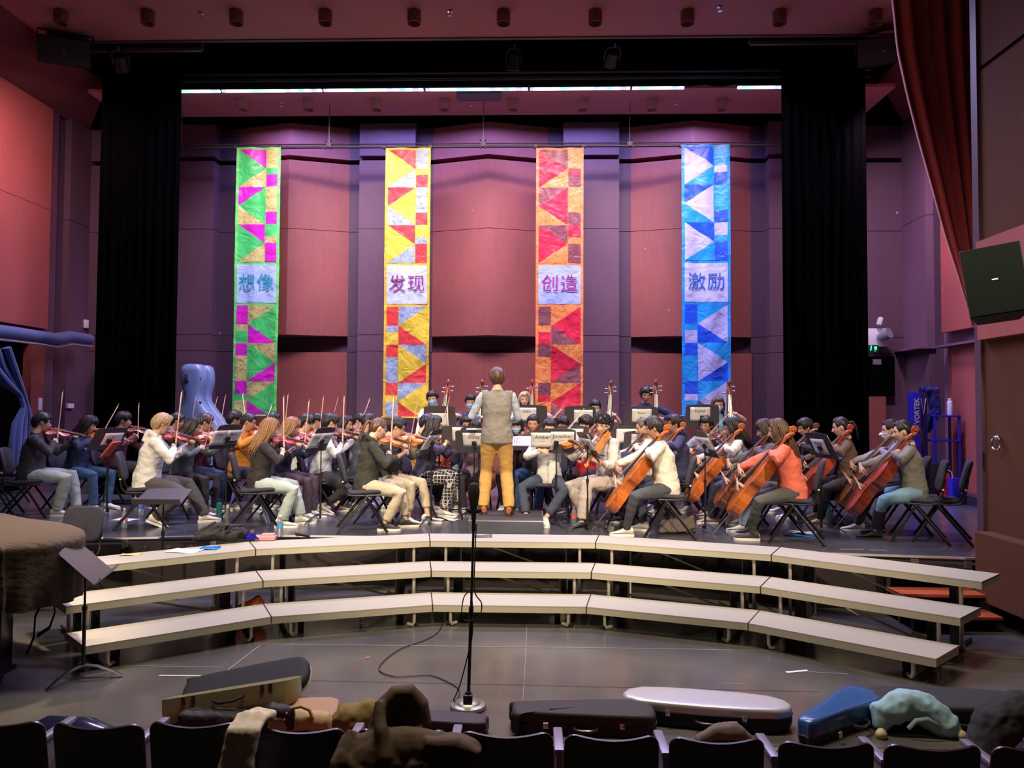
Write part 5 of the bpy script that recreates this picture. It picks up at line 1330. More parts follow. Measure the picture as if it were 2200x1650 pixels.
violinist('boy with glasses in blue grey near the blue banner', 1524, 10.75, 140, 'viola', 'brown', s=1.03, hair='short', hc='black', sk='b', top=(.22, .26, .32), pants=(.03, .03, .05), glasses=True, seed=31, e=20, sfr=.36, az=40, hd=(4, 12, -4))
# ---- right side: cellos, facing left -----------------------------------------------------------
cellist('boy in a cream sweatshirt', 1432, 8.6, 79, 'orange', s=1.06, hair='short', hc='softblack', sk='b', top=(.74, .68, .55), pants=(.060, .064, .075), pw=.95, loose=1.5, seed=32, feet=((-.20, .44), (.22, .28)), shoes=(.70, .68, .56), lean=9, hd=(2, 16, 0))
cellist('person with greyish hair beside the boy in cream', 1398, 9.68, 82, 'brown', s=1.0, hair='tied', hc='greybrown', sk='a', top=(.64, .62, .56), pants=(.05, .05, .08), seed=33, shoes=(.03, .03, .035))
cellist('boy in a navy hoodie behind the boy in cream', 1462, 10.4, 88, 'orange', s=1.06, hair='short', hc='black', sk='b', top=(.030, .035, .085), pants=(.03, .03, .05), hood=True, loose=1.3, seed=34, hd=(0, 6, 0))
cellist('girl with black hair in a white top', 1590, 9.65, 78, 'orange', s=1.02, hair='long', hc='black', sk='a', top=(.62, .62, .58), pants=(.035, .035, .055), pw=1.2, loose=1.25, seed=35, shoes=(.62, .50, .32), hd=(2, 22, 0))
cellist('girl with a long brown fringe', 1662, 9.0, 75, 'brown', s=1.0, hair='longfringe', hc='darkbrown', sk='a', top=(.10, .10, .12), pants=(.36, .48, .56), seed=36, shoes=(.75, .73, .68), hd=(2, 20, 0))
cellist('woman in a coral cardigan', 1702, 8.3, 70, 'orange', s=1.03, hair='long', hc='brown', sk='c', top=(.78, .17, .10), pants=(.085, .085, .080), pw=.85, loose=1.5, seed=37, feet=((-.16, .42), (.16, .44)), shoes=(.055, .05, .06), lean=10, hd=(-6, 14, 0), hem=-.14)
cellist('dark haired player hidden in the shadow', 1745, 10.2, 85, 'brown', s=1.0, hair='short', hc='black', sk='b', top=(.012, .012, .016), pants=(.02, .02, .02), seed=38)
cellist('woman in a brown top', 1822, 9.55, 74, 'red', s=1.04, hair='tied', hc='black', sk='a', top=(.120, .070, .045), pants=(.028, .026, .024), pw=1.0, seed=39, shoes=(.62, .48, .30), hd=(-4, 14, 0))
cellist('woman in a white mask with a wristband', 1930, 9.05, 68, 'brown', s=1.0, hair='tied', hc='black', sk='a', top=(.30, .28, .36), pants=(.03, .035, .05), mask='w', seed=40, shoes=(.44, .42, .48), hd=(4, 12, 0), feet=((-.24, .46), (.25, .42)))
cellist('woman in a grey sweater and black boots', 1962, 8.42, 66, 'red', s=1.0, hair='tied', hc='black', sk='c', top=(.20, .19, .165), pants=(.17, .33, .42), pw=1.0, seed=41, shoe='boot', shoes=(.015, .014, .014), sole=(.03, .03, .03), lean=6, hd=(2, 12, 0), feet=((-.18, .40), (.20, .36)), loose=1.15)
# ---- basses at the back --------------------------------------------------------------------------
bassist('boy in a white T-shirt and blue mask', 932, 11.9, 178, 'red', s=1.02, hair='short', hc='black', sk='c', top=(.60, .66, .72), tp='tee', pants=(.03, .03, .05), mask='b', seed=42, head=(0, 12, 6), lat=.10)
bassist('boy in a blue mask left of the conductor', 1012, 12.0, 180, 'brown', s=.98, hair='short', hc='black', sk='c', top=(.05, .05, .12), pants=(.03, .03, .05), mask='b', seed=43, head=(0, 10, 0))
bassist('blonde woman beside the orange banner', 1127, 12.0, 180, 'red', s=1.01, hair='long', hc='blonde', sk='c', top=(.42, .44, .60), pants=(.03, .03, .05), seed=44, head=(0, 6, 0), lat=.02)
bassist('boy in a mask behind the red sweatshirt', 1277, 12.0, 182, 'brown', s=.93, hair='short', hc='black', sk='c', top=(.02, .02, .03), tp='tee', pants=(.03, .03, .05), mask='b', seed=45, head=(0, 14, 0), lat=.09)
bassist('man in a navy quilted vest', 1386, 11.7, 180, 'brown', s=1.08, hair='short', hc='black', sk='b', top=(.012, .020, .10), pants=(.03, .03, .05), seed=46, head=(0, 20, 0), lat=.03, lift=.15)
bassist('girl in a mask before the blue banner', 1540, 11.7, 180, 'brown', s=.965, hair='long', hc='brown', sk='c', top=(.16, .40, .52), tp='tee', pants=(.03, .03, .05), mask='b', seed=47, head=(0, 12, 0), lat=.03, lift=.35)
# ---- conductor -----------------------------------------------------------------------------------
podz = ZS + .15
cx = at_y(1068, 878, 9.05).x
person('conductor in a grey knitted vest and tan trousers standing on the podium', cx, 9.05, R(4), 'stand', s=1.07, lean=2, head=(6, 6, 0), hair='short', hc='brown', sk='c', top=(.25, .235, .20), tp='vest', vest=(.50, .58, .66), pants=(.58, .33, .09), pw=1.35, shoes=(.36, .10, .03), sole=(.05, .03, .02),
       z=podz, feet=((-.16, .03), (.15, -.08)), lw=(V((-.22, .36, 1.16)), V((.25, .9, .25)), V((0, -.2, -1))), rw=(V((.20, .38, 1.12)), V((-.3, .9, .2)), V((0, -.2, -1))), lpole=V((-.75, -.3, -1)), rpole=V((.55, -.3, -1)), seed=50, loose=1.35)
# ------------------------------------------------------------------ choral risers
M_CARPET = mat('grey_riser_carpet', (.36, .34, .28), .95, var=.14, scale=(40, 40, 40), ns=4, bump=.4, bd=.004)
M_FASCIA = mat('riser_fascia', (.46, .43, .31), .55, var=.06)
M_RFRAME = mat('riser_frame_metal', (.62, .58, .46), .5, .35)
M_RBLACK = mat('riser_black_leg', (.018, .018, .017), .6)
M_TRIM = mat('riser_red_edge', (.30, .08, .04), .6)
RC = V((.64, 2.59, 0)); HA = R(9.4); F0 = 4.20
def riser(idx, label):
    t = thing('choral_riser', label, 'riser', (RC.x, RC.y, 0), -2 * HA * idx, 'three-step choral risers set in an arc')
    g = .006
    for k in range(3):
        r0 = F0 + .495 * k; r1 = r0 + .455; z = .2 * (k + 1); th = .062
        def P(r_, s, zz, inset=g): return (s * (r_ * math.tan(HA) - inset), r_, zz)
        b_ = MB(); vs = [P(r0, -1, z), P(r0, 1, z), P(r1, 1, z), P(r1, -1, z), P(r0, -1, z - .012), P(r0, 1, z - .012), P(r1, 1, z - .012), P(r1, -1, z - .012)]
        fs = [(0, 1, 2, 3), (7, 6, 5, 4), (0, 4, 5, 1), (1, 5, 6, 2), (2, 6, 7, 3), (3, 7, 4, 0)]
        b_.add(vs, fs); tr = b_.build('tread', M_CARPET, t, smooth=False)
        b_ = MB(); vs = [(x, y, zz - .0125 if i < 4 else z - th) for i, (x, y, zz) in enumerate(vs)]; vs = vs[:4] + [(x, y, z - th) for x, y, _ in vs[:4]]
        b_.add(vs, fs); b_.build('deck_edge', M_FASCIA, tr, smooth=False)
        for s in (-1, 1):
            b_ = MB(); a = V(P(r0, s, z + .001, 0)); b = V(P(r1, s, z + .001, 0)); q = MB()
            b_.tube([a, b], .004, 4); b_.build('end_strip', M_TRIM if k == 0 else M_RBLACK, tr)
        # bent tube legs under each end of the step
        for s in (-1, 1):
            xi = s * (r0 * math.tan(HA) - .16)
            if k == 0:
                b_ = MB(); b_.tube([(xi, r0 + .03, z - th), (xi, r0 + .03, .05), (xi - s * .012, r0 + .04, .022), (xi - s * .05, r0 + .09, .022)], .015, 8); b_.build('leg', M_RFRAME, t)
            else:
                b_ = MB(); b_.tube([(xi, r0 + .05, z - th), (xi, r0 + .05, .06), (xi, r0 + .07, .022), (xi, r0 + .12, .022)], .016, 8); b_.build('leg', M_RFRAME, t)
                b_ = MB(); b_.tube([(xi - s * .12, r1 - .06, z - th), (xi - s * .12, r1 - .06, .012)], .014, 8); b_.build('leg', M_RFRAME, t)
            b_ = MB(); b_.box((xi - s * .09, r0 + .30, (z - th) / 2 + .005), (.05, .14, z - th - .01)); b_.build('leg_plate', M_RBLACK, t)
    for s in (-1, 1):
        x0 = s * (F0 * math.tan(HA) - .13)
        b_ = MB(); b_.tube([(x0, F0 + .06, .022), (x0 + s * .15, F0 + 1.40, .022)], .014, 6, ell=(1.3, .8)); b_.build('base_rail', M_RBLACK, t)
    b_ = MB(); b_.tube([(-.22, F0 + .68, .335), (.50, F0 + .74, .10)], .016, 6, ell=(1, .5)); b_.box((.46, F0 + .74, .115), (.16, .05, .06), rot=Matrix.Rotation(R(18), 4, 'Y')); b_.build('brace', mat('brace_yellow_grey', (.46, .42, .27), .5), t)
    b_ = MB(); b_.tube([(-.30, F0 + 1.2, .53), (.38, F0 + 1.26, .28)], .014, 6, ell=(1, .5)); b_.build('brace', M_RFRAME, t)
    return t
riser(-2, 'grey three-step riser at the far left end, beside the piano'); riser(-1, 'grey three-step riser left of centre, with bags and a bottle on top')
riser(0, 'grey three-step riser in the centre, directly behind the microphone stand'); riser(1, 'grey three-step riser right of centre, second from the right end')
riser(2, 'grey three-step riser at the far right end, beside the red steps')
# red steps up to the stage
t = thing('stage_steps', 'three red-brown wooden steps up to the stage beside the right wall', 'steps', (0, 0, 0))
rs = wood_mat('red_step_wood', (.36, .075, .03), .12, .4)
for k, (ya, yb, z) in enumerate(((6.86, 7.12, .14), (7.10, 7.36, .28), (7.34, 7.46, .42))):
    b_ = MB(); b_.box((4.66, (ya + yb) / 2, z - .018), (.80, yb - ya + .02, .03), bev=.004); b_.build('tread', rs, t)
    b_ = MB(); b_.box((4.66, (ya + yb) / 2 + .02, (z - .05) / 2), (.74, yb - ya - .06, z - .055)); b_.build('riser_board', M_DARK, t)
    for x in (4.29, 5.03):
        b_ = MB(); b_.box((x, ya + .03, (z - .03) / 2), (.03, .03, z - .034)); b_.build('frame_post', M_RBLACK, t)
# podium
p0 = at_z(1015, 1118, .70); p1 = at_z(1158, 1116, .70); pcx = (p0.x + p1.x) / 2
t = thing('podium', 'low black podium with a pale edge under the conductor', 'podium', (pcx, 9.02, ZS))
b_ = MB(); b_.box((0, 0, .07), (.86, .86, .138)); b_.build('box', M_STAGE, t, smooth=False)
b_ = MB(); b_.tube([(-.43, -.43, .139), (.43, -.43, .139), (.43, .43, .139), (-.43, .43, .139)], .006, 4, closed=True); b_.build('edge_strip', mat('podium_strip', (.5, .42, .36), .5), t)
b_ = MB(); b_.box((0, 0, .144), (.85, .85, .008)); b_.build('top', mat('podium_top', (.05, .045, .045), .6), t)

# ------------------------------------------------------------------ music stands and their papers
def st(px, py_top, Y, rz, h, tilt, label, names=(), music=True, legrot=0.3, **k):
    X = at_y(px, 878, Y).x
    t, d = stand('music_stand', X, Y, k.get('z', ZS), R(rz), h, R(tilt), label, legrot=legrot)
    for (s, dx, big, sub, sub2, lab, z0) in names:
        w_, h_ = (.215, .30) if k.get('portrait') else (.285, .205)
        sheet('name_sign', t, d, 1, dx, z0, w_, h_, [(big, s, .70 if not k.get('portrait') else .80, INK)] + ([(sub, .022, .42, INKG)] if sub else []) + ([(sub2, .018, .15, INKG)] if sub2 else []), lab, 'sign', 'name signs hung on the music stands')
    if music:
        sheet('sheet_music', t, d, -1, -.115, .012, .225, .30, [], 'left music page on the %s' % label.split(',')[0].split(' before')[0].split(' in front')[0].split(' between')[0], 'sheet music', 'sheet music on the stands', staves=True)
        sheet('sheet_music', t, d, -1, .115, .012, .225, .30, [], 'right music page on the %s' % label.split(',')[0].split(' before')[0].split(' in front')[0].split(' between')[0], 'sheet music', 'sheet music on the stands', staves=True)
    return t, d
# those whose backs face the audience (players behind them look this way): rz = 180
st(1020, 975, 9.55, 176, .98, 30, 'stand with the Daisy sign, left of the conductor', [(.068, .0, 'Daisy', 'Lazaro', 'Violin II', 'white paper sign reading Daisy, left of the conductor', .10)], False)
st(1195, 930, 9.25, 182, 1.00, 26, 'stand with the Jonathan and Amber signs, right of the conductor',
   [(.068, -.075, 'Jonathan', 'Lazaro', 'Viola', 'white paper sign reading Jonathan on the stand right of the conductor', .10), (.068, .17, 'Amber', 'Lazaro', 'Viola', 'white paper sign reading Amber, left of the Jonathan sign', .085)], False)
st(988, 945, 9.9, 178, 1.0, 20, 'stand with the LOUIS sign behind the Daisy stand', [(.050, -.05, 'LOUIS', '', '', 'white paper sign reading LOUIS', .12), ], False)
st(1030, 940, 9.8, 178, .99, 20, 'stand with the Tanya sign behind the Daisy stand', [(.046, .02, 'Tanya', '', '', 'grey white paper sign reading Tanya', .12)], False)
st(1226, 935, 10.0, 186, 1.0, 18, 'stand with the NETT sign behind the Jonathan sign', [(.048, -.02, 'BENNETT', 'Lazaro', '', 'paper sign ending in NETT, partly behind the Jonathan sign', .10)], False)
st(1345, 925, 10.1, 186, 1.0, 18, 'stand with a grey sign behind the curly haired boy', [(.04, 0, 'Robin', '', '', 'grey paper sign above the shoulder of the curly haired boy', .10)], False)
st(1378, 945, 9.9, 184, .94, 18, 'low stand with a pale sign behind the cream sweatshirt cellist', [(.04, 0, 'Kaitlyn', '', '', 'pale paper sign left of the cello in front', .10)], False)
# tall black stands in front of the basses
st(945, 892, 11.2, 180, 1.25, 12, 'tall black stand in front of the bassist in white', [(.03, .03, 'Sam', '', '', 'narrow pale sign on the stand in front of the bassist in white', .03)], False, portrait=False)
st(1142, 888, 11.42, 180, 1.27, 12, 'tall black stand in front of the blonde bassist', [(.05, .07, 'SARA', '', '', 'pale blue sign on the stand in front of the blonde bassist', .10)], False)
st(1246, 888, 11.45, 180, 1.26, 12, 'tall black stand behind the boy in red', [(.03, -.05, ' ', '', '', 'pale blue blank sheet on the stand behind the boy in red', .08)], False)
st(1378, 890, 11.0, 180, 1.26, 12, 'tall black stand with the Kelvin sign before the vest bassist', [(.044, .0, 'Kelvin', 'Lazaro', 'Bass', 'pale sign reading Kelvin on a tall black stand', .10)], False)
st(1508, 885, 11.0, 176, 1.29, 12, 'tall black stand with the ELENA sign before the blue banner', [(.052, .03, 'ELENA', 'Lazaro', 'Bass', 'pale sign reading ELENA on a tall black stand', .10)], False)
# stands of the violin desks (music towards the players on the left)
st(232, 950, 9.7, -110, .98, 32, 'stand with a red folder and a hanging sheet, left section', [(.05, -.06, 'Ja', '', '', 'white sheet hanging over the stand beside the red folder', .06)], False)
st(486, 935, 9.45, -106, 1.02, 26, 'stand with a double sheet reading Marcus, between the two left couples', [(.045, -.115, 'Marcus', 'Lazaro', '', 'left grey sheet on the stand behind the long haired woman', .06), (.045, .14, 'Lucas', 'Lazaro', '', 'right grey sheet on the stand behind the long haired woman', .06)])
st(688, 940, 9.3, -103, 1.0, 28, 'stand with two sheets in front of the pale grey sweater boy', [(.05, -.10, 'ERICA', 'Lazaro', '', 'left sheet on the stand before the pale grey sweater boy', .06), (.05, .14, 'Lucia', 'Lazaro', '', 'right sheet on the stand before the pale grey sweater boy', .06)])
st(925, 945, 9.2, -99, 1.0, 32, 'stand with sheets between the ponytail woman and the conductor', [(.05, -.08, 'Kai', 'Lazaro', '', 'left sheet on the stand nearest left of the conductor', .06), (.05, .13, 'Abi', 'Lazaro', '', 'right sheet on the stand nearest left of the conductor', .06)])
# viola and cello desks on the right
st(1266, 975, 8.85, 101, .98, 30, 'stand with two grey signs in front of the curly haired boy', [(.05, -.10, 'Olivia', 'Lazaro', '', 'left grey sign on the stand before the curly haired boy', .06), (.05, .13, 'Ming', 'Lazaro', '', 'right grey sign on the stand before the curly haired boy', .06)])
st(1518, 975, 8.75, 96, 1.0, 28, 'stand with grey signs between the cream and the coral cellist', [(.05, -.10, 'Kate', 'Lazaro', '', 'left grey sign on the stand between the two front cellists', .06), (.05, .13, 'Sofia', 'Lazaro', '', 'right grey sign on the stand between the two front cellists', .06)])
st(1766, 975, 8.95, 100, .98, 28, 'stand with a pale sign behind the coral cardigan cellist', [(.05, .02, 'Phoebe', 'Lazaro', '', 'pale sign on the stand behind the coral cardigan cellist', .06)])
# the conductor's own stand, flat, with the open score
X = at_y(1105, 878, 9.75).x
t, d = stand('music_stand', X, 9.72, ZS, R(0), 1.02, R(62), 'black stand with the open white score in front of the conductor')
sheet('score', t, d, -1, -.12, .02, .235, .31, [], 'left white page of the score before the conductor', 'sheet music', 'sheet music on the stands', staves=True)
sheet('score', t, d, -1, .12, .02, .235, .31, [], 'right white page of the score before the conductor', 'sheet music', 'sheet music on the stands', staves=True)
# flat stand at the stage edge and the stand by the piano
X = at_y(392, 878, 8.12).x
stand('music_stand', X, 7.72, 0.0, R(2), 1.10, R(68), 'black stand with a flat bare desk between risers and stage, front left')
p = at_z(176, 1462, 0)
stand('music_stand', p.x, p.y + .05, 0.0, R(106), .84, R(46), 'bare black music stand on the pit floor beside the piano', legrot=.9)
# red folder on the left section stand
p = at_y(238, 965, 9.55)
b_ = MB(); b_.box((0, 0, 0), (.02, .30, .24), bev=.003); o = b_.build('folder', mat('red_folder', (.60, .07, .04), .5), loc=(p.x, p.y, p.z)); o.rotation_euler = (0, R(38), R(10)); tag(o, 'red folder leaning on the left section music stand', 'folder')
# ------------------------------------------------------------------ soft things: shaped, remeshed, wrinkled
def soft(name, mb, m_, label, cat, vox=.012, amp=.008, freq=14, group=None, parent=None, cb2=None, loc=None):
    holder = {}
    def cb(me):
        nrm = [v.normal.copy() for v in me.vertices]
        for v, vn in zip(me.vertices, nrm):
            c = v.co; q = noise.noise(V((c.x * freq, c.y * freq, c.z * freq))) + .5 * noise.noise(V((c.x * freq * 2.3, c.y * freq * 2.3 + 5, c.z * freq * 2)))
            r_ = 1 - abs(noise.noise(V((c.x * freq * .6 + 9, c.y * freq * .9, c.z * freq * .7))))
            v.co = c + vn * (amp * (q + 1.2 * (r_ - .8)))
        me.polygons.foreach_set('use_smooth', [True] * len(me.polygons)); me.name = name; me.materials.clear(); me.materials.append(m_)
        o = bpy.data.objects.new(name, me); C.objects.link(o)
        if parent is not None: o.parent = parent
        else: tag(o, label, cat, group)
    remesh_later(mb, vox, 2, .5, cb)
def W(px, py, Y): return at_y(px, py, Y)
# ------------------------------------------------------------------ grand piano under a quilted cover
t = thing('grand_piano', 'grand piano under a quilted brown cover at the left edge', 'piano', (-4.0, 5.6, 0))
plan = [(-5.12, 5.02), (-3.05, 5.02), (-2.78, 5.06), (-2.62, 5.20), (-2.56, 5.42), (-2.60, 5.62), (-2.76, 5.84), (-3.05, 6.05), (-3.45, 6.25), (-3.9, 6.55), (-4.3, 6.66), (-5.12, 6.70)]
def smooth_loop(pl, n=4):
    out = []
    m_ = len(pl)
    for i in range(m_):
        p0, p1, p2, p3 = [V((*pl[(i + k - 1) % m_], 0)) for k in range(4)]
        for j in range(n):
            u = j / n; q = .5 * ((2 * p1) + (p2 - p0) * u + (2 * p0 - 5 * p1 + 4 * p2 - p3) * u * u + (3 * p1 - p0 - 3 * p2 + p3) * u ** 3); out.append((q.x, q.y))
    return out
pl = smooth_loop(plan, 5); cxp, cyp = -4.0, 5.75
def ring(sc_, z, wv=0): return [((cxp + (x - cxp) * sc_ + wv * math.sin(i * 1.7)) + 4.0, (cyp + (y - cyp) * sc_ + wv * math.cos(i * 1.3)) - 5.6, z + abs(wv) * .4 * math.sin(i * .9)) for i, (x, y) in enumerate(pl)]
b_ = MB(); rings = [ring(1.025, .56, .016), ring(1.03, .64, .012), ring(1.03, .75, .008), ring(1.02, .88, .004), ring(1.028, .955), ring(1.03, .985), ring(1.02, 1.012), ring(.985, 1.03), ring(.90, 1.04), ring(.6, 1.055), ring(.2, 1.06)]
n = len(pl); vs = [p for r_ in rings for p in r_]; fs = [(i * n + k, i * n + (k + 1) % n, (i + 1) * n + (k + 1) % n, (i + 1) * n + k) for i in range(len(rings) - 1) for k in range(n)]
fs.append(tuple((len(rings) - 1) * n + k for k in range(n))); b_.add(vs, fs)
qm = mat('quilted_brown_cover', (.050, .034, .022), .9, var=.12, scale=(2, 14, 14), ns=1.5, bump=.7, bd=.02)
fix_normals(b_.build('quilted_cover', qm, t, ang=60))
b_ = MB(); b_.prism([((x + .0 - cxp) * .97 + cxp + 4.0, (y - cyp) * .97 + cyp - 5.6) for x, y in pl], .62, .95); b_.build('case', mat('piano_black', (.006, .006, .007), .3), t, smooth=False)
for (x, y) in ((-3.0, 5.32), (-4.85, 5.3), (-4.85, 6.4)):
    b_ = MB(); b_.box((x + 4, y - 5.6, .34), (.13, .13, .56), bev=.01); b_.box((x + 4, y - 5.6, .08), (.17, .17, .04), bev=.01); b_.cyl((x + 4, y - 5.62, .03), (x + 4, y - 5.57, .03), .03); b_.build('leg', MATS['piano_black'], t)
b_ = MB(); b_.tube([(1.22, -.10, .58), (1.16, -.12, .42), (1.14, -.10, .26), (1.10, -.12, .14)], .012, 5, ell=(2, .5)); b_.build('strap', mat('strap_black', (.01, .01, .01), .8), t)
b_ = MB(); b_.tube([(1.24, -.06, .58), (1.27, -.06, .44), (1.23, -.06, .32), (1.14, -.06, .26)], .010, 5, ell=(2, .5)); b_.build('strap', MATS['strap_black'], t)

# ------------------------------------------------------------------ microphone on a straight stand, with its cable
p = at_z(1006, 1521, 0); t = thing('microphone_stand', 'straight black microphone stand on a round base in the centre foreground', 'microphone stand', (p.x, p.y, 0))
top = at_y(1018, 1112, p.y); q = V((top.x - p.x, 0, top.z))
b_ = MB(); b_.lathe([(.0, .0), (.118, 0), (.121, .012), (.112, .026), (.085, .034), (.080, .030), (.07, .040), (.03, .052), (.0, .052)], 32, cap=False); b_.build('base', mat('worn_base_metal', (.30, .27, .20), .38, .7), t)
b_ = MB(); b_.cyl((0, 0, .03), tuple(q * .5), .0115, 12); b_.cyl(tuple(q * .49), tuple(q * .53), .016, 12); b_.build('lower_tube', ST_M, t)
b_ = MB(); b_.cyl(tuple(q * .5), tuple(q), .0085, 12); b_.cyl(tuple(q * .93), tuple(q), .013); b_.build('upper_tube', ST_M, t)
b_ = MB(); b_.cyl((0, -.01, .05), (0, -.01, .11), .022); b_.box((0, -.03, .07), (.06, .05, .06), bev=.008); b_.build('collar', ST_M, t)
b_ = MB(); b_.tube([tuple(q), tuple(q + V((.0, -.02, .03)))], .012, 8); b_.box(tuple(q + V((0, -.015, .045))), (.075, .03, .028), bev=.006)
for s in (-1, 1): b_.ball(tuple(q + V((s * .035, -.012, .05))), (.018, .014, .018), 8, 6)
b_.build('shock_mount', ST_M, t)
mt = thing('microphone', 'black foam covered microphone on top of the centre stand', 'microphone', (p.x + q.x, p.y - .012, q.z + .045))
b_ = MB(); b_.lathe([(.012, .0), (.02, .01), (.026, .04), (.034, .08), (.039, .12), (.038, .15), (.030, .178), (.012, .19)], 18); b_.build('foam', mat('foam_black', (.012, .012, .012), 1.0, bump=.6, scale=(90, 90, 90), bd=.003), mt)
b_ = MB(); b_.cyl((0, 0, -.05), (0, 0, .015), .017); b_.build('body', ST_M, mt)
cab = [at_z(a, b, .007) for a, b in ((985, 1480), (960, 1464), (925, 1451), (885, 1452), (845, 1453), (815, 1440), (826, 1418), (862, 1393), (905, 1378), (935, 1363), (949, 1345), (950, 1325))]
def spline(P, n=6):
    out = []
    for i in range(len(P) - 1):
        p0, p1, p2, p3 = P[max(i - 1, 0)], P[i], P[i + 1], P[min(i + 2, len(P) - 1)]
        for j in range(n):
            u = j / n; out.append(.5 * ((2 * p1) + (p2 - p0) * u + (2 * p0 - 5 * p1 + 4 * p2 - p3) * u * u + (3 * p1 - p0 - 3 * p2 + p3) * u ** 3))
    return out + [P[-1]]
B_ = V((p.x, p.y, 0)); Q = q
up_ = [B_ + Q * .97 + V((.02, -.03, 0)), B_ + Q * .8 + V((.016, -.012, 0)), B_ + Q * .62 + V((.02, -.02, 0)), B_ + Q * .55 + V((.07, -.02, 0)), B_ + Q * .48 + V((.05, -.02, 0)), B_ + Q * .47 + V((-.05, -.03, 0)), B_ + Q * .58 + V((-.05, -.03, 0)), B_ + Q * .6 + V((.0, -.025, 0)),
       B_ + Q * .4 + V((.014, -.014, 0)), B_ + Q * .28 + V((-.012, -.014, 0)), B_ + Q * .12 + V((-.06, -.02, 0)), B_ + V((-.095, -.04, .06)), at_z(985, 1497, .012)]
b_ = MB(); b_.tube(spline(up_ + cab), .0042, 6); tag(b_.build('microphone_cable', mat('cable_black', (.012, .012, .012), .5)), 'thin black cable curling over the pit floor from the microphone stand', 'cable')

# ------------------------------------------------------------------ marks on the pit floor
TAPE = mat('cream_tape', (.62, .56, .42), .7); TAPEW = mat('thin_white_line', (.34, .33, .30), .7)
def strip(name, pts, w_, m_, label, z=.003, cat='tape'):
    P = [at_z(a, b, z) for a, b in pts]; b_ = MB()
    for i in range(len(P) - 1):
        d = (P[i + 1] - P[i]).normalized(); nn = V((-d.y, d.x, 0)) * w_ / 2; b_.add([P[i] - nn, P[i + 1] - nn, P[i + 1] + nn, P[i] + nn], [(0, 1, 2, 3)])
    tag(b_.build(name, m_, smooth=False), label, cat)
strip('floor_tape', [(342, 1451), (472, 1452)], .016, TAPE, 'cream tape strip on the pit floor above the open case'); strip('floor_tape', [(455, 1470), (474, 1453)], .02, TAPE, 'short cream tape end beside the open case')
strip('floor_tape', [(474, 1451), (560, 1385)], .007, TAPEW, 'thin diagonal floor line left of centre'); strip('floor_line', [(545, 1383), (1400, 1393), (1860, 1402), (2195, 1413)], .006, TAPEW, 'long thin white line across the pit floor')
strip('floor_line', [(1132, 1345), (1128, 1430), (1120, 1560)], .0022, TAPEW, 'faint line running towards the audience on the pit floor')
strip('floor_seam', [(660, 1462), (1050, 1470), (1360, 1477), (1760, 1486)], .004, M_DARK, 'dark seam across the pit floor in the foreground')
strip('floor_seam', [(230, 1428), (330, 1431), (480, 1433)], .004, TAPEW, 'thin scuffed seam left of the cream tape')
strip('floor_tape', [(1689, 1444), (1735, 1440)], .03, mat('white_tape', (.7, .7, .68), .7), 'scrap of white tape on the pit floor at right'); strip('floor_tape', [(1738, 1443), (1822, 1448)], .006, TAPEW, 'thin tape tail right of the white scrap')
strip('floor_tape', [(784, 1414), (794, 1411)], .02, mat('red_tape', (.7, .12, .05), .7), 'tiny red tape mark on the pit floor'); strip('floor_tape', [(2000, 1444), (2018, 1437)], .03, TAPE, 'short pale tape under the right riser end')
strip('floor_tape', [(1805, 1299), (1845, 1322)], .02, TAPE, 'pale diagonal tape under the right risers'); strip('floor_line', [(1735, 1297), (1950, 1300)], .008, TAPEW, 'pale line on the floor below the right risers')
strip('floor_tape', [(1805, 1180), (1855, 1180)], .012, TAPE, 'pale tape at the stage edge on the right', z=ZS + .003); strip('floor_tape', [(1868, 1181), (1905, 1182)], .008, TAPE, 'shorter pale tape at the stage edge on the right', z=ZS + .003)

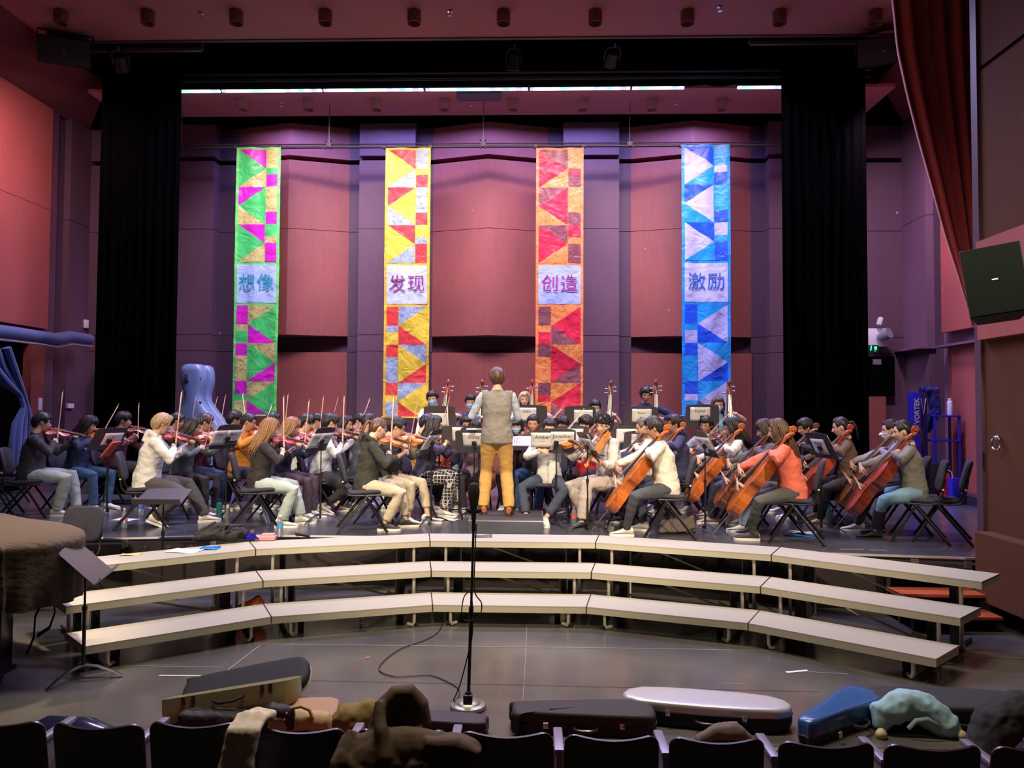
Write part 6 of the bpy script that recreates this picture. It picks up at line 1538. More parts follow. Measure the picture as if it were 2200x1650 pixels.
# ------------------------------------------------------------------ theatre seats of the first row, seen from behind
SE_B = mat('seat_dark_wood', (.022, .008, .007), .35, coat=.3); SE_C = mat('seat_red_plush', (.26, .030, .015), .85, sheen=.4); SE_M = mat('seat_standard_grey', (.25, .23, .30), .4, .5)
def make_seat():
    t = thing('theatre_seat', '', 'seat')
    def rr(W_, H_, r_, z0, dip):
        pts = []
        for (cx, cz, a0) in ((W_ / 2 - r_, z0 + r_ * .6, -90), (W_ / 2 - r_, z0 + H_ - r_, 0), (-W_ / 2 + r_, z0 + H_ - r_, 90), (-W_ / 2 + r_, z0 + r_ * .6, 180)):
            for k in range(6):
                a = R(a0 + 90 * k / 5); x = cx + r_ * math.cos(a); z = cz + r_ * math.sin(a)
                pts.append((x, z))
            if a0 == 0:
                for k in range(1, 8):
                    x = (W_ / 2 - r_) * (1 - 2 * k / 8); pts.append((x, z0 + H_ - dip * math.cos(x / (W_ / 2 - r_) * PI / 2)))
        return pts
    pts = rr(.49, .56, .05, .32, .016); n = len(pts)
    def bend(x): return -.05 * (1 - (x / .245) ** 2)
    b_ = MB(); vs = [(x, bend(x) + .09 - .14 * (z - .32), z) for x, z in pts] + [(x, bend(x) + .112 - .14 * (z - .32), z) for x, z in pts]
    cen = [(0, bend(0) + .09 - .14 * .28, .60), (0, bend(0) + .112 - .14 * .28, .60)]
    fs = [(i, (i + 1) % n, n + (i + 1) % n, n + i) for i in range(n)] + [((i + 1) % n, i, 2 * n) for i in range(n)] + [(n + i, n + (i + 1) % n, 2 * n + 1) for i in range(n)]
    b_.add(vs + cen, fs); fix_normals(b_.build('back_shell', SE_B, t, ang=50))
    b_ = MB(); b_.tube([(x, bend(x) + .101 - .14 * (z - .32), z) for x, z in pts], .0125, 6, closed=True); b_.build('edge_moulding', SE_B, t)
    b_ = MB(); b_.box((0, .10, .58), (.44, .07, .46), rot=Matrix.Rotation(R(8), 4, 'X'), bev=.03); b_.build('back_cushion', SE_C, t)
    b_ = MB(); b_.box((0, .30, .40), (.46, .40, .10), bev=.035); b_.build('seat_cushion', SE_C, t)
    return t
PSEAT = make_seat()
seatpx = [(-12, 1547), (202, 1553), (412, 1550), (640, 1562), (862, 1566), (1087, 1571), (1316, 1578), (1544, 1584), (1782, 1593), (2013, 1599), (2247, 1604)]
nm = ['far left edge of the frame', 'second seat from the left edge, before the blue shiny case', 'seat left of the beige scarf', 'seat right of the beige scarf, below the tan bag', 'seat covered by the brown hooded coat', 'seat right of the brown coat, below the microphone base',
      'seat in front of the long black oblong case', 'seat in front of the silver topped case', 'seat in front of the blue case', 'seat in front of the pale blue bag', 'seat at the far right edge of the frame']
for (px, py), l in zip(seatpx, nm):
    p = at_y(px, py, 4.08); sc_ = .62
    c = dup(PSEAT, (p.x, 4.10, p.z - .905), 0, 'dark theatre %s' % l if l.startswith('seat') or l.startswith('second') else 'dark theatre seat at the %s' % l, 'front row of dark theatre seats')
for i in range(len(seatpx) - 1):
    (a, ya), (b, yb) = seatpx[i], seatpx[i + 1]; p = at_y((a + b) / 2, (ya + yb) / 2, 4.2)
    o = MB()
    o.box((0, .05, -.33), (.035, .16, .60), bev=.005); o.box((0, .10, -.045), (.055, .30, .035), bev=.012)
    w_ = o.build('seat_standard', SE_M, loc=(p.x, 4.22, p.z - .05)); tag(w_, 'grey armrest standard between the theatre seats, %s from the left' % (order + ['tenth'])[i], 'armrest', 'seat standards of the front row')

# ------------------------------------------------------------------ instrument cases at the pit edge
def loft_case(pl, h0, h1, rad=.03, taper=.97):
    """closed rounded shell over plan pl between z=h0 and h1"""
    b_ = MB(); cx = sum(p[0] for p in pl) / len(pl); cy = sum(p[1] for p in pl) / len(pl); n = len(pl); rows = []
    H = h1 - h0
    prof = [(1.0, 0), (1.0, .5), (.992, .72), (.975, .87), (.94, .96), (.86, 1.0), (.5, 1.02), (.05, 1.02)]
    if H < 0: pass
    for (s, u) in prof: rows += [(cx + (x - cx) * s, cy + (y - cy) * (s if s > .5 else s), h0 + H * u) for x, y in pl]
    fs = [(i * n + k, i * n + (k + 1) % n, (i + 1) * n + (k + 1) % n, (i + 1) * n + k) for i in range(len(prof) - 1) for k in range(n)]
    fs.append(tuple((len(prof) - 1) * n + k for k in range(n))); fs.append(tuple(range(n - 1, -1, -1)))
    b_.add(rows, fs); return b_
OBL = [(-.40, -.115), (.36, -.13), (.40, -.10), (.40, .10), (.36, .13), (-.40, .115), (-.425, .08), (-.425, -.08)]
DART = [(-.40, -.055), (-.10, -.085), (.12, -.12), (.30, -.13), (.385, -.10), (.40, 0), (.385, .10), (.30, .13), (.12, .12), (-.10, .085), (-.40, .055), (-.42, 0)]
def case(px, py, Y, z, rz, plan_, h, ml, mb2, label, pitch=0, smooth_n=3, split=.5, handle=True, s=1.0):
    p = at_y(px, py, Y); t = thing('instrument_case', label, 'case', (p.x, Y, z)); t.rotation_euler = (R(pitch), 0, R(rz)); t.scale = (s, s, s)
    pl = smooth_loop(plan_, smooth_n) if smooth_n else plan_
    b1 = loft_case(pl, h * split, h); fix_normals(b1.build('lid', ml, t, ang=45))
    b1 = loft_case(pl, h * split - .004, .0); fix_normals(b1.build('base', mb2, t, ang=45))
    zb = MB(); zb.tube([(x * 1.004, y * 1.004, h * split - .002) for x, y in pl], .004, 5, closed=True); zb.build('seam_band', mat('case_seam', (.02, .02, .022), .5), t)
    if handle:
        ym = min(y for x, y in pl if abs(x) < .2)
        hb = MB(); hb.tube([(-.07, ym, h * .40), (-.065, ym - .03, h * .40), (-.03, ym - .045, h * .39), (.03, ym - .045, h * .39), (.065, ym - .03, h * .40), (.07, ym, h * .40)], .009, 6); hb.build('handle', EBONY, t)
        for x in (-.24, .22):
            hb = MB(); hb.box((x, ym - .006, h * split), (.03, .012, .035), bev=.003); hb.build('latch', mat('latch_chrome', (.6, .6, .62), .25, .9), t)
    return t
BK = mat('case_black_cloth', (.012, .012, .014), .8, bump=.2, scale=(60, 60, 60), bd=.003)
case(1254, 1540, 4.70, .0, 1, OBL[:1] + [(-.40, -.09), (.30, -.14), (.42, -.11), (.44, 0), (.42, .12), (.30, .14), (-.40, .09), (-.44, .05), (-.44, -.05)], .135, mat('case_brown_black', (.030, .024, .018), .75), BK, 'long black oblong case lying on the pit floor right of the microphone', split=.52)
case(1516, 1540, 4.84, .0, -9, [(-.42, -.12), (.42, -.12), (.42, .12), (-.42, .12)], .15, mat('case_silver', (.58, .57, .58), .3, .3), BK, 'case with a silver white lid lying on the pit floor', smooth_n=4, split=.62)
case(1806, 1545, 4.80, .0, 40, DART, .15, mat('case_blue', (.012, .085, .26), .35, coat=.5), BK, 'shiny blue shaped violin case on the pit floor', smooth_n=2, split=.35)
o_ = case(2040, 1535, 4.92, .0, -3, [(-.46, -.16), (.30, -.17), (.46, -.10), (.48, 0), (.46, .10), (.30, .17), (-.46, .16)], .155, mat('case_black_soft', (.022, .021, .022), .8), BK, 'large black case lying at the far right of the pit floor', s=.98, smooth_n=2)
# open gold-brown case, lid up
p = at_y(515, 1545, 4.80); t = thing('instrument_case', 'open gold brown violin case with its dark lid raised', 'case', (p.x, 4.74, .045)); t.rotation_euler = (R(-14), R(-8), R(6))
gold = mat('case_gold_brown', (.26, .22, .10), .35, coat=.4)
pl = smooth_loop([(-.41, -.07), (-.36, -.10), (.25, -.14), (.38, -.11), (.41, 0), (.38, .11), (.25, .14), (-.36, .10), (-.41, .07)], 3)
fix_normals(loft_case(pl, .15, .0).build('base', gold, t, ang=45))
b_ = loft_case([(x, -y) for x, y in pl], .0, .07); ob = b_.build('lid', mat('case_lid_dark', (.005, .005, .006), .8), t, ang=45); ob.location = (0.02, .22, .13); ob.rotation_euler = (R(38), 0, 0); fix_normals(ob)
b_ = MB(); b_.tube([(x, y, .0) for x, y in pl], .008, 6, closed=True); ob = b_.build('lid_rim', gold, t); ob.location = (0.02, .22, .13); ob.rotation_euler = (R(38), 0, 0)
b_ = MB(); b_.tube([(-.09, -.125, .10), (-.085, -.155, .10), (-.05, -.17, .085), (.05, -.175, .085), (.085, -.16, .10), (.09, -.135, .10)], .010, 8); b_.build('handle', EBONY, t)
for x in (-.28, -.22, .21, .26): b_ = MB(); b_.box((x, -.115 - .02 * (x > 0) , .125), (.022, .016, .045), bev=.003); b_.build('latch', EBONY, t)
# open orange-brown case lid, tan bag, black bag
case(640, 1545, 4.70, .02, 8, [(-.22, -.07), (.20, -.10), (.25, 0), (.20, .10), (-.22, .07)], .09, mat('case_tan', (.33, .17, .06), .6), mat('case_tan_dark', (.14, .07, .03), .7), 'orange brown half open case behind the tan bag', pitch=18, handle=False, smooth_n=3)
b_ = MB(); c = at_y(645, 1565, 4.55); b_.tube([(c.x - .17, 4.55, .0), (c.x - .15, 4.55, .05), (c.x, 4.55, .085), (c.x + .15, 4.56, .07), (c.x + .18, 4.56, 0)], [.04, .06, .07, .06, .04], 12)
soft('tan_bag', b_, mat('tan_canvas', (.40, .28, .13), .85), 'tan canvas bag with a loop handle behind the seat', 'bag', amp=.005)
b_ = MB(); b_.tube([(c.x - .06, 4.50, .13), (c.x - .04, 4.49, .175), (c.x + .02, 4.49, .19), (c.x + .07, 4.50, .165), (c.x + .09, 4.50, .12)], .011, 8); tag(b_.build('canvas_loop', MATS['tan_canvas']), 'rounded canvas loop standing up from the tan canvas bag', 'strap')
b_ = MB(); c = at_y(455, 1555, 4.62); b_.box((c.x, 4.62, .06), (.36, .22, .12), bev=.04); b_.box((c.x + .25, 4.6, .05), (.2, .18, .12), bev=.04)
soft('black_bag', b_, mat('bag_black', (.012, .012, .013), .7), 'black bag under the gold brown case', 'bag', amp=.008)
b_ = MB(); c = at_y(588, 1540, 4.5); b_.tube([(c.x - .06, 4.5, .12), (c.x, 4.48, .17), (c.x + .09, 4.5, .15), (c.x + .11, 4.5, .05)], [.035, .05, .045, .03], 10)
soft('black_garment', b_, MATS['bag_black'], 'black garment with two metal snaps beside the tan bag', 'jacket', amp=.008)
for dx, dz, wh in ((.095, .165, 'upper'), (.082, .128, 'lower')):
    b_ = MB(); b_.ball((c.x + dx, 4.445, dz), (.008, .004, .008), 10, 6); tag(b_.build('metal_snap', mat('snap_metal', (.8, .75, .6), .25, .9)), wh + ' round metal snap on the black garment', 'button', 'metal snaps of the black garment')
# beige scarf and dark jacket hung over a seat back
c = at_y(528, 1560, 4.02)
b_ = MB()
for k in range(5):
    x_ = c.x - .075 + .034 * k
    b_.tube([(x_ + .03, 4.15, .25 + .012 * (k % 2)), (x_ + .025, 4.07, .30 + .012 * (k % 2)), (x_ + .01, 3.985, .26), (x_ - .02, 3.95 + .012 * (k % 2), .08), (x_ - .06, 3.945, -.15), (x_ - .09, 3.95, -.3)], [.02, .026, .026, .027, .027, .027], 8)
b_.tube([(c.x - .06, 4.14, .26), (c.x + .03, 4.12, .30), (c.x + .13, 4.1, .29)], [.03, .035, .03], 8)
soft('beige_scarf', b_, mat('beige_wool', (.58, .50, .36), .95, bump=.4, scale=(80, 80, 80), bd=.003), 'beige wool scarf hanging over a theatre seat back', 'scarf', amp=.004)
# brown hooded coat over the seats
c = at_y(850, 1560, 4.12)
b_ = MB()
b_.tube([(c.x - .10, 4.12, .20), (c.x - .07, 4.14, .33), (c.x - .01, 4.16, .405), (c.x + .06, 4.18, .40), (c.x + .11, 4.2, .33), (c.x + .12, 4.2, .22)], [.06, .055, .045, .05, .06, .07], 12)
b_.tube([(c.x - .09, 4.10, .40 - .02), (c.x - .06, 4.03, .26), (c.x - .03, 3.99, .12)], [.025, .04, .05], 10)
b_.ball((c.x + .03, 4.2, .27), (.13, .07, .12), 14, 10); b_.ball((c.x + .05, 4.07, .10), (.34, .10, .16), 20, 12); b_.ball((c.x - .05, 4.02, -.12), (.27, .09, .34), 18, 12); b_.ball((c.x + .30, 4.06, .15), (.18, .09, .08), 16, 10)
rc = random.Random(8)
for k in range(15):
    x_ = c.x - .30 + .042 * k; w_ = .022 + .014 * rc.random()
    b_.tube([(x_ + .12 * (c.x - x_) , 4.08, .20 + .03 * math.sin(k * 1.9)), (x_, 3.985 + .012 * (k % 2), .10), (x_ + .03 * math.sin(k * 2.3), 3.94 + .014 * (k % 3), -.10), (x_ + .05 * math.sin(k * 1.1), 3.94, -.38)], [w_ * .8, w_ * 1.1, w_ * 1.3, w_ * 1.4], 8)
b_.tube([(c.x - .28, 4.03, .13), (c.x - .12, 3.97, .02), (c.x + .06, 3.95, -.02), (c.x + .14, 3.93, -.18)], [.05, .05, .045, .04], 10)
b_.tube([(c.x + .18, 4.0, .20), (c.x + .34, 4.0, .20), (c.x + .44, 4.03, .15), (c.x + .40, 4.0, .02)], [.035, .05, .045, .04], 10)
soft('hooded_coat', b_, mat('brown_coat', (.070, .042, .018), .85), 'dark brown hooded coat thrown over the theatre seats', 'coat', vox=.010, amp=.005, freq=9)
c = at_y(768, 1550, 4.6); b_ = MB(); b_.ball((c.x - .02, 4.6, .08), (.14, .10, .09), 14, 10); b_.ball((c.x + .06, 4.62, .12), (.08, .08, .07), 12, 8)
soft('olive_jacket', b_, mat('olive_cloth', (.17, .115, .025), .85), 'crumpled olive jacket left of the brown hooded coat', 'jacket', amp=.012)
case(985, 1575, 4.60, .0, -6, [(-.25, -.07), (.14, -.07), (.17, 0), (.14, .07), (-.25, .07)], .10, mat('case_plum', (.040, .025, .030), .7), BK, 'dark plum case end showing right of the brown coat', handle=False, smooth_n=3)
b_ = MB(); c = at_y(938, 1590, 3.95); b_.tube([(c.x, 3.99, .10), (c.x, 3.94, .02), (c.x, 3.93, -.15), (c.x, 3.95, -.35)], [.05, .08, .10, .11], 12, ell=(1, .6), up=(0, 1, 0))
soft('black_backpack', b_, MATS['bag_black'], 'black bag hanging in front of the brown hooded coat', 'bag', amp=.006)
# pale blue bag and its tan sides, dark coat at right, taupe bag behind the seat
c = at_y(1965, 1560, 4.72); b_ = MB(); b_.tube([(c.x - .21, 4.72, .02), (c.x - .19, 4.74, .10), (c.x - .05, 4.76, .16), (c.x + .06, 4.75, .14), (c.x + .19, 4.70, .05), (c.x + .22, 4.68, .0)], [.04, .08, .10, .10, .09, .05], 14)
soft('pale_blue_bag', b_, mat('pale_blue_canvas', (.27, .46, .50), .85), 'pale blue canvas bag with grey straps in front of the black case', 'bag', amp=.010)
for dx in (-.24, .235):
    b_ = MB(); b_.ball((c.x + dx, 4.64, .02), (.035, .04, .035), 10, 8); soft('bag_lining', b_, mat('yellow_lining', (.42, .36, .14), .8), 'yellowish fold sticking out %s of the pale blue bag' % ('left' if dx < 0 else 'right'), 'cloth', amp=.008, vox=.008)
b_ = MB(); b_.tube([(c.x - .08, 4.635, .06), (c.x - .04, 4.62, .115), (c.x + .03, 4.62, .125), (c.x + .09, 4.62, .09), (c.x + .10, 4.62, .05)], .008, 6, ell=(1.6, .6)); tag(b_.build('bag_strap', mat('strap_grey_green', (.22, .32, .30), .7)), 'curved carrying strap on the pale blue bag', 'strap')
c = at_y(2165, 1580, 4.5); b_ = MB(); b_.tube([(c.x - .12, 4.5, -.3), (c.x - .12, 4.5, .0), (c.x - .05, 4.52, .15), (c.x + .1, 4.55, .22), (c.x + .25, 4.55, .16)], [.10, .12, .13, .12, .1], 12)
soft('dark_coat', b_, mat('charcoal_wool', (.022, .022, .024), .95), 'dark grey coat heaped at the bottom right corner', 'coat', amp=.012)
c = at_y(1555, 1570, 4.55); b_ = MB(); b_.tube([(c.x - .16, 4.55, .0), (c.x - .05, 4.56, .055), (c.x + .07, 4.56, .06), (c.x + .17, 4.55, .0)], [.03, .05, .055, .03], 12)
soft('taupe_bag', b_, mat('taupe_canvas', (.13, .095, .080), .85), 'taupe backpack just behind the seat below the silver case', 'bag', amp=.008)
# shiny navy case at the bottom left
c = at_y(180, 1575, 4.45); b_ = MB(); b_.tube([(c.x - .42, 4.5, -.02), (c.x - .25, 4.48, .03), (c.x, 4.45, .02), (c.x + .22, 4.42, -.03), (c.x + .36, 4.38, -.10), (c.x + .38, 4.36, -.18)], [.04, .10, .12, .10, .06, .03], 18, ell=(1, .75), up=(0, 0, 1))
tag(b_.build('cello_case', mat('navy_gloss', (.012, .016, .045), .18, coat=.8)), 'shiny navy hard case leaning behind the leftmost theatre seats', 'case')

# ------------------------------------------------------------------ bottles
def bottle(px, py, Y, z, kind, label, s=1.0):
    p = at_y(px, py, Y); t = thing('water_bottle', label, 'bottle', (p.x, Y, z)); t.scale = (s, s, s)
    clear = mat('clear_plastic', (.85, .9, .95), .08, trans=.85, spec=.4)
    if kind[0] == 'pet':
        b_ = MB(); b_.lathe([(.0, .002), (.030, .0), (.033, .012), (.031, .03), (.033, .05), (.033, .14), (.030, .165), (.016, .19), (.0135, .20), (.0135, .215)], 18, cap=False); b_.build('body', clear, t)
        b_ = MB(); b_.lathe([(.015, .208), (.015, .226), (.0, .228)], 14, cap=False); b_.build('cap', mat('cap_' + kind[2], kind[3], .4), t)
        b_ = MB(); b_.lathe([(.0336, .085), (.0336, .135)], 18, cap=False); b_.build('paper_label', mat('label_' + kind[1], kind[4], .5), t)
    else:
        b_ = MB(); b_.lathe([(.0, 0), (.036, 0), (.037, .01), (.037, .19), (.033, .205), (.022, .212)], 18, cap=False); b_.build('body', mat('flask_' + kind[1], kind[3], .3, kind[4]), t)
        b_ = MB(); b_.lathe([(.024, .208), (.026, .215), (.026, .245), (.0, .25)], 14, cap=False); b_.build('cap', mat('flaskcap_' + kind[1], kind[2], .4), t)
bottle(267, 1137, 8.75, ZS, ('pet', 'pink', 'white', (.85, .85, .85), (.75, .25, .25)), 'clear bottle with a pink label on the stage floor at left')
bottle(303, 1090, 9.75, ZS, ('pet', 'blue', 'blue', (.05, .1, .5), (.08, .2, .65)), 'blue bottle on the stage under the white hoodie boy')
bottle(471, 1102, 9.5, ZS, ('flask', 'teal', (.02, .02, .02), (.01, .18, .16), .2), 'dark teal flask on the stage behind the stand'); bottle(489, 1108, 9.35, ZS, ('flask', 'steel', (.6, .6, .55), (.5, .48, .42), .8), 'steel flask beside the dark teal flask', .8)
bottle(601, 1168, 7.95, .60, ('pet', 'sky', 'white', (.85, .85, .85), (.05, .30, .65)), 'clear water bottle with a blue label on the top riser step', 1.0)
bottle(1233, 1103, 9.2, ZS, ('pet', 'rose', 'rose', (.8, .12, .15), (.75, .12, .12)), 'bottle with a rose red cap on the stage right of the conductor', 1.05)
bottle(1779, 1092, 9.6, ZS, ('flask', 'azure', (.05, .12, .2), (.10, .28, .42), .3), 'azure flask on the stage behind the coral cellist'); bottle(779, 1282, 6.9, 0, ('pet', 'blue', 'white', (.85, .85, .85), (.08, .2, .65)), 'clear bottle lying in shade under the risers', .8)
# ------------------------------------------------------------------ loose papers
def flatp(name, px, py, z, w_, h_, rz, m_, label, cat='paper', th=.002):
    p = at_z(px, py, z); b_ = MB(); b_.grid(lambda u, v: ((u - .5) * w_, (v - .5) * h_, th + .004 * math.sin(u * 5 + v * 3)), 6, 6)
    o = b_.build(name, m_, loc=(p.x, p.y, z + .004), solid=th); o.rotation_euler = (0, 0, R(rz)); tag(o, label, cat)
flatp('sheet_paper', 962, 1116, ZS, .21, .30, 70, PAPER, 'white sheet of paper on the stage left of the podium'); flatp('sheet_paper', 268, 1117, ZS, .21, .30, 80, PAPER, 'white sheet of paper on the stage behind the pink bottle')
flatp('sheet_paper', 340, 1092, ZS, .21, .30, 65, mat('lilac_paper', (.6, .58, .75), .8), 'lilac sheet of paper on the stage under the white hoodie boy')
flatp('sheet_paper', 398, 1184, .60, .30, .21, -8, PAPER, 'white sheets of paper at the left on the top riser step'); flatp('sheet_paper', 281, 1192, .60, .17, .10, 10, mat('yellow_paper', (.62, .48, .18), .8), 'yellow note at the left end of the top riser step')
flatp('tablet', 1038, 1153, .60, .19, .12, 4, mat('tablet_grey', (.12, .11, .12), .4), 'dark grey tablet on the centre riser beside the microphone stand', 'tablet', .008)
for k, (a, b) in enumerate(((282, 1122), (1706, 1150))):
    pass
bf = mat('blue_folder_plastic', (.01, .19, .60), .3)
flatp('blue_folder', 1722, 1150, ZS, .34, .24, -22, bf, 'bright blue folder on the stage under the coral cellist chair', 'folder', .006); flatp('sheet_paper', 1724, 1144, ZS + .012, .30, .20, -20, PAPER, 'papers lying on the bright blue folder')
flatp('blue_folder', 452, 1179, .60, .16, .14, 5, bf, 'bright blue folder beside the backpack on the top riser step', 'folder', .010)
p = at_y(574, 1124, 9.1)
b_ = MB(); b_.box((0, 0, .16), (.012, .26, .33), bev=.003); o = b_.build('grey_folder', mat('grey_folder', (.30, .30, .38), .5), loc=(p.x, 9.15, ZS)); o.rotation_euler = (0, R(-16), R(12)); tag(o, 'grey folder leaning under the chair of the long haired woman', 'folder')
# things on the top riser step, left of centre
c = at_y(475, 1165, 7.62)
b_ = MB(); b_.tube([(c.x - .24, 7.55, .66), (c.x - .14, 7.58, .69), (c.x, 7.62, .72), (c.x + .14, 7.64, .71), (c.x + .25, 7.66, .67)], [.04, .07, .09, .085, .05], 12, ell=(1, .8), up=(0, 0, 1)); b_.tube([(c.x - .2, 7.5, .66), (c.x, 7.52, .68), (c.x + .2, 7.55, .665)], [.05, .06, .05], 10)
for k in range(4): b_.tube([(c.x - .2 + .1 * k, 7.48, .65 + .02 * k), (c.x - .14 + .1 * k, 7.50, .75 + .01 * k), (c.x - .05 + .1 * k, 7.6, .80 - .01 * k)], [.014, .016, .012], 8)
b_.tube([(c.x - .24, 7.46, .64), (c.x - .05, 7.46, .70), (c.x + .1, 7.5, .68), (c.x + .26, 7.55, .72)], [.02, .016, .018, .012], 8)
soft('black_backpack', b_, mat('backpack_black', (.022, .018, .016), .8), 'black backpack slumped on the top riser step', 'bag', amp=.014, freq=12)
c = at_y(538, 1170, 7.66); b_ = MB()
for k in range(7): b_.tube([(c.x - .07 + .02 * k, 7.66, .625), (c.x - .04 + .012 * k, 7.64, .66 + .008 * (k % 3)), (c.x + .02 * k - .02, 7.62, .63 + .01 * (k % 2))], .012, 5, ell=(1.6, .4))
tag(b_.build('blue_ribbon', mat('royal_blue_ribbon', (.02, .02, .55), .4)), 'royal blue ribbon tangle beside the black backpack', 'ribbon')
b_ = MB(); b_.ball((at_y(541, 1150, 7.72).x, 7.72, .66), (.045, .04, .05), 12, 8); tag(b_.build('dark_pouch', mat('dark_pouch', (.03, .025, .04), .5)), 'small dark round pouch behind the blue ribbon', 'pouch')
b_ = MB(); c = at_y(571, 1167, 7.72); b_.box((c.x, 7.72, .626), (.21, .12, .045), rot=.12, bev=.012); b_.box((c.x + .02, 7.74, .655), (.13, .08, .025), rot=.2, bev=.008); tag(b_.build('pink_pencil_case', mat('pink_case', (.66, .27, .27), .5, var=.3, scale=(30, 30, 30))), 'pink patterned pencil case on the top riser step', 'pencil case')
b_ = MB(); c = at_y(640, 1158, 7.95); d = at_y(664, 1166, 7.85); b_.tube([(c.x, 7.95, .625), (d.x, 7.85, .622)], [.016, .013], 10); b_.ball((c.x - .01, 7.955, .63), .024, 10, 8); tag(b_.build('handheld_microphone', EBONY), 'small black handheld microphone lying on the top riser step', 'microphone')
b_ = MB(); c = at_y(533, 1300, 6.85); b_.tube([(c.x - .16, 6.85, .05), (c.x - .03, 6.86, .10), (c.x + .07, 6.9, .15), (c.x + .13, 6.9, .08)], [.05, .08, .09, .06], 12)
soft('orange_bag', b_, mat('rust_orange_cloth', (.50, .075, .02), .8), 'rust orange cloth bag under the middle riser step', 'bag', amp=.012)
# jacket heap under the cream cellist chair
b_ = MB(); c = at_y(1455, 1120, 8.75); 
for k in range(9): b_.tube([(c.x - .22 + .05 * k, 8.62 + .01 * k, ZS + .02), (c.x - .16 + .04 * k, 8.72, ZS + .12 + .03 * (k % 3)), (c.x - .06 + .02 * k, 8.84, ZS + .08), (c.x + .02 * k, 8.9, ZS + .03)], [.03, .038, .04, .03], 8)
soft('jacket_heap', b_, mat('taupe_jacket', (.11, .085, .075), .85), 'taupe jacket heaped under the chair of the cream sweatshirt boy', 'jacket', amp=.006, freq=12)

# ------------------------------------------------------------------ spare chairs
chair_at(at_y(2012, 878, 8.42).x, 8.42, R(62), 'empty black chair at the far right of the stage')
chair_at(at_y(2, 878, 9.5).x, 9.5, R(-66), 'empty black chair at the far left, behind the dark grey sweater boy')
chair_at(at_y(12, 878, 10.6).x, 10.6, R(-80), 'dark chair in the left background beside the blue curtain')
chair_at(at_y(143, 878, 7.25).x, 7.25, R(172), 'grey lit chair back showing above the piano cover', z=0.06)
# ------------------------------------------------------------------ double bass flight case at the back left
Yc = 12.75
cs = [(783, 408, 434), (787, 400, 440), (798, 395, 444), (815, 394, 445), (830, 398, 442), (845, 404, 437), (860, 404, 438), (875, 396, 449), (890, 384, 462), (905, 373, 474), (925, 366, 483), (950, 363, 487), (975, 372, 478), (1000, 368, 482), (1030, 356, 494), (1052, 356, 494), (1063, 366, 484)]
t = thing('bass_case', 'tall pale blue double bass hard case standing at the back left', 'case', (at_y(425, 900, Yc).x, Yc, 0))
x0 = t.location.x; b_ = MB(); n = 20; rows = []
for i, (y, a, b) in enumerate(cs):
    pa, pb = at_y(a, y, Yc), at_y(b, y, Yc); cx, hw, z = (pa.x + pb.x) / 2 - x0, (pb.x - pa.x) / 2, max(pa.z, ZS + .02)
    dep = .16 if 0 < i < len(cs) - 1 else .11
    for k in range(n):
        a_ = 2 * PI * k / n; c_, s_ = math.cos(a_), math.sin(a_); e = .55
        rows.append((cx + hw * abs(c_) ** e * (1 if c_ > 0 else -1), dep * abs(s_) ** e * (1 if s_ > 0 else -1) - .05, z))
fs = [(i * n + k, i * n + (k + 1) % n, (i + 1) * n + (k + 1) % n, (i + 1) * n + k) for i in range(len(cs) - 1) for k in range(n)] + [tuple(range(n)), tuple((len(cs) - 1) * n + k for k in range(n - 1, -1, -1))]
b_.add(rows, fs); BC = mat('powder_blue_shell', (.16, .24, .42), .35, coat=.3)
fix_normals(b_.build('front_shell', BC, t, ang=60))
b2 = MB(); b2.add([(x * .92 + .075, y * .8 + .17, z - .01) for x, y, z in rows], fs); fix_normals(b2.build('lid_shell', BC, t, ang=60))
b_ = MB(); c = at_y(413, 812, Yc); b_.box((c.x - x0, -.215, c.z), (.08, .02, .13), bev=.01); b_.build('latch', mat('latch_chrome', (.6, .6, .62), .25, .9), t)
for py in (815, 866):
    b_ = MB(); c = at_y(438, py, Yc); b_.box((c.x - x0, -.16, c.z), (.05, .05, .05), bev=.006); b_.build('hinge', EBONY, t)
# ------------------------------------------------------------------ left wing: duct, blue curtain, wall fittings
dm = mat('blue_grey_duct', (.10, .13, .28), .5)
P = [at_x(a, b, -7.45) for a, b in ((-30, 708), (30, 715), (80, 722), (118, 729), (150, 723), (192, 729))]
b_ = MB(); b_.tube(P, [.10, .10, .095, .11, .10, .095], 14); o = b_.build('ventilation_duct', dm); tag(o, 'pale blue duct running along the left wall', 'duct')
P2 = [p_ + V((.06, 0, -.14)) for p_ in P]
tag(MB().tube(P2, .018, 8).build('duct_rail', mat('duct_rail', (.35, .36, .45), .4, .5)), 'thin rail fixed under the left wall duct', 'rail')
b_ = MB(); path = [at_x(a, b, -7.4) for a, b in ((-8, 745), (8, 790), (28, 822), (48, 848), (56, 875), (54, 910), (50, 950), (48, 1000))]
rn = random.Random(4)
for k in range(12):
    off = V((rn.uniform(-.05, .05), rn.uniform(-.25, .18), 0)); b_.tube([p_ + off * (1.6 if i < 2 else (.35 if i in (3, 4) else 1.0)) for i, p_ in enumerate(path)], [.05, .05, .045, .03, .025, .04, .05, .055], 8)
tag(b_.build('blue_curtain', mat('royal_blue_velvet', (.020, .055, .20), .8, sheen=.4)), 'gathered blue curtain tied back in the left doorway', 'curtain')
wm = mat('white_plastic', (.75, .75, .78), .4)
for (px, py, w_, h_, l, n_) in ((83, 868, .05, .22, 'narrow white box on the left wall strip', 'wall_box'), (149, 872, .09, .09, 'small white switch box on the mauve left wall', 'switch_box'), (184, 696, .05, .16, 'small white wall lamp above the duct', 'wall_lamp')):
    c = at_x(px, py, -7.84); b_ = MB(); b_.box((0, 0, 0), (.05, w_ * 2.0, h_), bev=.006); o = b_.build(n_, wm, loc=(-7.83, c.y, c.z)); tag(o, l, 'wall fitting')
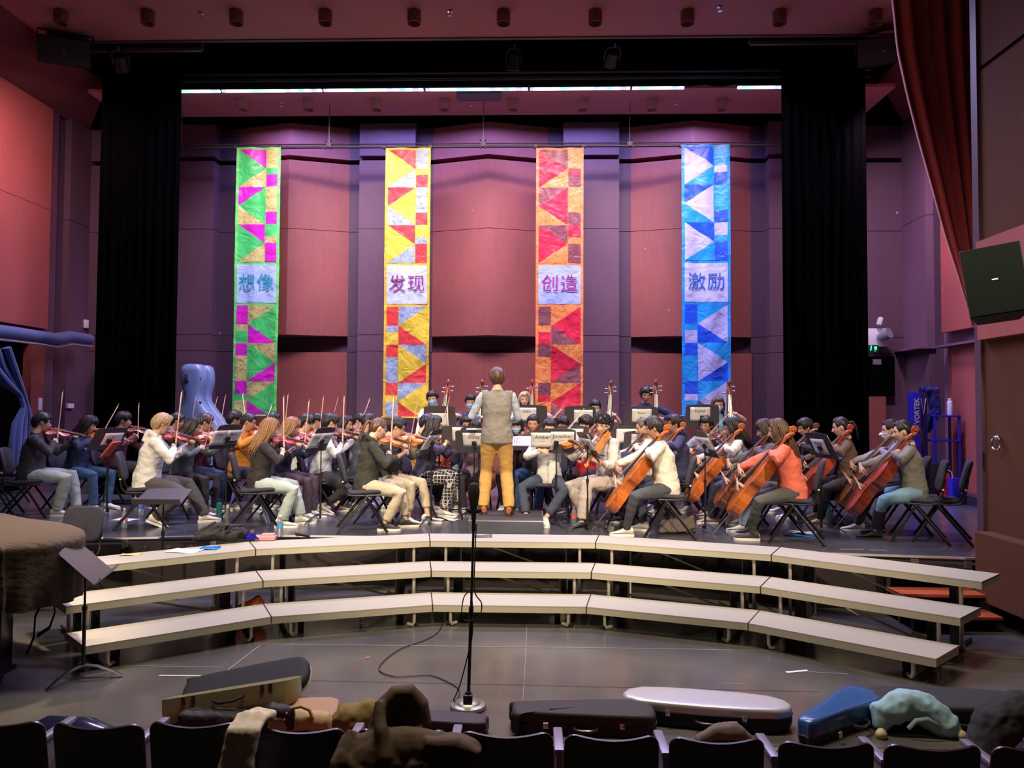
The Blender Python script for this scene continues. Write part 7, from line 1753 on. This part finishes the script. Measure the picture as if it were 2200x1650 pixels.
# ------------------------------------------------------------------ right wing
Yr = 14.05
def on(px, py, Y=Yr): return at_y(px, py, Y)
c = on(1889, 724); t = thing('wall_projector', 'round metal lamp on a white plate beside the right black curtain', 'lamp', (c.x, 14.1, c.z))
b_ = MB(); b_.box((.0, .03, 0), (.34, .03, .34), bev=.005); b_.build('plate', wm, t)
b_ = MB(); b_.add(*(lambda q: (q.v, q.f))(MB().lathe([(.0, 0), (.07, 0), (.10, .1), (.10, .22), (.0, .22)], 18, cap=False)), M=Matrix.Translation((.02, .0, .0)) @ Matrix.Rotation(R(70), 4, 'X') @ Matrix.Rotation(R(30), 4, 'Y')); b_.build('lamp_body', mat('lamp_grey', (.35, .36, .42), .35, .4), t)
c = on(1890, 690); t = thing('wall_camera', 'small white security camera above the round wall lamp', 'camera', (c.x, 14.1, c.z)); b_ = MB(); b_.box((0, -.05, 0), (.07, .10, .15), rot=Matrix.Rotation(R(15), 4, 'Y'), bev=.02); b_.build('housing', wm, t); b_ = MB(); b_.cyl((.0, .05, 0), (0, -.02, 0), .02); b_.build('arm', dsteel, t)
c = on(1877, 749); t = thing('exit_sign', 'green lit exit sign with a running figure beside the right black curtain', 'sign', (c.x, 14.05, c.z))
b_ = MB(); b_.box((0, .02, 0), (.19, .04, .14), bev=.004); b_.build('housing', mat('sign_dark_green', (.0, .05, .03), .4), t)
gm = mat('exit_green_light', (.0, .3, .15), .5, emit=(.1, 1, .45), es=1.3)
b_ = MB(); b_.box((.035, -.003, .01), (.045, .004, .06)); b_.build('door_symbol', gm, t); b_ = MB(); b_.box((-.05, -.003, .0), (.02, .004, .07), rot=Matrix.Rotation(R(12), 4, 'Y')); b_.ball((-.045, -.004, .045), (.012, .003, .012)); b_.build('running_figure', gm, t)
b_ = MB(); b_.add([(.01, -.004, -.035), (.04, -.004, -.035), (.025, -.004, -.058)], [(0, 1, 2)]); b_.build('arrow', gm, t)
c = on(1888, 777); b_ = MB(); b_.box((0, 0, 0), (.15, .012, .10)); tag(b_.build('door_sign', mat('door_sign_grey', (.16, .15, .2), .5), loc=(c.x, 14.12, c.z)), 'small grey door plate above the dark doorway at right', 'sign')
# blue exercise cabinet marked VORTEK with hanging bags and rack
Yk = 12.3; vb = mat('royal_blue_paint', (.012, .020, .50), .35, coat=.3); vb2 = mat('navy_side_panel', (.012, .016, .12), .5)
a, b = at_y(1955, 850, Yk), at_y(1974, 1010, Yk); top = at_y(1955, 843, Yk).z
t = thing('blue_cabinet', 'tall blue cabinet marked VORTEK beside the right wall', 'cabinet', ((a.x + b.x) / 2, Yk, ZS))
hw = (b.x - a.x) / 2; H = top - ZS
b_ = MB(); b_.box((0, 0, H / 2), (2 * hw, .18, H), bev=.01); b_.build('front_column', vb, t)
x2 = at_y(1991, 900, Yk).x - t.location.x
b_ = MB(); b_.box(((hw + x2) / 2, .05, H / 2), (x2 - hw, .16, H), bev=.01); b_.build('side_panel', vb2, t)
tm = MB(); text_bm(tm, 'VORTEK', .108, Matrix.Translation((0.0, -.095, at_y(1968, 883, Yk).z - ZS)) @ Matrix.Rotation(R(-90), 4, 'Y') @ Matrix.Rotation(PI / 2, 4, 'X'), bold=.0025); tm.build('lettering', wm, t, smooth=False)
tm = MB(); tm.tube([(hw + .03, -.034, H - .10), ((hw + x2) / 2, -.034, H - .36), (x2 - .03, -.034, H - .10)], .010, 4); tm.build('v_emblem', wm, t, smooth=False)
b_ = MB(); q = at_y(1992, 838, Yk + .2); b_.tube([(q.x - .10, Yk + .22, q.z), (q.x + .10, Yk + .22, q.z), (q.x + .13, Yk + .2, q.z - .35), (q.x - .02, Yk + .18, q.z - .7)], [.07, .10, .09, .04], 12)
soft('blue_bag', b_, mat('dark_blue_nylon', (.010, .018, .16), .5), 'dark blue bag hanging over the VORTEK cabinet', 'bag', amp=.012)
t = thing('blue_rack', 'blue steel shelf rack right of the VORTEK cabinet', 'rack', (at_y(2028, 900, Yk).x, Yk, ZS))
za, zb = at_y(2028, 894, Yk).z - ZS, at_y(2028, 946, Yk).z - ZS; xw = at_y(2053, 900, Yk).x - t.location.x; xl_ = at_y(1996, 900, Yk).x - t.location.x
for z in (za, zb): b_ = MB(); b_.box(((xw + xl_) / 2, 0, z), (xw - xl_, .32, .03), bev=.004); b_.build('shelf', vb, t)
for x in (xw - .02, xl_ + .02):
    for y in (-.14, .14): b_ = MB(); b_.box((x, y, za / 2), (.035, .03, za), bev=.003); b_.build('post', vb, t)
bottle(2041, 892, Yk, ZS + za + .016, ('flask', 'white', (.8, .85, .9), (.75, .82, .9), .0), 'white bottle on top of the blue rack', 1.1)
b_ = MB(); c = at_y(2010, 1010, Yk); b_.box((c.x, Yk - .05, ZS + .32), (.30, .26, .56), bev=.04); tag(b_.build('black_bin', mat('black_plastic', (.012, .012, .014), .5)), 'black plastic bin under the blue rack', 'bin')
c = at_y(2030, 1010, 11.8); t = thing('fire_extinguisher', 'red fire extinguisher beside the blue rack', 'fire extinguisher', (c.x, 11.8, ZS))
b_ = MB(); b_.lathe([(.0, 0), (.07, 0), (.075, .02), (.075, .40), (.06, .45), (.025, .48), (.02, .51)], 18, cap=False); b_.build('cylinder', mat('extinguisher_red', (.42, .01, .03), .3, coat=.4), t)
b_ = MB(); b_.cyl((0, 0, .50), (0, 0, .55), .018); b_.box((.03, 0, .56), (.10, .02, .015)); b_.build('valve', mat('brass_valve', (.6, .5, .3), .3, .8), t)
b_ = MB(); b_.tube([(.02, -.02, .53), (.08, -.04, .48), (.10, -.05, .3), (.085, -.06, .15)], .009, 6); b_.build('hose', mat('pale_hose', (.6, .6, .62), .5), t)
b_ = MB(); c = at_y(2047, 1005, 11.7); b_.box((c.x, 11.7, ZS + .20), (.13, .2, .40), bev=.01); tag(b_.build('blue_box', vb), 'small blue box right of the fire extinguisher', 'box')
# ------------------------------------------------------------------ build the deferred surfaces, then drop the source copies
flush_jobs()
dead = []
for o in bpy.data.objects:
    if o.parent is None and o.get('category') and o.get('label') == '': dead.append(o)
for c in bpy.data.objects:
    if c.parent is not None and (c.parent in dead or (c.parent.parent is not None and c.parent.parent in dead)): dead.append(c)
for o in dead: bpy.data.objects.remove(o)
bpy.context.view_layer.update()
